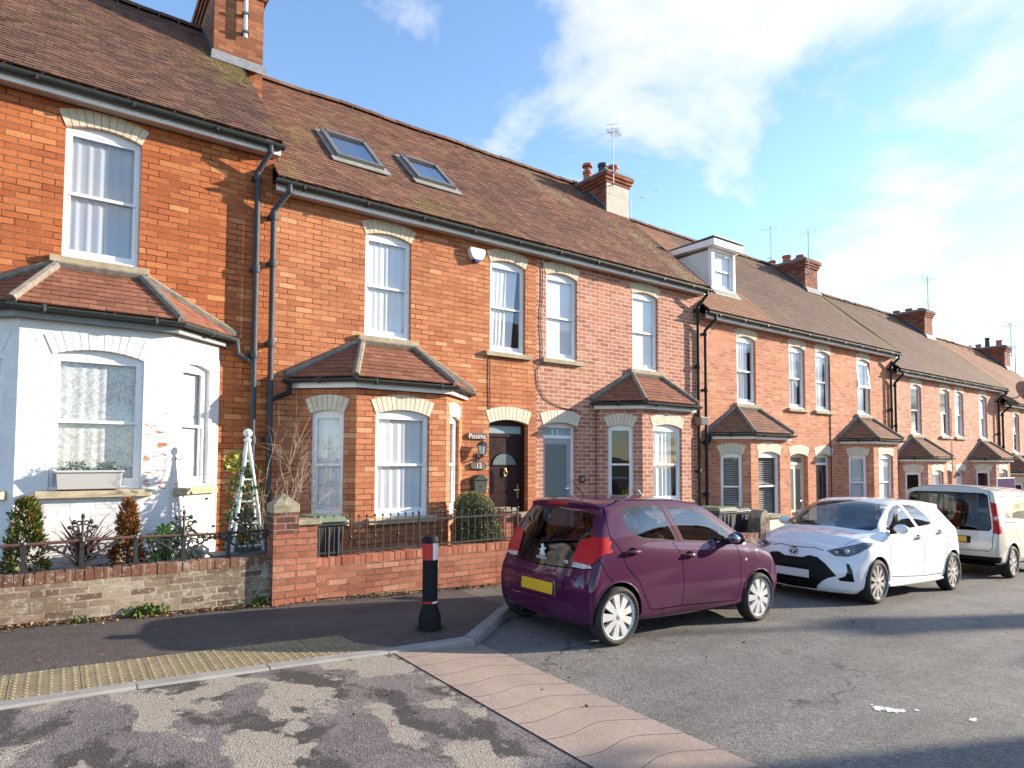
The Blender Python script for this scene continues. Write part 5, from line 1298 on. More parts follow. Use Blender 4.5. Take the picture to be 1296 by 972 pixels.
# ------------------------------------------------------------------ plants
rp_ = random.Random(11)
def leaf(mb, c, n, L, w, bend=.0):
    c = Vector(c); n = Vector(n).normalized(); s = n.cross(Vector((rp_.uniform(-1, 1), rp_.uniform(-1, 1), rp_.uniform(-1, 1)))).normalized(); u = n
    q = s.cross(u).normalized()
    mb.quad(c - s * w * .15, c + u * L * .45 - s * w * .5 + q * bend * L, c + u * L - q * bend * L * .2, c + u * L * .45 + s * w * .5 + q * bend * L)
def rv(): 
    while True:
        v = Vector((rp_.uniform(-1, 1), rp_.uniform(-1, 1), rp_.uniform(-1, 1)))
        if .05 < v.length < 1: return v
M['bark'] = plain('twig_bark', (.13, .09, .065), .9, var=.3, scale=20)
M['dry_twig'] = plain('dry_pale_twig', (.30, .22, .17), .9, var=.3, scale=20)
M['conifer'] = leaf_mat('golden_conifer', [(.15, (.025, .045, .010)), (.45, (.075, .11, .016)), (.65, (.16, .16, .024)), (.78, (.28, .12, .035)), (.95, (.36, .11, .045))], scale=5)
M['conifer_red'] = leaf_mat('russet_conifer', [(.1, (.03, .04, .010)), (.35, (.13, .10, .02)), (.6, (.28, .09, .03)), (.95, (.38, .13, .05))], scale=5)
def conifer(label, x, y, zb, h, r, mat, seed):
    global rp_
    rp_ = random.Random(seed); t = thing('conifer_shrub', label, 'shrub', (x, y, zb), 'small conifers behind the lichened wall')
    mb = MB(); mb.tube([(x, y, zb), (x + .01, y, zb + h * .9)], [.03, .006], 6); mb.build('trunk', M['bark'], t, org=(x, y, zb))
    mb = MB()
    tips = []
    for i in range(230):
        f = rp_.random() ** .8; a = rp_.uniform(0, 6.283)
        prof = (1 - f) ** .62 * (.85 + .15 * math.sin(f * 17)) + .06
        rr = r * prof * (.62 + .42 * rp_.random()); tips.append((Vector((x + rr * math.cos(a), y + rr * math.sin(a), zb + .12 + f * (h - .12))), a, f))
    for c, a, f in tips:
        for k in range(14):
            d = Vector((math.cos(a), math.sin(a), .75 + .6 * f)) + rv() * .8
            leaf(mb, c + rv() * .045, d, rp_.uniform(.035, .07), rp_.uniform(.012, .024), .1)
    mb.build('crown', M[mat], t, org=(x, y, zb))
conifer('golden green conifer left of the ornate railing post, partly russet', -.24, 8.0, -1.56, 1.15, .27, 'conifer', 1)
conifer('russet tipped slim conifer under the end of the window box sill', .62, 7.96, -1.58, 1.12, .17, 'conifer_red', 2)
# spiky purple cordyline
M['cordy'] = leaf_mat('purple_sword_leaf', [(.1, (.05, .018, .022)), (.5, (.11, .032, .036)), (.8, (.20, .06, .055)), (1, (.27, .11, .085))], .4)
def sword(mb, c, d, L, w, droop):
    c = Vector(c); d = Vector(d).normalized(); s = d.cross(Vector((0, 0, 1)))
    s = s.normalized() if s.length > .01 else Vector((1, 0, 0)); n = 6; base = len(mb.v)
    for i in range(n + 1):
        f = i / n; p = c + d * L * f - Vector((0, 0, droop * L * f * f)); ww = w * (.5 + 1.2 * f) * (1 - f) ** .6 if f < 1 else 0
        mb.v.append(tuple(p - s * ww)); mb.v.append(tuple(p + s * ww + Vector((0, 0, .006))))
    for i in range(n): mb.f.append((base + 2 * i, base + 2 * i + 1, base + 2 * i + 3, base + 2 * i + 2)); mb.m.append(mb.mi)
cx0 = (.23, 8.0, -1.57); t = thing('cordyline', 'spiky purple leaved plant behind the first scrolled ornament', 'plant', cx0)
mb = MB(); rp_ = random.Random(4)
for i in range(120):
    a = rp_.uniform(0, 6.283); e = rp_.uniform(.1, 1.4); sword(mb, (cx0[0], cx0[1], -1.06 + rp_.uniform(-.1, .08)), (math.cos(a) * math.cos(e), math.sin(a) * math.cos(e), math.sin(e)), rp_.uniform(.36, .60), .014, rp_.uniform(.05, .5))
mb.build('leaves', M['cordy'], t, org=cx0); mb = MB(); mb.tube([cx0, (cx0[0], cx0[1], -1.02)], .035, 8); mb.build('trunk', M['bark'], t, org=cx0)
# broad leaved plant (lobed leaves)
M['fatsia'] = leaf_mat('glossy_lobed_leaf', [(.1, (.018, .05, .010)), (.5, (.05, .12, .018)), (.85, (.12, .22, .035)), (1, (.24, .33, .06))], .35)
M['yellow_leaf'] = leaf_mat('yellow_green_leaf', [(.1, (.08, .13, .02)), (.6, (.26, .28, .04)), (1, (.45, .40, .06))], .45)
def lobed(mb, c, nrm, size):
    c = Vector(c); nrm = Vector(nrm).normalized(); u = nrm.orthogonal().normalized(); v = nrm.cross(u); ph = rp_.uniform(0, 6.28)
    for k in range(7):
        a = ph + (k - 3) * .72; d = u * math.cos(a) + v * math.sin(a); s = nrm.cross(d); L = size * (1 - .09 * abs(k - 3))
        mb.quad(c, c + d * L * .55 - s * L * .17 + nrm * L * .05, c + d * L - nrm * L * .12, c + d * L * .55 + s * L * .17 + nrm * L * .05)
fo = (1.03, 8.0, -1.58); t = thing('broadleaf_plant', 'green plant with large lobed leaves below the slanted bay window', 'plant', fo)
mb = MB(); st = MB(); rp_ = random.Random(6)
for i in range(44):
    a = rp_.uniform(0, 6.283); r = rp_.uniform(.05, .32); z = rp_.uniform(-1.25, -.72) ; c = (fo[0] + r * math.cos(a), fo[1] + r * .6 * math.sin(a) - .02, z)
    lobed(mb, c, (math.cos(a) * .5, math.sin(a) * .5 - .5, .8), rp_.uniform(.08, .13)); st.tube([(fo[0] + .03 * math.cos(a), fo[1], -1.56), c], .005, 4)
mb.build('leaves', M['fatsia'], t, org=fo); st.build('stems', M['bark'], t, org=fo)
# white obelisk trellis
oo = (1.85, 8.18, -1.58); t = thing('obelisk_trellis', 'tall white wooden obelisk trellis with a ball finial', 'trellis', oo)
top = Vector((1.86, 8.2, .29)); cn = [Vector((oo[0] + sx_ * .24, oo[1] + sy_ * .22, -1.57)) for sx_, sy_ in ((-1, -1), (1, -1), (1, 1), (-1, 1))]
M['trellis'] = plain('trellis_white_paint', (.70, .73, .69), .6, var=.12, scale=8)
for c in cn: mb = MB(); mb.tube([c, c.lerp(top, .97)], .022, 4); mb.build('leg', M['trellis'], t, org=oo)
for f in (.16, .30, .44, .58, .72, .84):
    mb = MB(); q = [c.lerp(top, f) for c in cn]
    for i in range(4): mb.tube([q[i], q[(i + 1) % 4]], .015, 4)
    mb.build('rung', M['trellis'], t, org=oo)
mb = MB(); mb.lathe((top.x, top.y, .235), [(.045, 0), (.04, .03), (.02, .04), (.03, .055)], 12); mb.ball((top.x, top.y, .335), .052, 12, 8); mb.build('finial', M['trellis'], t, org=oo, smooth=True)
# climber on the trellis
co = (1.85, 8.2, -1.55); t = thing('climbing_plant', 'leafy green climber inside the white obelisk trellis', 'plant', co)
mb = MB(); rp_ = random.Random(9)
for i in range(560):
    f = rp_.random(); z = -1.4 + f * 1.35; w = .24 * (1 - f * .62) + (.12 if rp_.random() < .12 else 0)
    c = (co[0] - .02 + rp_.gauss(0, .6) * w, co[1] + rp_.uniform(-1, 1) * w * .8, z); leaf(mb, c, rv() + Vector((0, -.3, .1)), rp_.uniform(.05, .09), rp_.uniform(.03, .05), .1)
mb.build('leaves', M['fatsia'], t, org=co); mb = MB()
for i in range(36): leaf(mb, (co[0] - .17 + rp_.uniform(-.1, .06), co[1] - .1, -.02 + rp_.uniform(-.12, .1)), rv() + Vector((0, -.2, 0)), .085, .05, .1)
for i in range(30): leaf(mb, (co[0] - .1 + rp_.uniform(-.14, .12), co[1] - .1, -.5 + rp_.uniform(-.3, .2)), rv(), .06, .04, .1)
mb.build('young_leaves', M['yellow_leaf'], t, org=co)
mb = MB()
for i in range(5): mb.tube([(co[0] + rp_.uniform(-.1, .1), co[1], -1.55), (co[0] + rp_.uniform(-.12, .12), co[1] - .05, -.7), (co[0] + rp_.uniform(-.08, .05), co[1], .1)], .006, 4)
mb.build('stems', M['bark'], t, org=co)
# dry twiggy shrub
do = (2.2, 8.15, -1.58); t = thing('bare_shrub', 'bare twiggy shrub with pale dry stems behind the pointed pier', 'shrub', do)
mb = MB(); rp_ = random.Random(13)
def twig(p, d, L, r, lev):
    pts = [Vector(p)]; d = Vector(d).normalized()
    for i in range(6):
        d = (d + rv() * .22 + Vector((0, 0, -.06 if lev else .05))).normalized(); pts.append(pts[-1] + d * L / 6)
    mb.tube(pts, [r * (1 - .13 * i) for i in range(7)], 4, False)
    if lev < 2:
        for k in range(5): twig(pts[rp_.randint(2, 6)], d + rv() * .9, L * .5, r * .55, lev + 1)
for i in range(12): twig((do[0] + rp_.uniform(-.14, .16), do[1] + rp_.uniform(-.1, .1), -1.55), (rp_.uniform(-.3, .25), rp_.uniform(-.3, .1), 1.4), rp_.uniform(1.0, 1.65), .008, 0)
mb.build('stems', M['dry_twig'], t, org=do)
# window box with heather
wo = (.285, 8.31, Z13 - 4.66); t = thing('window_box', 'pale grey basket patterned window box on the sill of the white bay', 'window box', wo)
def box_mat():
    m, nt, b = nmat('woven_grey_trough'); uv = uvc(nt)
    ck = nt.nodes.new('ShaderNodeTexChecker'); ck.inputs['Scale'].default_value = 36; nt.links.new(uv, ck.inputs[0])
    b.inputs['Base Color'].default_value = (.52, .51, .49, 1); b.inputs['Roughness'].default_value = .6; bump(nt, b, ck.outputs[1], .6, .008); return m
M['trough'] = box_mat(); zb_ = Z13 - 4.49
mb = MB(); mb.hexa([(.0, 8.335, zb_ - .16), (.57, 8.335, zb_ - .16), (.57, 8.48, zb_ - .16), (.0, 8.48, zb_ - .16), (-.015, 8.30, zb_ + .02), (.585, 8.30, zb_ + .02), (.585, 8.48, zb_ + .02), (-.015, 8.48, zb_ + .02)])
mb.box(-.03, .60, 8.285, 8.50, zb_ + .021, zb_ + .045)
for o in mb.v: pass
mb.v = [(x, y, z + .165) for x, y, z in mb.v]
mb.build('trough', M['trough'], t, org=wo, fix=True, bevel=.006)
M['heather'] = leaf_mat('grey_green_heather', [(.1, (.06, .11, .085)), (.5, (.14, .21, .17)), (.8, (.28, .36, .30)), (1, (.45, .50, .45))], .6)
mb = MB(); rp_ = random.Random(15)
for i in range(700):
    x = rp_.uniform(.0, .57); hh = .10 if (.07 < x < .24 or .36 < x < .52) else .03; leaf(mb, (x, 8.39 + rp_.uniform(-.07, .06), zb_ + .19 + rp_.random() * hh), rv() + Vector((0, 0, .7)), .035, .014, .1)
mb.build('heather', M['heather'], t, org=wo)
# clipped bush by the letterbox
ho = (5.12, 8.05, -1.78); t = thing('clipped_bush', 'dense clipped bush leaning to the left below the dark letterbox', 'bush', ho)
M['hedge'] = leaf_mat('clipped_small_leaf', [(.1, (.08, .095, .03)), (.4, (.18, .19, .06)), (.65, (.30, .28, .11)), (.85, (.44, .37, .18)), (1, (.54, .45, .27))], .5, 14)
def hshape(a, f):
    """radius of the clipped outline: height f 0..1, direction a"""
    xl_ = 4.74 + .05 * max(0, f - .8) / .2; xr_ = 5.60 - .44 * f ** 1.6
    top = 1 if f < .86 else max(0, 1 - ((f - .86) / .14) ** 2 * .55)
    return Vector(((xl_ + xr_) / 2 + (xr_ - xl_) / 2 * top * math.copysign(abs(math.cos(a)) ** .8, math.cos(a)), ho[1] + .33 * top * math.copysign(abs(math.sin(a)) ** .8, math.sin(a)), -1.75 + f * 1.29))
mb = MB(); rp_ = random.Random(21)
for i in range(8200):
    f = rp_.random() ** .85; a = rp_.uniform(0, 6.283); s = 1 - abs(rp_.gauss(0, .035)); p = hshape(a, f); c = Vector((ho[0] - .02, ho[1], p.z)); p = c + (p - c) * s
    out = (p - Vector((ho[0] - .05, ho[1], -1.35))).normalized(); leaf(mb, p, out * .5 + rv(), rp_.uniform(.018, .034), rp_.uniform(.011, .019), .1)
mb.build('leaves', M['hedge'], t, org=ho)
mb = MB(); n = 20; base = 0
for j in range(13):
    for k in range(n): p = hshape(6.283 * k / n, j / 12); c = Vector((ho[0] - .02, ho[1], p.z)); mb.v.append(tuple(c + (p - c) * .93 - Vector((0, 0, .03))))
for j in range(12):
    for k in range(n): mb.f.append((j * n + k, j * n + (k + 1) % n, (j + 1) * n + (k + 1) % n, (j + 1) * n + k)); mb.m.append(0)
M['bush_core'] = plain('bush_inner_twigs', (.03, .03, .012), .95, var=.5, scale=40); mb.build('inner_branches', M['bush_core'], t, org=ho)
# small flowering plant behind the car roof
po = (8.3, 8.0, -1.85); t = thing('potted_shrub', 'small leafy shrub showing above the purple car roof', 'shrub', po)
mb = MB(); st = MB(); rp_ = random.Random(31)
for i in range(9):
    a = rp_.uniform(0, 6.28); tp = Vector((po[0] + rp_.uniform(-.22, .22), po[1] + rp_.uniform(-.15, .15), rp_.uniform(-.78, -.5))); st.tube([po, tuple(tp)], .006, 4)
    for k in range(26): leaf(mb, tp - Vector((0, 0, rp_.random() * .4)) + rv() * .07, rv(), .06, .03, .1)
mb.build('leaves', M['yellow_leaf'], t, org=po); st.build('stems', M['bark'], t, org=po)
cn_ = (8.55, 7.9, -1.7); mb = MB(); mb.tube([(8.32, 7.9, -.5), (8.85, 7.95, -.92), (9.0, 7.95, -1.9)], .012, 6); tag(mb.build('garden_cane', M['trellis'], org=cn_), 'pale slanting cane beside the small shrub above the car roof', 'cane')
# weeds, leaf litter and grit along the foot of the walls
M['weed'] = leaf_mat('weed_leaf', [(.1, (.03, .07, .015)), (.5, (.07, .13, .02)), (1, (.16, .22, .05))], .5)
M['litter'] = leaf_mat('dead_leaf', [(.1, (.09, .05, .022)), (.5, (.22, .115, .045)), (.8, (.34, .2, .09)), (1, (.44, .33, .2))], .8)
rp_ = random.Random(41); mb = MB()
def weed(x, n, r, h):
    for i in range(n):
        c = (x + rp_.gauss(0, r), 7.575 - abs(rp_.gauss(0, .035)), pave_z(x, 7.6) + rp_.random() * h); leaf(mb, c, rv() + Vector((0, -.5, .6)), rp_.uniform(.03, .06), rp_.uniform(.02, .035), .1)
weed(.78, 210, .09, .10); weed(1.86, 50, .05, .1); weed(.2, 14, .05, .04)
for i in range(22): weed(rp_.uniform(-.6, 5.1), 5, .05, .02)
for i in range(60):
    a = rp_.uniform(0, 6.28); leaf(mb, (bx_ + .13 * math.cos(a), by_ + .13 * math.sin(a), bz), (math.cos(a), math.sin(a), .8), .04, .02, .1)
tag(mb.build('wall_foot_weeds', M['weed']), 'green weeds sprouting along the foot of the front walls', 'weeds', kind='stuff')
mb = MB()
for i in range(900):
    x = rp_.uniform(-1.2, 2.3) if rp_.random() < .85 else rp_.uniform(2.3, 5.2); y = 7.585 - abs(rp_.gauss(0, .05)) - (.1 if rp_.random() < .06 else 0)
    leaf(mb, (x, y, pave_z(x, y) + .006 + rp_.random() * .014), (rp_.uniform(-1, 1), rp_.uniform(-1, 1), rp_.uniform(.0, .35)), rp_.uniform(.02, .06), rp_.uniform(.012, .035), .15)
for i in range(46):
    x = rp_.uniform(-.4, 6.5); y = rp_.uniform(2.5, 7.3); z = pave_z(x, y) if y > kerb_y(x) + .12 else (TABLE + sl(x) if x < 2.6 else road_z(x) + .008); leaf(mb, (x, y, z + .008), (rp_.uniform(-1, 1), rp_.uniform(-1, 1), .1), rp_.uniform(.02, .045), rp_.uniform(.01, .025), .15)
tag(mb.build('fallen_leaves', M['litter']), 'dry brown leaf litter lying against the foot of the old wall', 'leaf litter', kind='stuff')
# ------------------------------------------------------------------ cars
def crom(p0, p1, p2, p3, t):
    return [0.5 * ((2 * b) + (-a + c) * t + (2 * a - 5 * b + 4 * c - d) * t * t + (-a + 3 * b - 3 * c + d) * t ** 3) for a, b, c, d in zip(p0, p1, p2, p3)]
def spline(P, n, wts=None):
    out = []
    for i in range(len(P) - 1):
        a = P[i - 1] if i > 0 else [2 * x - y for x, y in zip(P[0], P[1])]
        d = P[i + 2] if i + 2 < len(P) else [2 * x - y for x, y in zip(P[-1], P[-2])]
        for k in range(n): out.append(crom(a, P[i], P[i + 1], d, k / n))
    out.append(list(P[-1])); return out
def inside(p, poly):
    x, y = p; r = False; n = len(poly); j = n - 1
    for i in range(n):
        xi, yi = poly[i]; xj, yj = poly[j]
        if (yi > y) != (yj > y) and x < (xj - xi) * (y - yi) / (yj - yi) + xi: r = not r
        j = i
    return r
def smooth_poly(poly, n=4):
    P = [list(p) for p in poly]; out = []
    m = len(P)
    for i in range(m):
        for k in range(n): out.append(tuple(crom(P[i - 1], P[i], P[(i + 1) % m], P[(i + 2) % m], k / n)))
    return out
def shrink(poly, d):
    c = [sum(p[i] for p in poly) / len(poly) for i in (0, 1)]; out = []; n = len(poly)
    area = sum(poly[i][0] * poly[(i + 1) % n][1] - poly[(i + 1) % n][0] * poly[i][1] for i in range(n)); sg = 1 if area > 0 else -1
    for i in range(n):
        a, b, e = Vector(poly[i - 1]), Vector(poly[i]), Vector(poly[(i + 1) % n])
        t = (e - a); t = t.normalized() if t.length > 1e-9 else Vector((1, 0)); out.append((b.x - t.y * d * sg, b.y + t.x * d * sg))
    return out

class Shell:
    def __init__(self, rear, secs, front, br=.13, bru=.05, bf=.24, bfu=.05, nu=6, nv=5):
        rows = []
        K = len(rear)
        for s in (0, .5, .85, 1.0):
            rows.append([(x + (br if k < K - 5 else bru) * s ** 3, s * w, z) for k, (x, w, z) in enumerate(rear)])
        rows += secs
        for s in (1.0, .85, .5, 0):
            rows.append([(x - (bf if k < K - 5 else bfu) * s ** 3, s * w, z) for k, (x, w, z) in enumerate(front)])
        fine = [spline(r, nv) for r in rows]
        cols = [spline([f[k] for f in fine], nu) for k in range(len(fine[0]))]
        bm = bmesh.new(); self.bm = bm
        g = [[bm.verts.new((p[0], -max(0, p[1]), p[2])) for p in c] for c in cols]
        for i in range(len(g) - 1):
            for j in range(len(g[0]) - 1):
                try: bm.faces.new((g[i][j], g[i][j + 1], g[i + 1][j + 1], g[i + 1][j]))
                except ValueError: pass
        bmesh.ops.remove_doubles(bm, verts=bm.verts, dist=2e-4)
        bmesh.ops.dissolve_degenerate(bm, edges=bm.edges, dist=1e-4)
        bmesh.ops.recalc_face_normals(bm, faces=bm.faces)
        # outwards = away from the car's middle line
        s = sum((f.normal.y * (1 if f.calc_center_median().y < -.3 else 0)) for f in bm.faces)
        if s > 0: bmesh.ops.reverse_faces(bm, faces=bm.faces)
        self.id = bm.faces.layers.int.new('id')
    def cut(self, poly, ident, ax=(0, 2), filt=None, only=None):
        bm = self.bm; lay = self.id
        filt = filt or (lambda c: True)
        n = len(poly)
        for i in range(n):
            p, q = poly[i], poly[(i + 1) % n]
            if abs(p[0] - q[0]) + abs(p[1] - q[1]) < 1e-5: continue
            lo = [min(p[k], q[k]) - .004 for k in (0, 1)]; hi = [max(p[k], q[k]) + .004 for k in (0, 1)]
            fs = []
            for f in bm.faces:
                if only is not None and f[lay] not in only: continue
                a0 = [v.co[ax[0]] for v in f.verts]; a1 = [v.co[ax[1]] for v in f.verts]
                if max(a0) < lo[0] or min(a0) > hi[0] or max(a1) < lo[1] or min(a1) > hi[1]: continue
                if filt(f.calc_center_median()): fs.append(f)
            if not fs: continue
            geom = list(set(fs) | {e for f in fs for e in f.edges} | {v for f in fs for v in f.verts})
            co = Vector((0, 0, 0)); co[ax[0]], co[ax[1]] = p
            no = Vector((0, 0, 0)); no[ax[0]], no[ax[1]] = -(q[1] - p[1]), q[0] - p[0]
            bmesh.ops.bisect_plane(bm, geom=geom, dist=1e-5, plane_co=co, plane_no=no.normalized())
        for f in bm.faces:
            if only is not None and f[lay] not in only: continue
            c = f.calc_center_median()
            if filt(c) and inside((c[ax[0]], c[ax[1]]), poly): f[lay] = ident
    def line(self, pts, ident, w=.011, ax=(0, 2), filt=None, only=(0,)):
        L = []; Rr = []
        for i, p in enumerate(pts):
            a = Vector(pts[max(0, i - 1)]); b = Vector(pts[min(len(pts) - 1, i + 1)]); t = (b - a).normalized()
            L.append((p[0] - t.y * w / 2, p[1] + t.x * w / 2)); Rr.append((p[0] + t.y * w / 2, p[1] - t.x * w / 2))
        for i in range(len(pts) - 1): self.cut([L[i], L[i + 1], Rr[i + 1], Rr[i]], ident, ax, filt, only)
    def drop(self, ident):
        bmesh.ops.delete(self.bm, geom=[f for f in self.bm.faces if f[self.id] == ident], context='FACES')
    def emit(self, name, ids, mats, parent, sides='both', off=0.0):
        """faces with these ids become one mesh object, mirrored to the other side when asked"""
        bm = self.bm; bm.normal_update(); vs = []; ns = []; fs = []; mi = []
        for side in ((-1, 1) if sides == 'both' else (sides,)):
            mp = {}
            for f in bm.faces:
                if f[self.id] not in ids: continue
                idx = []
                for v in f.verts:
                    if v not in mp:
                        mp[v] = len(vs); nn = v.normal.copy()
                        if abs(v.co.y) < 1e-3: nn.y = 0; nn = nn.normalized() if nn.length > 0 else nn
                        c = v.co + nn * off
                        vs.append((c.x, c.y if side < 0 else -c.y, c.z)); ns.append((nn.x, nn.y if side < 0 else -nn.y, nn.z))
                    idx.append(mp[v])
                fs.append(idx if side < 0 else idx[::-1]); mi.append(ids.index(f[self.id]))
        me = bpy.data.meshes.new(name); me.from_pydata(vs, [], fs)
        for m in mats: me.materials.append(m)
        if len(mats) > 1: me.polygons.foreach_set('material_index', mi)
        me.polygons.foreach_set('use_smooth', [True] * len(me.polygons))
        try: me.normals_split_custom_set_from_vertices(ns)
        except Exception as e: print('normals', e)
        uvmap(me)
        o = bpy.data.objects.new(name, me); COL.objects.link(o); o.parent = parent
        return o
    def x_at(self, y, z):
        best = None
        for f in self.bm.faces:
            c = f.calc_center_median()
            if c.x < .5:
                d = (c.y + y) ** 2 + (c.z - z) ** 2
                if best is None or d < best[0]: best = (d, c.x)
        return best[1]
    def y_at(self, x, z):
        best = None
        for f in self.bm.faces:
            c = f.calc_center_median(); d = (c.x - x) ** 2 + (c.z - z) ** 2
            if abs(f.normal.y) > .2 and (best is None or d < best[0]): best = (d, c.y)
        return best[1]

M['car_gap'] = plain('panel_gap', (.005, .005, .005), .9, spec=.0); M['car_black'] = plain('car_black_trim', (.012, .012, .013), .7, spec=.2)
M['car_gloss_black'] = plain('car_gloss_black', (.004, .004, .005), .06, spec=.35)
M['tyre'] = plain('tyre_rubber', (.022, .021, .02), .8, var=.35, scale=14, bumpy=.2)
M['rim_silver'] = plain('hubcap_silver', (.66, .66, .65), .35, metal=.35, var=.04); M['rim_alloy'] = plain('alloy_wheel', (.58, .57, .55), .28, metal=.7, var=.05)
M['brake'] = plain('wheel_dark_backing', (.03, .03, .03), .7)
M['glass_car'] = glass_mat('car_side_glass', (.55, .63, .63), 1.5, 1.7, .06); M['glass_dark'] = glass_mat('car_dark_glass', (.22, .26, .26), 1.45, .9, .0); M['glass_screen'] = glass_mat('windscreen_glass', (.50, .58, .58), 1.5, 2.0, .05)
M['lamp_red'] = plain('tail_lamp_red', (.42, .006, .012), .38, spec=.2, var=.25, scale=20); M['badge_silver'] = plain('badge_silver', (.72, .72, .73), .35, var=.03); M['lamp_clear'] = plain('clear_lamp', (.42, .42, .44), .1, coat=1, var=.3, scale=30)
M['lamp_dark'] = plain('headlamp_dark', (.10, .105, .12), .08, coat=1, var=.35, scale=22)
M['plate_yellow'] = plain('yellow_number_plate', (.66, .40, .02), .4, var=.03); M['plate_white'] = plain('white_number_plate', (.66, .66, .66), .4, var=.03)
M['seat'] = plain('seat_fabric', (.03, .03, .034), .9); M['mirror_glass'] = plain('mirror_silver', (.8, .8, .8), .03, metal=1, var=.01)

def wheel(root, x, y, r, w, side, spokes, mat, sp_w=.6, twin=False, rimf=.70):
    """rim with spokes and a tyre; side = -1 for the car's right"""
    mb = MB(); ro = r * rimf; yo = y + side * w / 2; s = side
    prof = [(ro * 1.0, 0), (ro * .99, -.012), (ro * .93, -.014), (ro * .9, -.03), (ro * .9, -.10)]
    mb.lathe((x, yo, r), [(a, s * (h + .004)) for a, h in prof], 36, 'y', False)
    mb.lathe((x, yo, r), [(.001, s * .002), (ro * .14, s * .0), (ro * .2, -s * .008), (ro * .24, -s * .03)], 20, 'y')
    for k in range(spokes):
        a = 2 * math.pi * (k + .5) / spokes
        for da in ((-.13, .13) if twin else (0,)):
            aa = a + da; hw0 = ro * .10 if not twin else ro * .07; hw1 = ro * math.sin(math.pi / spokes) * sp_w * (1 if not twin else .5)
            d = (math.cos(aa), math.sin(aa)); t = (-d[1], d[0])
            def q(rr, ww, h): return (x + d[0] * rr + t[0] * ww, yo + s * h, r + d[1] * rr + t[1] * ww)
            mb.hexa([q(ro * .15, -hw0, -.035), q(ro * .15, hw0, -.035), q(ro * .94, hw1, -.05), q(ro * .94, -hw1, -.05), q(ro * .15, -hw0 * .9, -.004), q(ro * .15, hw0 * .9, -.004), q(ro * .95, hw1 * .92, -.012), q(ro * .95, -hw1 * .92, -.012)])
            if sp_w > .5: mb.quad(q(ro * .3, -.003, -.0055), q(ro * .3, .003, -.0055), q(ro * .93, .004, -.0115), q(ro * .93, -.004, -.0115))
    wh = mb.build('wheel', mat, root, fix=True)
    for p in wh.data.polygons: p.use_smooth = False
    mb = MB(); sw = w
    tp = [(ro * .97, -.02), (ro * 1.0, .004), (ro * 1.06, .012), (r * .90, .012), (r * .965, -.004), (r * .995, -.025), (r, -.05), (r, -sw + .05), (r * .99, -sw + .02), (r * .9, -sw), (ro, -sw)]
    mb.lathe((x, yo, r), [(a, s * h) for a, h in tp], 44, 'y', False); mb.build('tyre', M['tyre'], wh, smooth=True)
    mb = MB(); mb.lathe((x, yo, r), [(.001, -s * .075), (ro * .92, -s * .075)], 24, 'y'); mb.lathe((x, yo, r), [(ro * .5, -s * .06), (ro * .62, -s * .06)], 24, 'y'); mb.build('brake_dark_backing', M['brake'], wh)  # brake ring plus a full dark disc painting shade behind the spokes
    mb = MB(); mb.lathe((x, yo, r), [(.001, s * .006), (ro * .1, s * .004), (ro * .12, 0)], 16, 'y'); mb.build('hub_cap', mat, wh, smooth=True)
    return wh
def arch(x, z, r, n=26):
    return [(x + r * math.cos(a), z + r * math.sin(a)) for a in [math.pi * 2 * i / n for i in range(n)]]
def liners(root, xs, z, r, w, sh):
    for x in xs:
        for s in (-1, 1):
            mb = MB(); n = 20
            for i in range(n):
                a, b = math.pi * i / n, math.pi * (i + 1) / n
                p = (x + r * math.cos(a), z + r * math.sin(a)); q = (x + r * math.cos(b), z + r * math.sin(b))
                yp, yq = (min(w, -sh.y_at(x + (r + .03) * math.cos(t), z + (r + .03) * math.sin(t))) - .015 for t in (a, b))
                mb.quad((p[0], s * yp, p[1]), (q[0], s * yq, q[1]), (q[0], s * (w - .36), q[1]), (p[0], s * (w - .36), p[1]))
            mb.quad(*[(x + r * math.cos(a), s * (w - .36), z + r * math.sin(a)) for a in [math.pi * i / n for i in range(n + 1)]])
            mb.build('arch_liner', M['car_gap'], root)
def arch_lip(sh, root, xs, z, r, mat):
    for x in xs:
        pts = []
        for i in range(21):
            a = math.pi * (-.02 + 1.04 * i / 20); px_, pz_ = x + (r + .006) * math.cos(a), z + (r + .006) * math.sin(a)
            pts.append((px_, sh.y_at(x + (r + .025) * math.cos(a), z + (r + .025) * math.sin(a)), pz_))
        for s in (1, -1):
            mb = MB(); mb.tube([(p[0], p[1] * s - .0 * s, p[2]) for p in pts], .011, 6); mb.build('wheel_arch_lip', mat, root, smooth=True)
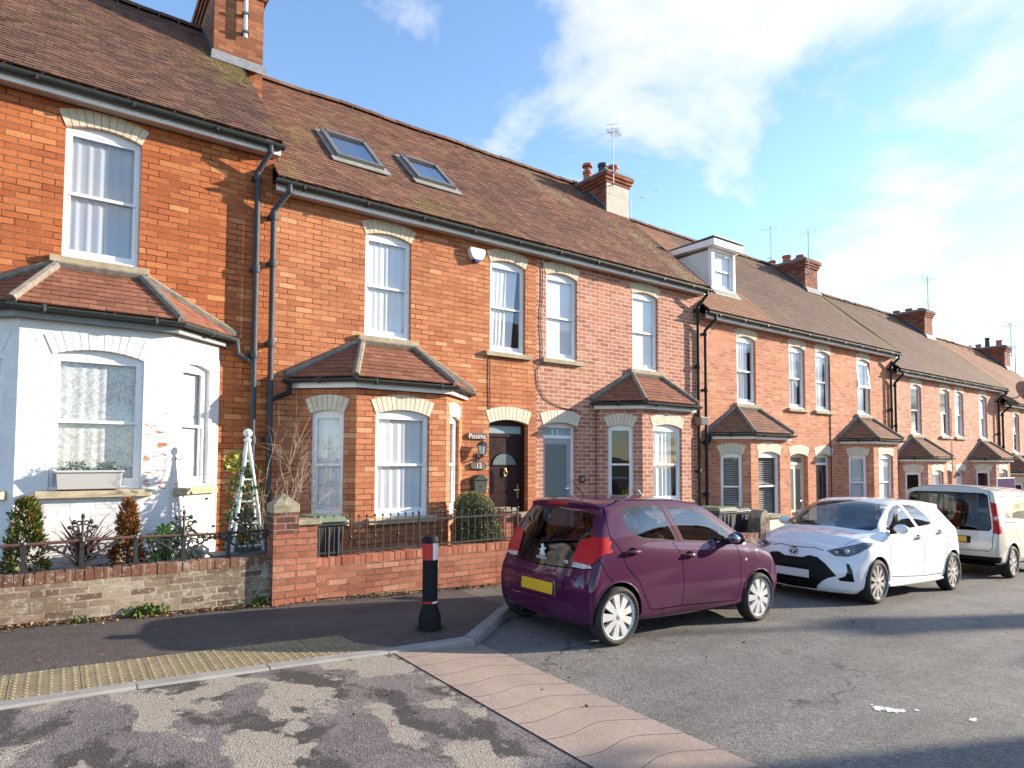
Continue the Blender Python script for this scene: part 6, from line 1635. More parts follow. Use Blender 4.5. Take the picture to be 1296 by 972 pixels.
def seats(root, xf, xr, w, z=.36, hgt=1.14, steer=None, dash=None):
    for s in (-1, 1):
        mb = MB(); y = s * w * .45
        mb.hexa([(xf, y - .23, z), (xf + .5, y - .23, z), (xf + .5, y + .23, z), (xf, y + .23, z), (xf, y - .22, z + .14), (xf + .5, y - .22, z + .19), (xf + .5, y + .22, z + .19), (xf, y + .22, z + .14)])
        mb.hexa([(xf - .04, y - .22, z + .12), (xf + .12, y - .22, z + .12), (xf + .12, y + .22, z + .12), (xf - .04, y + .22, z + .12), (xf - .24, y - .18, z + .70), (xf - .13, y - .18, z + .70), (xf - .13, y + .18, z + .70), (xf - .24, y + .18, z + .70)])
        mb.box(xf - .25, xf - .16, y - .11, y + .11, z + .74, z + .88); mb.build('front_seat', M['seat'], root, fix=True, bevel=.03)
    mb = MB(); mb.box(xr, xr + .42, -w * .82, w * .82, z, z + .16); mb.hexa([(xr - .02, -w * .82, z + .1), (xr + .12, -w * .82, z + .1), (xr + .12, w * .82, z + .1), (xr - .02, w * .82, z + .1), (xr - .2, -w * .78, z + .62), (xr - .1, -w * .78, z + .62), (xr - .1, w * .78, z + .62), (xr - .2, w * .78, z + .62)])
    for s in (-1, 1): mb.box(xr - .2, xr - .12, s * w * .5 - .1, s * w * .5 + .1, z + .64, z + .75)
    mb.build('rear_bench', M['seat'], root, fix=True, bevel=.03)
    if dash:
        mb = MB(); mb.hexa([(dash - .05, -w * .86, z + .1), (dash + .42, -w * .86, z + .1), (dash + .42, w * .86, z + .1), (dash - .05, w * .86, z + .1), (dash, -w * .86, z + .52), (dash + .45, -w * .80, z + .52), (dash + .45, w * .80, z + .52), (dash, w * .86, z + .52)]); mb.build('dashboard', M['seat'], root, fix=True, bevel=.04)
        y = -w * .45; mb = MB(); c = (dash - .14, y, z + .48); mb.tube([(c[0] + .07 * math.sin(a), y + .175 * math.cos(a), c[2] + .17 * math.sin(a)) for a in [i * .3142 for i in range(21)]], .014, 6); mb.tube([c, (dash + .05, y, z + .4)], .02, 6); mb.build('steering_wheel', M['car_black'], root, smooth=True)
def mirror(root, x, y, z, mat, s, face=-1):
    mb = MB(); mb.ball((x, y + s * .115, z), (.055, .105, .072), 14, 10)
    mb.v = [(vx if vx * 1 > x - .03 or True else vx, vy, vz) for vx, vy, vz in mb.v]
    m = mb.build('wing_mirror', mat, root, smooth=True)
    mb = MB(); mb.ball((x - .012, y + s * .115, z - .012), (.058, .098, .062), 12, 8); mb.tube([(x + .01, y - s * .03, z - .05), (x + .0, y + s * .06, z - .045)], [.04, .026], 8); mb.build('mirror_base', M['car_black'], m, smooth=True)
    mb = MB(); mb.ball((x - .056, y + s * .115, z), (.012, .088, .055), 12, 8); mb.build('mirror_glass', M['mirror_glass'], m, smooth=True)
    return m
def handle(root, sh, x, z, mat, s, L=.2):
    y = sh.y_at(x + L / 2, z) * (1 if s < 0 else -1)
    mb = MB(); mb.ball((x + L / 2, y, z - .002), (.062, .008, .044), 14, 8); b = mb.build('door_handle', M['car_gap'], root, smooth=True)
    mb = MB(); mb.tube([(x, y + s * .010, z), (x + L * .2, y + s * .036, z + .002), (x + L * .8, y + s * .036, z), (x + L, y + s * .010, z - .002)], [.014, .019, .019, .013], 8); mb.build('grip', mat, b, smooth=True)
def car_root(name, lab, x0, yc, heading, slope):
    gz = road_z(x0); rot = (0, math.atan(slope), 0) if heading > 0 else (0, -math.atan(slope), math.pi)
    return thing(name, lab, 'car' if name == 'parked_car' else 'van', (x0, yc, gz), 'vehicles parked along the kerb', rot)
def floor_pan(root, x0, x1, w, z0=.2, z1=.34):
    mb = MB(); mb.box(x0, x1, -w, w, z0, z1); mb.build('underbody', M['car_gap'], root)

def ring(x, w, zb, zbelt, wb, zr, wr, zt, dx=None, mid=None):
    """one cross-section of a cabin: sill, door, shoulder, belt, window, roof edge, roof"""
    p = [(x, w * .90, zb), (x, w * .972, zb + .06), (x, w * .998, zb + .22), (x, w, (zb + zbelt) * .5 + .05), (x, w * .984, zbelt - .10), (x, wb, zbelt),
         (x, wb + (wr + .03 - wb) * .44, zbelt + (zr - .06 - zbelt) * .5), (x, wr + .03, zr - .06), (x, wr - .05, zr), (x, wr * .5, zt - .010), (x, 0, zt)]
    if dx: p = [(a + d, b, c) for (a, b, c), d in zip(p, dx)]
    return p
def hood(x, w, zb, zf, wf, zt, dx=None):
    p = [(x, w * .90, zb), (x, w * .972, zb + .06), (x, w * .998, zb + .22), (x, w, (zb + zf) * .5 + .05), (x, w * .985, zf - .08), (x, wf, zf),
         (x, wf * .86, zf + (zt - zf) * .45), (x, wf * .68, zf + (zt - zf) * .70), (x, wf * .46, zf + (zt - zf) * .88), (x, wf * .24, zt - .004), (x, 0, zt)]
    if dx: p = [(a + d, b, c) for (a, b, c), d in zip(p, dx)]
    return p

# ---- purple hatchback, seen from behind
def purple_car():
    root = car_root('parked_car', 'purple hatchback with a black glass tailgate and yellow rear plate', 4.12, 5.375, 1, .041)
    rear = [(.07, .745, .19), (.025, .77, .26), (.0, .785, .44), (.005, .78, .60), (.055, .765, .77), (.105, .735, .93), (.20, .68, 1.12), (.30, .61, 1.30), (.285, .55, 1.365), (.31, .32, 1.40), (.33, 0, 1.41)]
    secs = [ring(.30, .79, .22, .965, .758, 1.40, .585, 1.435, [0, 0, 0, 0, .0, .04, .12, .18, .19, .19, .19]),
            ring(.66, .802, .21, 1.0, .765, 1.425, .585, 1.455, [0, 0, 0, 0, 0, 0, .04, .08, .08, .08, .08]),
            ring(1.05, .806, .20, .995, .755, 1.43, .585, 1.463), ring(1.5, .807, .20, .975, .75, 1.425, .58, 1.458), ring(1.88, .807, .20, .96, .748, 1.39, .585, 1.42),
            ring(2.16, .806, .20, .95, .748, 1.27, .615, 1.295), ring(2.42, .804, .20, .94, .745, 1.125, .66, 1.15), ring(2.60, .803, .20, .925, .74, 1.02, .69, 1.04),
            hood(2.78, .80, .20, .90, .725, .985), hood(3.0, .785, .20, .855, .70, .935), hood(3.10, .775, .20, .815, .69, .90)]
    front = [(3.34, .62, .20), (3.42, .68, .27), (3.475, .70, .42), (3.465, .70, .56), (3.43, .69, .66), (3.36, .655, .74), (3.33, .58, .775), (3.31, .47, .80), (3.30, .36, .815), (3.29, .2, .822), (3.285, 0, .826)]
    sh = Shell(rear, secs, front, br=.075, bf=.17)
    side = lambda c: c.y < -.45; rw = lambda c: c.x < .46; 
    for x in (.41, 2.78): sh.cut(arch(x, .30, .322), 99, (0, 2), lambda c: c.y < -.4)
    sh.drop(99)
    rwin = smooth_poly([(.575, 1.33), (.56, 1.22), (.64, 1.10), (.78, 1.035), (1.06, 1.015), (1.305, 1.0), (1.24, 1.17), (1.165, 1.365), (.87, 1.375), (.68, 1.365)], 3)
    fwin = [(1.27, 1.365), (1.34, 1.2), (1.43, .995), (1.8, .972), (2.15, .955), (2.34, .955), (2.36, .975), (2.16, 1.14), (1.95, 1.265), (1.75, 1.335), (1.55, 1.365), (1.4, 1.37)]
    gl = lambda c: c.y < -.5 and c.z > .93
    sh.cut(rwin, 2, (0, 2), gl); sh.cut(shrink(rwin, .016), 3, (0, 2), gl, (2,))
    sh.cut(fwin, 2, (0, 2), gl); sh.cut(shrink(fwin, .014), 3, (0, 2), gl, (2,))
    # windscreen, from the front
    ws = [(0, 1.0), (-.60, .985), (-.665, 1.03), (-.54, 1.355), (0, 1.395)]
    fw = lambda c: 1.88 < c.x < 2.72 and c.z > .95
    sh.cut(ws, 4, (1, 2), fw, (0,))
    # tailgate glass, black panel, lamps
    hg = [(0, 1.30), (-.50, 1.285), (-.585, 1.10), (-.64, .985), (-.5, .965), (0, .95)]
    bp = [(0, .95), (-.5, .965), (-.64, .985), (-.60, .96), (-.475, .94), (-.455, .80), (-.44, .745), (0, .725)]
    sh.cut(hg, 5, (1, 2), lambda c: c.x < .40, (0,)); sh.cut(bp, 6, (1, 2), lambda c: c.x < .3, (0,))
    tl = [(-.455, .80), (-.47, .95), (-.50, 1.02), (-.62, 1.05), (-.80, 1.065), (-.80, .96), (-.765, .90), (-.74, .83), (-.70, .785)]
    sh.cut(tl, 7, (1, 2), lambda c: c.x < .31 and c.y < -.4, (0, 5, 6))
    tl2 = [(-.475, .80), (-.70, .785), (-.725, .762), (-.60, .745), (-.47, .75)]
    sh.cut(tl2, 8, (1, 2), lambda c: c.x < .25, (0, 6))
    # gaps: doors, tailgate, bumper, fuel flap
    sh.line([(.36, 1.36), (.335, 1.2), (.335, 1.08), (.42, .96), (.52, .76), (.70, .60), (.78, .45), (.86, .33), (.93, .305), (1.36, .312), (2.345, .285), (2.395, .5), (2.40, .72), (2.36, .86), (2.355, .945)], 9, .010, (0, 2), side)
    sh.line([(1.365, .31), (1.375, .6), (1.345, .83), (1.235, 1.0)], 9, .010, (0, 2), side)
    sh.line([(1.19, 1.375), (1.28, 1.17), (1.365, .995)], 9, .009, (0, 2), side)
    sh.line([(.145, .86), (.26, .69), (.33, .62)], 9, .009, (0, 2), side)
    sh.line([(0, .715), (-.45, .735), (-.70, .755)], 9, .012, (1, 2), lambda c: c.x < .2)
    sh.line([(.4, 1.365), (.6, 1.415), (1.0, 1.43), (1.5, 1.425), (1.85, 1.39), (2.1, 1.30), (2.5, 1.075)], 9, .007, (0, 2), lambda c: -.62 < c.y < -.45 and c.z > 1.05)
    body = sh.emit('body', [0, 9, 2], [M['paint_purple'], M['car_gap'], M['car_black']], root)
    sh.emit('side_window', [3], [M['glass_car']], root, -1); sh.emit('side_window', [3], [M['glass_car']], root, 1); sh.emit('windscreen', [4], [M['glass_screen']], root)
    sh.emit('rear_window', [5], [M['glass_dark']], root); tg = sh.emit('tailgate_panel', [6], [M['car_gloss_black']], root)
    for s in (-1, 1):
        t = sh.emit('tail_lamp', [7], [M['lamp_red']], root, s, .012); sh.emit('reversing_lamp', [8], [M['lamp_clear']], t, s, .008)
    for x in (.41, 2.78):
        for s in (-1, 1): wheel(root, x, s * .725, .289, .165, s, 9, M['rim_silver'], .60, False, .79)
    liners(root, (.41, 2.78), .30, .322, .80, sh); arch_lip(sh, root, (.41, 2.78), .30, .322, M['paint_purple'])
    floor_pan(root, .25, 3.2, .66)
    # spoiler with a high brake light
    mb = MB(); n = 12
    for i in range(n):
        y0, y1 = -.56 + 1.12 * i / n, -.56 + 1.12 * (i + 1) / n
        def xe(y): return .255 + .10 * (abs(y) / .56) ** 3
        def P(y, k): return ((xe(y) + .22, y, 1.412 - .05 * (y / .56) ** 2), (xe(y), y, 1.385 - .035 * (y / .56) ** 2), (xe(y) + .012, y, 1.34 - .03 * (y / .56) ** 2), (xe(y) + .1, y, 1.315 - .03 * (y / .56) ** 2))[k]
        for k in range(3): mb.quad(P(y0, k), P(y0, k + 1), P(y1, k + 1), P(y1, k))
    sp = mb.build('roof_spoiler', M['paint_purple'], root, smooth=True, fix=True)
    mb = MB(); mb.box(.249, .30, -.15, .15, 1.352, 1.378); mb.build('high_brake_lamp', M['lamp_red'], sp, bevel=.006, fix=True)
    # plate in a recess
    mb = MB(); mb.hexa([(-.016, -.30, .42), (.05, -.30, .42), (.05, .30, .42), (-.016, .30, .42), (-.008, -.28, .60), (.05, -.28, .60), (.05, .28, .60), (-.008, .28, .60)]); mb.build('plate_recess', M['paint_purple'], root, fix=True, bevel=.012)
    mb = MB(); mb.hexa([(-.024, -.262, .445), (-.012, -.262, .445), (-.012, .262, .445), (-.024, .262, .445), (-.020, -.262, .562), (-.01, -.262, .562), (-.01, .262, .562), (-.020, .262, .562)]); mb.build('number_plate', M['plate_yellow'], root, fix=True, bevel=.004)
    cr = [(-.55, .315), (-.525, .34), (-.48, .362), (-.3, .37), (0, .375), (.3, .37), (.48, .362), (.525, .34), (.55, .315)]
    mb = MB(); mb.tube([(sh.x_at(abs(y), z) + .004, y, z) for y, z in cr], .011, 6); mb.build('bumper_crease', M['paint_purple'], root, smooth=True)
    # wiper, emblem and lettering on the black panel
    mb = MB(); mb.tube([(.085, .05, .955), (.10, -.1, .975), (.12, -.42, 1.02)], .012, 6); mb.ball((.09, .05, .95), .03, 8, 6); mb.build('rear_wiper', M['car_black'], root, smooth=True)
    em = [(-.02, -.062), (-.006, -.02), (-.034, -.052), (-.046, -.046), (-.02, .0), (-.05, -.004), (-.052, .008), (-.016, .018), (-.012, .04), (-.026, .058), (-.004, .068), (.016, .058), (.012, .04), (.022, .022), (.05, .03), (.054, .018), (.024, .002), (.022, -.02), (.046, -.052), (.03, -.06), (.008, -.028), (.0, -.064)]
    mb = MB(); mb.prism([(-y + .01, z + .865) for y, z in em], .050, .066, 'x'); e = mb.build('rampant_animal_emblem', M['badge_silver'], tg, fix=True)
    rt = (R(90), 0, R(-90))
    ct = text('PEUGEOT', .042, (.050, .01, .785), None, M['badge_silver'], rt, ext=.002); ct.parent = tg
    ct = text('108', .055, (.066, -.36, .785), None, M['badge_silver'], rt, ext=.002); ct.parent = tg
    mirror(root, 2.17, -.79, 1.02, M['paint_purple'], -1); mirror(root, 2.17, .79, 1.02, M['paint_purple'], 1)
    for s in (-1, 1): handle(root, sh, .50, .915, M['paint_purple'], s); handle(root, sh, 1.37, .85, M['paint_purple'], s)
    seats(root, 1.55, .72, .66, .34, dash=2.12)
    mb = MB(); y = sh.y_at(2.5, .75); mb.ball((2.5, y, .75), (.028, .008, .018), 10, 6); mb.build('side_repeater', M['lamp_clear'], root, smooth=True)
    mb = MB(); mb.tube([(.62, 0, 1.45), (.42, 0, 1.62)], [.008, .004], 5); mb.build('aerial', M['car_black'], root)
    return root

# ---- white hatchback, facing the camera
def white_car():
    root = car_root('parked_car', 'white hatchback facing forward with a wide black grille', 12.70, 5.27, -1, .041)
    rear = [(.12, .68, .27), (.05, .76, .34), (.0, .80, .50), (.0, .81, .64), (.07, .80, .86), (.12, .76, 1.03), (.27, .69, 1.18), (.42, .61, 1.34), (.36, .56, 1.42), (.40, .32, 1.455), (.42, 0, 1.465)]
    secs = [ring(.34, .855, .24, 1.10, .80, 1.43, .60, 1.475, [0, 0, 0, 0, .0, .08, .22, .26, .26, .26, .26]),
            ring(.72, .872, .22, 1.085, .80, 1.455, .60, 1.49, [0, 0, 0, 0, 0, .02, .08, .12, .12, .12, .12]),
            ring(1.15, .862, .21, 1.065, .79, 1.465, .60, 1.503), ring(1.6, .858, .21, 1.04, .785, 1.468, .60, 1.505), ring(2.02, .858, .21, 1.02, .78, 1.45, .60, 1.485), ring(2.34, .86, .21, 1.005, .78, 1.36, .62, 1.385),
            ring(2.62, .862, .21, .99, .78, 1.215, .665, 1.235), ring(2.86, .866, .21, .975, .775, 1.09, .705, 1.105),
            hood(3.06, .872, .21, .945, .77, 1.015), hood(3.24, .873, .21, .915, .755, .98), hood(3.43, .870, .21, .875, .73, .94)]
    front = [(3.85, .75, .16), (3.90, .79, .23), (3.94, .80, .40), (3.93, .79, .55), (3.90, .755, .66), (3.83, .73, .735), (3.80, .65, .775), (3.775, .52, .80), (3.76, .40, .815), (3.75, .22, .823), (3.745, 0, .826)]
    sh = Shell(rear, secs, front, bf=.26, bfu=.12)
    for x in (.53, 3.16): sh.cut(arch(x, .325, .355), 99, (0, 2), lambda c: c.y < -.45)
    sh.drop(99)
    gl = lambda c: c.y < -.5 and c.z > .95
    fwin = [(1.70, 1.055), (2.2, 1.035), (2.62, 1.02), (2.70, 1.045), (2.52, 1.18), (2.36, 1.295), (2.15, 1.385), (1.98, 1.415), (1.86, 1.28)]
    rwin = [(1.62, 1.06), (1.25, 1.085), (1.07, 1.12), (1.16, 1.21), (1.30, 1.32), (1.48, 1.395), (1.62, 1.415), (1.88, 1.418), (1.76, 1.25)]
    for w in (fwin, rwin): sh.cut(w, 2, (0, 2), gl); sh.cut(shrink(w, .014), 3, (0, 2), gl, (2,))
    ws = [(0, 1.045), (-.66, 1.02), (-.715, 1.06), (-.64, 1.22), (-.575, 1.40), (0, 1.45)]
    fw = lambda c: 2.1 < c.x < 3.14 and c.z > .98
    sh.cut(ws, 4, (1, 2), fw, (0,)); sh.cut(shrink(ws[1:5], .02), 10, (1, 2), lambda c: False, (4,))
    ft = lambda c: c.x > 3.3
    # grille, lamps, side scoops: drawn on the front face
    gr = [(0, .615), (-.14, .615), (-.24, .655), (-.36, .64), (-.47, .56), (-.545, .475), (-.605, .40), (-.50, .36), (-.42, .30), (-.35, .225), (-.34, .185), (0, .17)]
    sh.cut(gr, 5, (1, 2), ft, (0,))
    hl = [(-.44, .735), (-.56, .675), (-.70, .675), (-.80, .74), (-.90, .86), (-.78, .87), (-.62, .80)]
    sh.cut(hl, 7, (1, 2), lambda c: c.x > 3.28 and c.y < -.4, (0,))
    fo = [(-.70, .585), (-.735, .575), (-.775, .48), (-.79, .335), (-.64, .335), (-.615, .365), (-.70, .41), (-.722, .48)]
    sh.cut(fo, 8, (1, 2), lambda c: c.x > 3.3, (0,))
    side = lambda c: c.y < -.45
    sh.line([(1.60, .31), (1.61, .72), (1.64, 1.05)], 9, .010, (0, 2), side); sh.line([(2.73, .37), (2.80, .6), (2.76, .86), (2.70, 1.02)], 9, .010, (0, 2), side)
    sh.line([(2.73, .36), (1.6, .305), (.93, .31), (.80, .52), (.74, .75), (.86, .98), (1.0, 1.09)], 9, .010, (0, 2), side); sh.line([(1.66, 1.05), (1.80, 1.25), (1.92, 1.42)], 9, .009, (0, 2), side)
    sh.line([(-.40, .735), (-.25, .765), (-.12, .75), (0, .75)], 9, .010, (1, 2), lambda c: c.x > 3.7)
    sh.line([(-.70, .94), (-.66, .88), (-.6, .82)], 9, .008, (1, 2), lambda c: 3.0 < c.x < 3.6 and c.z > .8)
    tl = [(.02, 1.0), (.30, 1.10), (.34, 1.06), (.16, .98), (.04, .93)]
    sh.cut(tl, 11, (0, 2), lambda c: c.y < -.3, (0,))
    hg = [(0, 1.40), (-.50, 1.39), (-.60, 1.16), (-.55, 1.08), (0, 1.06)]; sh.cut(hg, 12, (1, 2), lambda c: c.x < .46, (0,))
    Pw = M['paint_white']
    sh.emit('body', [0, 9, 2], [Pw, M['car_gap'], M['car_black']], root)
    for s in (-1, 1):
        sh.emit('side_window', [3], [M['glass_car']], root, s); h = sh.emit('headlamp', [7], [M['lamp_dark']], root, s, .006); sh.emit('side_scoop', [8], [M['car_gloss_black']], root, s, -.004); sh.emit('tail_lamp', [11], [M['lamp_red']], root, s, .012)
        mb = MB(); 
        for (yy, zz, r, xx) in ((.69, .745, .036, 3.71), (.585, .725, .022, 3.785)): mb.ball((xx, s * yy, zz), (.03, r, r), 12, 8)
        mb.build('projector_lens', M['lamp_clear'], h, smooth=True)
        mirror(root, 2.60, s * .82, 1.06, Pw, s); handle(root, sh, 1.70, .92, Pw, s); handle(root, sh, .92, .985, Pw, s, .16)
    sh.emit('windscreen', [4], [M['glass_screen']], root); sh.emit('rear_window', [12], [M['glass_dark']], root)
    g = sh.emit('grille', [5], [M['car_black']], root, 'both', -.004)
    mb = MB()
    for k in range(7):
        z = .21 + k * .045; wz = .33 if k < 2 else .46
        if .33 < z < .46: wz = .50
        mb.tube([(3.93 - .34 * (abs(y) / .77) ** 3 - (.04 if z < .25 else 0), y, z) for y in [-wz + 2 * wz * i / 10 for i in range(11)]], .008, 4)
    mb.build('grille_bar', M['car_gap'], g)
    mb = MB(); mb.box(3.935, 3.955, -.262, .262, .335, .447); mb.build('number_plate', M['plate_white'], root, fix=True, bevel=.004)
    # badge: three linked ovals on a dark disc
    mb = MB(); mb.lathe((3.885, 0, .69), [(.001, .024), (.06, .024), (.066, .0)], 24, 'x'); e = mb.build('badge', M['car_gloss_black'], root, smooth=True)
    mb = MB(); el = lambda a, b, oy, oz: [(3.912, oy + a * math.cos(t), .69 + oz + b * math.sin(t)) for t in [i * .2618 for i in range(25)]]
    mb.tube(el(.062, .042, 0, 0), .006, 5); mb.tube(el(.038, .014, 0, .018), .005, 5); mb.tube(el(.014, .03, 0, .006), .005, 5); mb.build('three_ovals', M['badge_silver'], e, smooth=True)
    for x in (.53, 3.16):
        for s in (-1, 1): wheel(root, x, s * .775, .315, .19, s, 10, M['rim_alloy'], .46, False, .76)
    liners(root, (.53, 3.16), .325, .355, .85, sh); arch_lip(sh, root, (.53, 3.16), .325, .355, Pw); floor_pan(root, .3, 3.7, .70, .19)
    seats(root, 1.85, .9, .70, .36, dash=2.5)
    mb = MB(); mb.tube([(.85, 0, 1.49), (.66, 0, 1.56)], [.018, .004], 6); mb.build('aerial', M['car_black'], root)
    for s in (-1, 1):
        mb = MB(); pts = [(x, -s * 0 + s * (.895 - .0), .245) for x in (.95, 2.72)]; mb.tube([(.92, s * .845, .235), (1.2, s * .862, .24), (2.5, s * .862, .24), (2.78, s * .845, .235)], [.02, .032, .032, .02], 8); mb.build('side_skirt', Pw, root, smooth=True)
    return root

# ---- cream van, seen from behind
def cream_van():
    root = car_root('parked_van', 'cream people carrier van with tall red tail lamps, cut off by the right edge', 14.42, 5.38, 1, .047)
    rear = [(.10, .72, .34), (.03, .83, .40), (.0, .86, .54), (.005, .87, .70), (.03, .875, .88), (.05, .86, 1.05), (.09, .825, 1.28), (.135, .775, 1.55), (.20, .72, 1.69), (.25, .40, 1.755), (.27, 0, 1.775)]
    def vr(x, wb=.86, dz=0, wr=.765): return ring(x, .905, .27, 1.10, wb, 1.715 + dz, wr, 1.81 + dz)
    secs = [vr(.34, .865, -.02), vr(.8, .868), vr(1.5), vr(2.2), vr(2.7, .855, -.01),
            ring(3.0, .90, .27, 1.07, .85, 1.60, .77, 1.67), ring(3.3, .90, .27, 1.05, .84, 1.36, .79, 1.42), ring(3.52, .90, .27, 1.03, .83, 1.17, .79, 1.21), hood(3.7, .895, .27, 1.0, .82, 1.12), hood(3.95, .87, .27, .95, .78, 1.04)]
    front = [(4.28, .68, .24), (4.34, .74, .31), (4.39, .77, .46), (4.38, .77, .62), (4.35, .76, .74), (4.30, .73, .82), (4.28, .65, .85), (4.27, .52, .87), (4.265, .4, .88), (4.26, .2, .885), (4.26, 0, .887)]
    sh = Shell(rear, secs, front, br=.10, bru=.06)
    for x in (.87, 3.56): sh.cut(arch(x, .325, .365), 99, (0, 2), lambda c: c.y < -.45)
    sh.drop(99)
    rw = smooth_poly([(0, 1.655), (-.62, 1.645), (-.70, 1.60), (-.745, 1.3), (-.785, .97), (-.74, .915), (0, .905)], 1)
    sh.cut(rw, 2, (1, 2), lambda c: c.x < .3, (0,)); sh.cut([(0, 1.64), (-.61, 1.63), (-.685, 1.59), (-.73, 1.3), (-.768, .975), (-.73, .93), (0, .92)], 3, (1, 2), lambda c: c.x < .3, (2,))
    tl = [(-.80, .885), (-.815, 1.0), (-.80, 1.2), (-.755, 1.47), (-.83, 1.45), (-.87, 1.38), (-.95, 1.2), (-.95, .92), (-.88, .87)]
    sh.cut(tl, 7, (1, 2), lambda c: c.x < .235 and c.y < -.6, (0,))
    gl = lambda c: c.y < -.6 and c.z > 1.1
    w1 = [(.40, 1.60), (.50, 1.25), (.56, 1.19), (.90, 1.17), (.86, 1.40), (.84, 1.62)]; w2 = [(1.0, 1.17), (1.9, 1.15), (1.9, 1.63), (.98, 1.63)]; w3 = [(2.0, 1.15), (3.05, 1.11), (3.15, 1.15), (2.75, 1.58), (2.5, 1.625), (2.0, 1.63)]
    for w in (w1, w2, w3): sh.cut(w, 2, (0, 2), gl, (0,)); sh.cut(shrink(w, .018), 4, (0, 2), gl, (2,))
    sh.cut([(0, 1.17), (-.72, 1.15), (-.76, 1.2), (-.69, 1.62), (0, 1.73)], 5, (1, 2), lambda c: 2.8 < c.x < 3.65 and c.z > 1.1, (0,))
    side = lambda c: c.y < -.5
    sh.line([(0, .525), (-.74, .53), (-.80, .58), (-.815, .87), (-.80, 1.2), (-.745, 1.5), (-.70, 1.70)], 9, .011, (1, 2), lambda c: c.x < .3)
    sh.line([(.5, 1.085), (1.35, 1.075)], 9, .022, (0, 2), side); sh.line([(.95, 1.65), (.96, 1.0), (1.25, .7), (1.3, .36), (2.15, .36), (2.17, 1.0), (2.1, 1.64)], 9, .011, (0, 2), side)
    sh.cut([(0, .42), (-.95, .43), (-.95, .30), (0, .30)], 6, (1, 2), lambda c: c.x < .28, (0,))
    Pc = M['paint_cream']
    sh.emit('body', [0, 9, 2, 6], [Pc, M['car_gap'], M['car_black'], M['car_black']], root)
    sh.emit('rear_window', [3], [M['glass_dark']], root); sh.emit('windscreen', [5], [M['glass_screen']], root)
    for s in (-1, 1):
        sh.emit('side_window', [4], [M['glass_car']], root, s); t = sh.emit('tail_lamp', [7], [M['lamp_red']], root, s, .014)
        mb = MB(); mb.ball((.10, s * .862, 1.165), (.028, .045, .042), 12, 8); mb.build('reversing_lamp', M['lamp_clear'], t, smooth=True)
        mirror(root, 2.95, s * .87, 1.2, Pc, s); handle(root, sh, 2.1, 1.02, Pc, s)
    mb = MB(); mb.box(-.012, .03, -.46, .46, .665, .80); pr = mb.build('plate_recess', M['car_black'], root, fix=True, bevel=.01)
    mb = MB(); mb.box(-.018, -.010, -.405, .115, .68, .79); mb.build('number_plate', M['plate_yellow'], root)
    mb = MB(); mb.lathe((.028, .10, 1.10), [(.001, -.03), (.05, -.03), (.062, -.02), (.068, 0)], 22, 'x'); b = mb.build('badge', M['car_gloss_black'], root, smooth=True)
    mb = MB(); mb.tube([(-.002, .10 + .058 * math.cos(t), 1.10 + .058 * math.sin(t)) for t in [i * .2618 for i in range(25)]], .011, 6); mb.build('badge_ring', M['badge_silver'], b, smooth=True)
    mb = MB(); mb.tube([(.05, .2, .93), (.03, .0, .96), (.045, -.35, 1.0)], .012, 6); mb.build('rear_wiper', M['car_black'], root, smooth=True)
    for x in (.87, 3.56):
        for s in (-1, 1): wheel(root, x, s * .81, .315, .19, s, 7, M['rim_alloy'], .62, True, .75)
    liners(root, (.87, 3.56), .325, .365, .90, sh); arch_lip(sh, root, (.87, 3.56), .325, .365, Pc); floor_pan(root, .2, 4.1, .74, .24, .40)
    seats(root, 2.1, 1.1, .74, .5, dash=2.9)
    mb = MB(); mb.tube([(2.6, .3, 1.80), (2.4, .3, 1.98)], [.01, .004], 5); mb.build('aerial', M['car_black'], root)
    return root
M['paint_purple'] = paint_mat('purple_car_paint', (.062, .0058, .041), metal=0, rough=.6, spec=.05, coat=.9)
M['paint_white'] = paint_mat('white_car_paint', (.76, .76, .78), rough=.5, spec=.2)
M['paint_cream'] = paint_mat('cream_van_paint', (.58, .55, .49), metal=.1, rough=.4, spec=.3)
purple_car(); white_car(); cream_van()
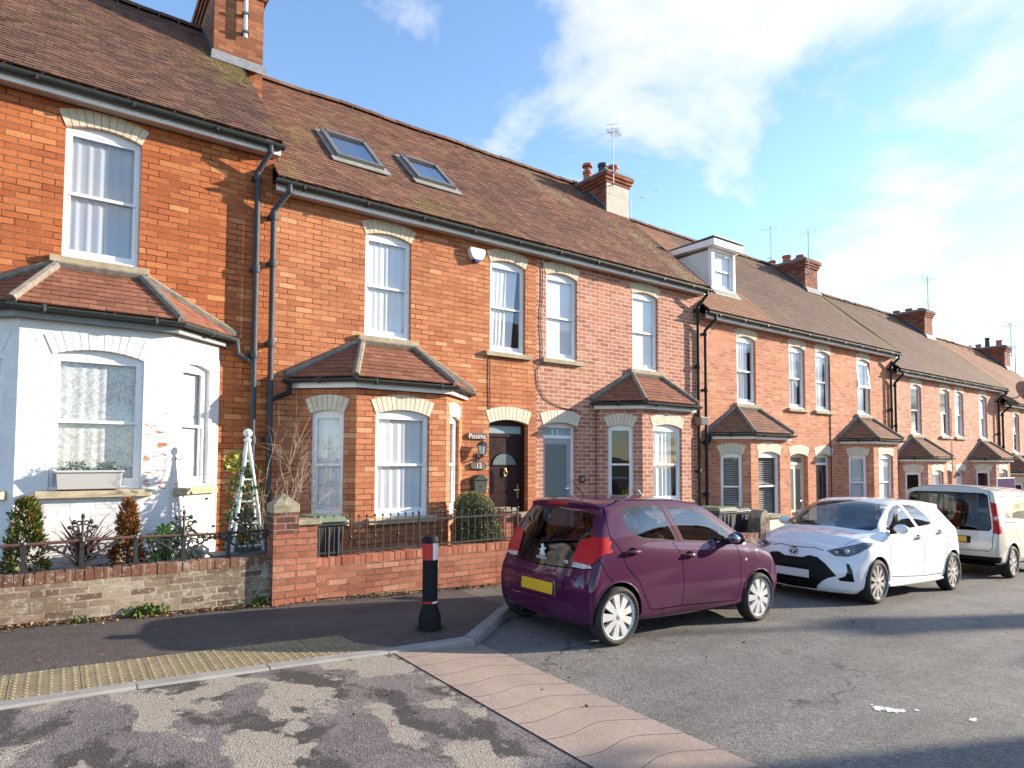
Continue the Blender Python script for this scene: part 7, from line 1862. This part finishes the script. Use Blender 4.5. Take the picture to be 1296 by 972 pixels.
# ------------------------------------------------------------------ houses across the road (out of view: they throw the shadows and fill the reflections)
def opposite(label, x0, x1, yf, depth, eave, ridge, chim=None):
    gz = road_z((x0 + x1) / 2); org = ((x0 + x1) / 2, yf, gz); t = thing('opposite_house', label, 'house', org, 'houses across the road')
    yb = yf - depth; ym = (yf + yb) / 2; fr = Frame((x1, yf), (x0, yf)); L = x1 - x0
    ops = []
    n = max(2, int(L / 3))
    for i in range(n):
        u = L * (i + .5) / n; ops += [(u - .45, u + .45, gz + .9, gz + 2.3), (u - .45, u + .45, gz + 3.5, gz + 4.9)]
    mb = MB(); wall_panel(mb, fr, 0, L, gz - 1, gz + eave, ops)
    for x in (x0, x1): mb.quad((x, yf, gz - 1), (x, yb, gz - 1), (x, yb, gz + eave), (x, ym, gz + ridge), (x, yf, gz + eave))
    mb.quad((x0, yb, gz - 1), (x1, yb, gz - 1), (x1, yb, gz + eave), (x0, yb, gz + eave)); mb.build('wall', M['brick_10'], t, org=org)
    for (a, b, c, d) in ops:
        mb = MB(); mb.fbox(fr, a, b, -.1, -.06, c, c + .06); mb.fbox(fr, a, b, -.1, -.06, d - .06, d); mb.fbox(fr, a, a + .06, -.1, -.06, c + .06, d - .06); mb.fbox(fr, b - .06, b, -.1, -.06, c + .06, d - .06); mb.fbox(fr, a + .06, b - .06, -.1, -.065, (c + d) / 2 - .03, (c + d) / 2 + .03)
        w = mb.build('window', M['white'], t, org=org); mb = MB(); mb.quad(*[fr.p(u, -.08, z) for u, z in ((a, c), (b, c), (b, d), (a, d))]); mb.build('pane', M['car_gloss_black'], w, org=org)
    mb = MB(); o = .3; k = (ridge - eave) / (depth / 2)
    for s, ye in ((1, yf + o), (-1, yb - o)):
        z = gz + eave - o * k; mb.hexa([(x0 - .1, ye, z), (x1 + .1, ye, z), (x1 + .1, ym, gz + ridge), (x0 - .1, ym, gz + ridge), (x0 - .1, ye, z + .12), (x1 + .1, ye, z + .12), (x1 + .1, ym, gz + ridge + .12), (x0 - .1, ym, gz + ridge + .12)])
    rf = mb.build('roof', M['tile_10'], t, org=org, fix=True)
    if chim:
        mb = MB(); x = chim; mb.box(x - .35, x + .35, ym - .27, ym + .27, gz + ridge - .6, gz + ridge + 1.25); mb.box(x - .42, x + .42, ym - .34, ym + .34, gz + ridge + 1.251, gz + ridge + 1.5); mb.tube([(x, ym, gz + ridge + 1.4), (x, ym, gz + ridge + 2.6)], .06, 6); mb.build('chimney', M['brick_chimney'], rf, org=org)
SUN_AZ = math.atan2(.9, -.333)      # from +Y towards +X
SUN_EL = R(16.0)
opposite('brick house across the road whose corner shades the asphalt at the bottom right', 13.8, 23.9, -5.32, 8, 7.3, 9.8)
opposite('brick house across the road whose chimney throws the long shadow on the asphalt', 33.6, 43.0, -4.95, 5.0, 6.6, 9.4, 38.2)

# ------------------------------------------------------------------ light, sky, camera
world = bpy.data.worlds.new('World'); scene.world = world; world.use_nodes = True
nt = world.node_tree; bg = nt.nodes['Background']; wout = nt.nodes['World Output']
sky = nt.nodes.new('ShaderNodeTexSky'); sky.sky_type = 'NISHITA'; sky.sun_disc = False
sky.sun_elevation = SUN_EL; sky.sun_rotation = SUN_AZ; sky.altitude = 50; sky.air_density = .9; sky.dust_density = .12; sky.ozone_density = 2.2
# clouds laid on a plane high above the street
geo = nt.nodes.new('ShaderNodeTexCoord'); sp = nt.nodes.new('ShaderNodeSeparateXYZ'); nt.links.new(geo.outputs['Generated'], sp.inputs[0])
zc = math_(nt, 'ADD', math_(nt, 'MAXIMUM', sp.outputs[2], 0.0), .13)
cb = nt.nodes.new('ShaderNodeCombineXYZ'); nt.links.new(math_(nt, 'DIVIDE', sp.outputs[0], zc), cb.inputs[0]); nt.links.new(math_(nt, 'DIVIDE', sp.outputs[1], zc), cb.inputs[1])
mp = nt.nodes.new('ShaderNodeMapping'); mp.inputs['Location'].default_value = (-6, 3, 0); nt.links.new(cb.outputs[0], mp.inputs[0])
n1 = noisef(nt, mp.outputs[0], 1.7, 9, .56, .25); n2 = noisef(nt, mp.outputs[0], .6, 3, .5)
# more cloud towards the sun, clearer to the left
grad = math_(nt, 'ADD', math_(nt, 'MULTIPLY', sp.outputs[0], .40), math_(nt, 'MULTIPLY', sp.outputs[1], -.12))
cov = math_(nt, 'ADD', math_(nt, 'ADD', n1, math_(nt, 'MULTIPLY', math_(nt, 'SUBTRACT', n2, .5), .5)), math_(nt, 'MULTIPLY', math_(nt, 'SUBTRACT', grad, .2), .17))
cl = ramp(nt, [(.50, 0), (.565, .5), (.70, 1)], cov).outputs[0]
ccol = ramp(nt, [(.45, (2.0, 2.15, 2.4)), (.58, (2.75, 2.77, 2.82))], n1).outputs[0]
skyc = mix(nt, cl, sky.outputs[0], ccol)
nt.links.new(skyc, bg.inputs[0]); bg.inputs[1].default_value = .15

sl_ = bpy.data.lights.new('sun', 'SUN'); sl_.energy = 4.3; sl_.angle = R(.5); sl_.color = (1.0, .87, .70)
so = bpy.data.objects.new('sun', sl_); COL.objects.link(so)
sd_ = Vector((math.sin(SUN_AZ) * math.cos(SUN_EL), math.cos(SUN_AZ) * math.cos(SUN_EL), math.sin(SUN_EL)))
so.rotation_euler = sd_.to_track_quat('Z', 'Y').to_euler()

F, CX, CY = 803.3, 659.73, 546.69; yaw, pit, rol = R(36.0976), R(2.65), R(.154)
cam = bpy.data.cameras.new('camera'); co_ = bpy.data.objects.new('camera', cam); COL.objects.link(co_)
a = Vector((math.sin(yaw) * math.cos(pit), math.cos(yaw) * math.cos(pit), math.sin(pit))); r = Vector((math.cos(yaw), -math.sin(yaw), 0)); u = r.cross(a)
r2 = r * math.cos(rol) + u * math.sin(rol); u2 = -r * math.sin(rol) + u * math.cos(rol)
co_.matrix_world = Matrix((( r2.x, u2.x, -a.x, 0), (r2.y, u2.y, -a.y, 0), (r2.z, u2.z, -a.z, 0), (0, 0, 0, 1)))
cam.sensor_fit = 'HORIZONTAL'; cam.sensor_width = 36; cam.lens = 36 * F / 1296
cam.shift_x = -(CX - 648) / 1296; cam.shift_y = (CY - 486) / 1296
cam.clip_start = .05; cam.clip_end = 3000
scene.camera = co_
vs_ = scene.view_settings; scene.display_settings.display_device = 'sRGB'; vs_.view_transform = 'Standard'; vs_.look = 'None'; vs_.gamma = 1; vs_.use_curve_mapping = False; vs_.exposure = 1.46
scene.cycles.max_bounces = 6; scene.cycles.transparent_max_bounces = 12; scene.cycles.diffuse_bounces = 3; scene.cycles.glossy_bounces = 3; scene.cycles.caustics_reflective = False; scene.cycles.caustics_refractive = False
scene.cycles.use_denoising = True
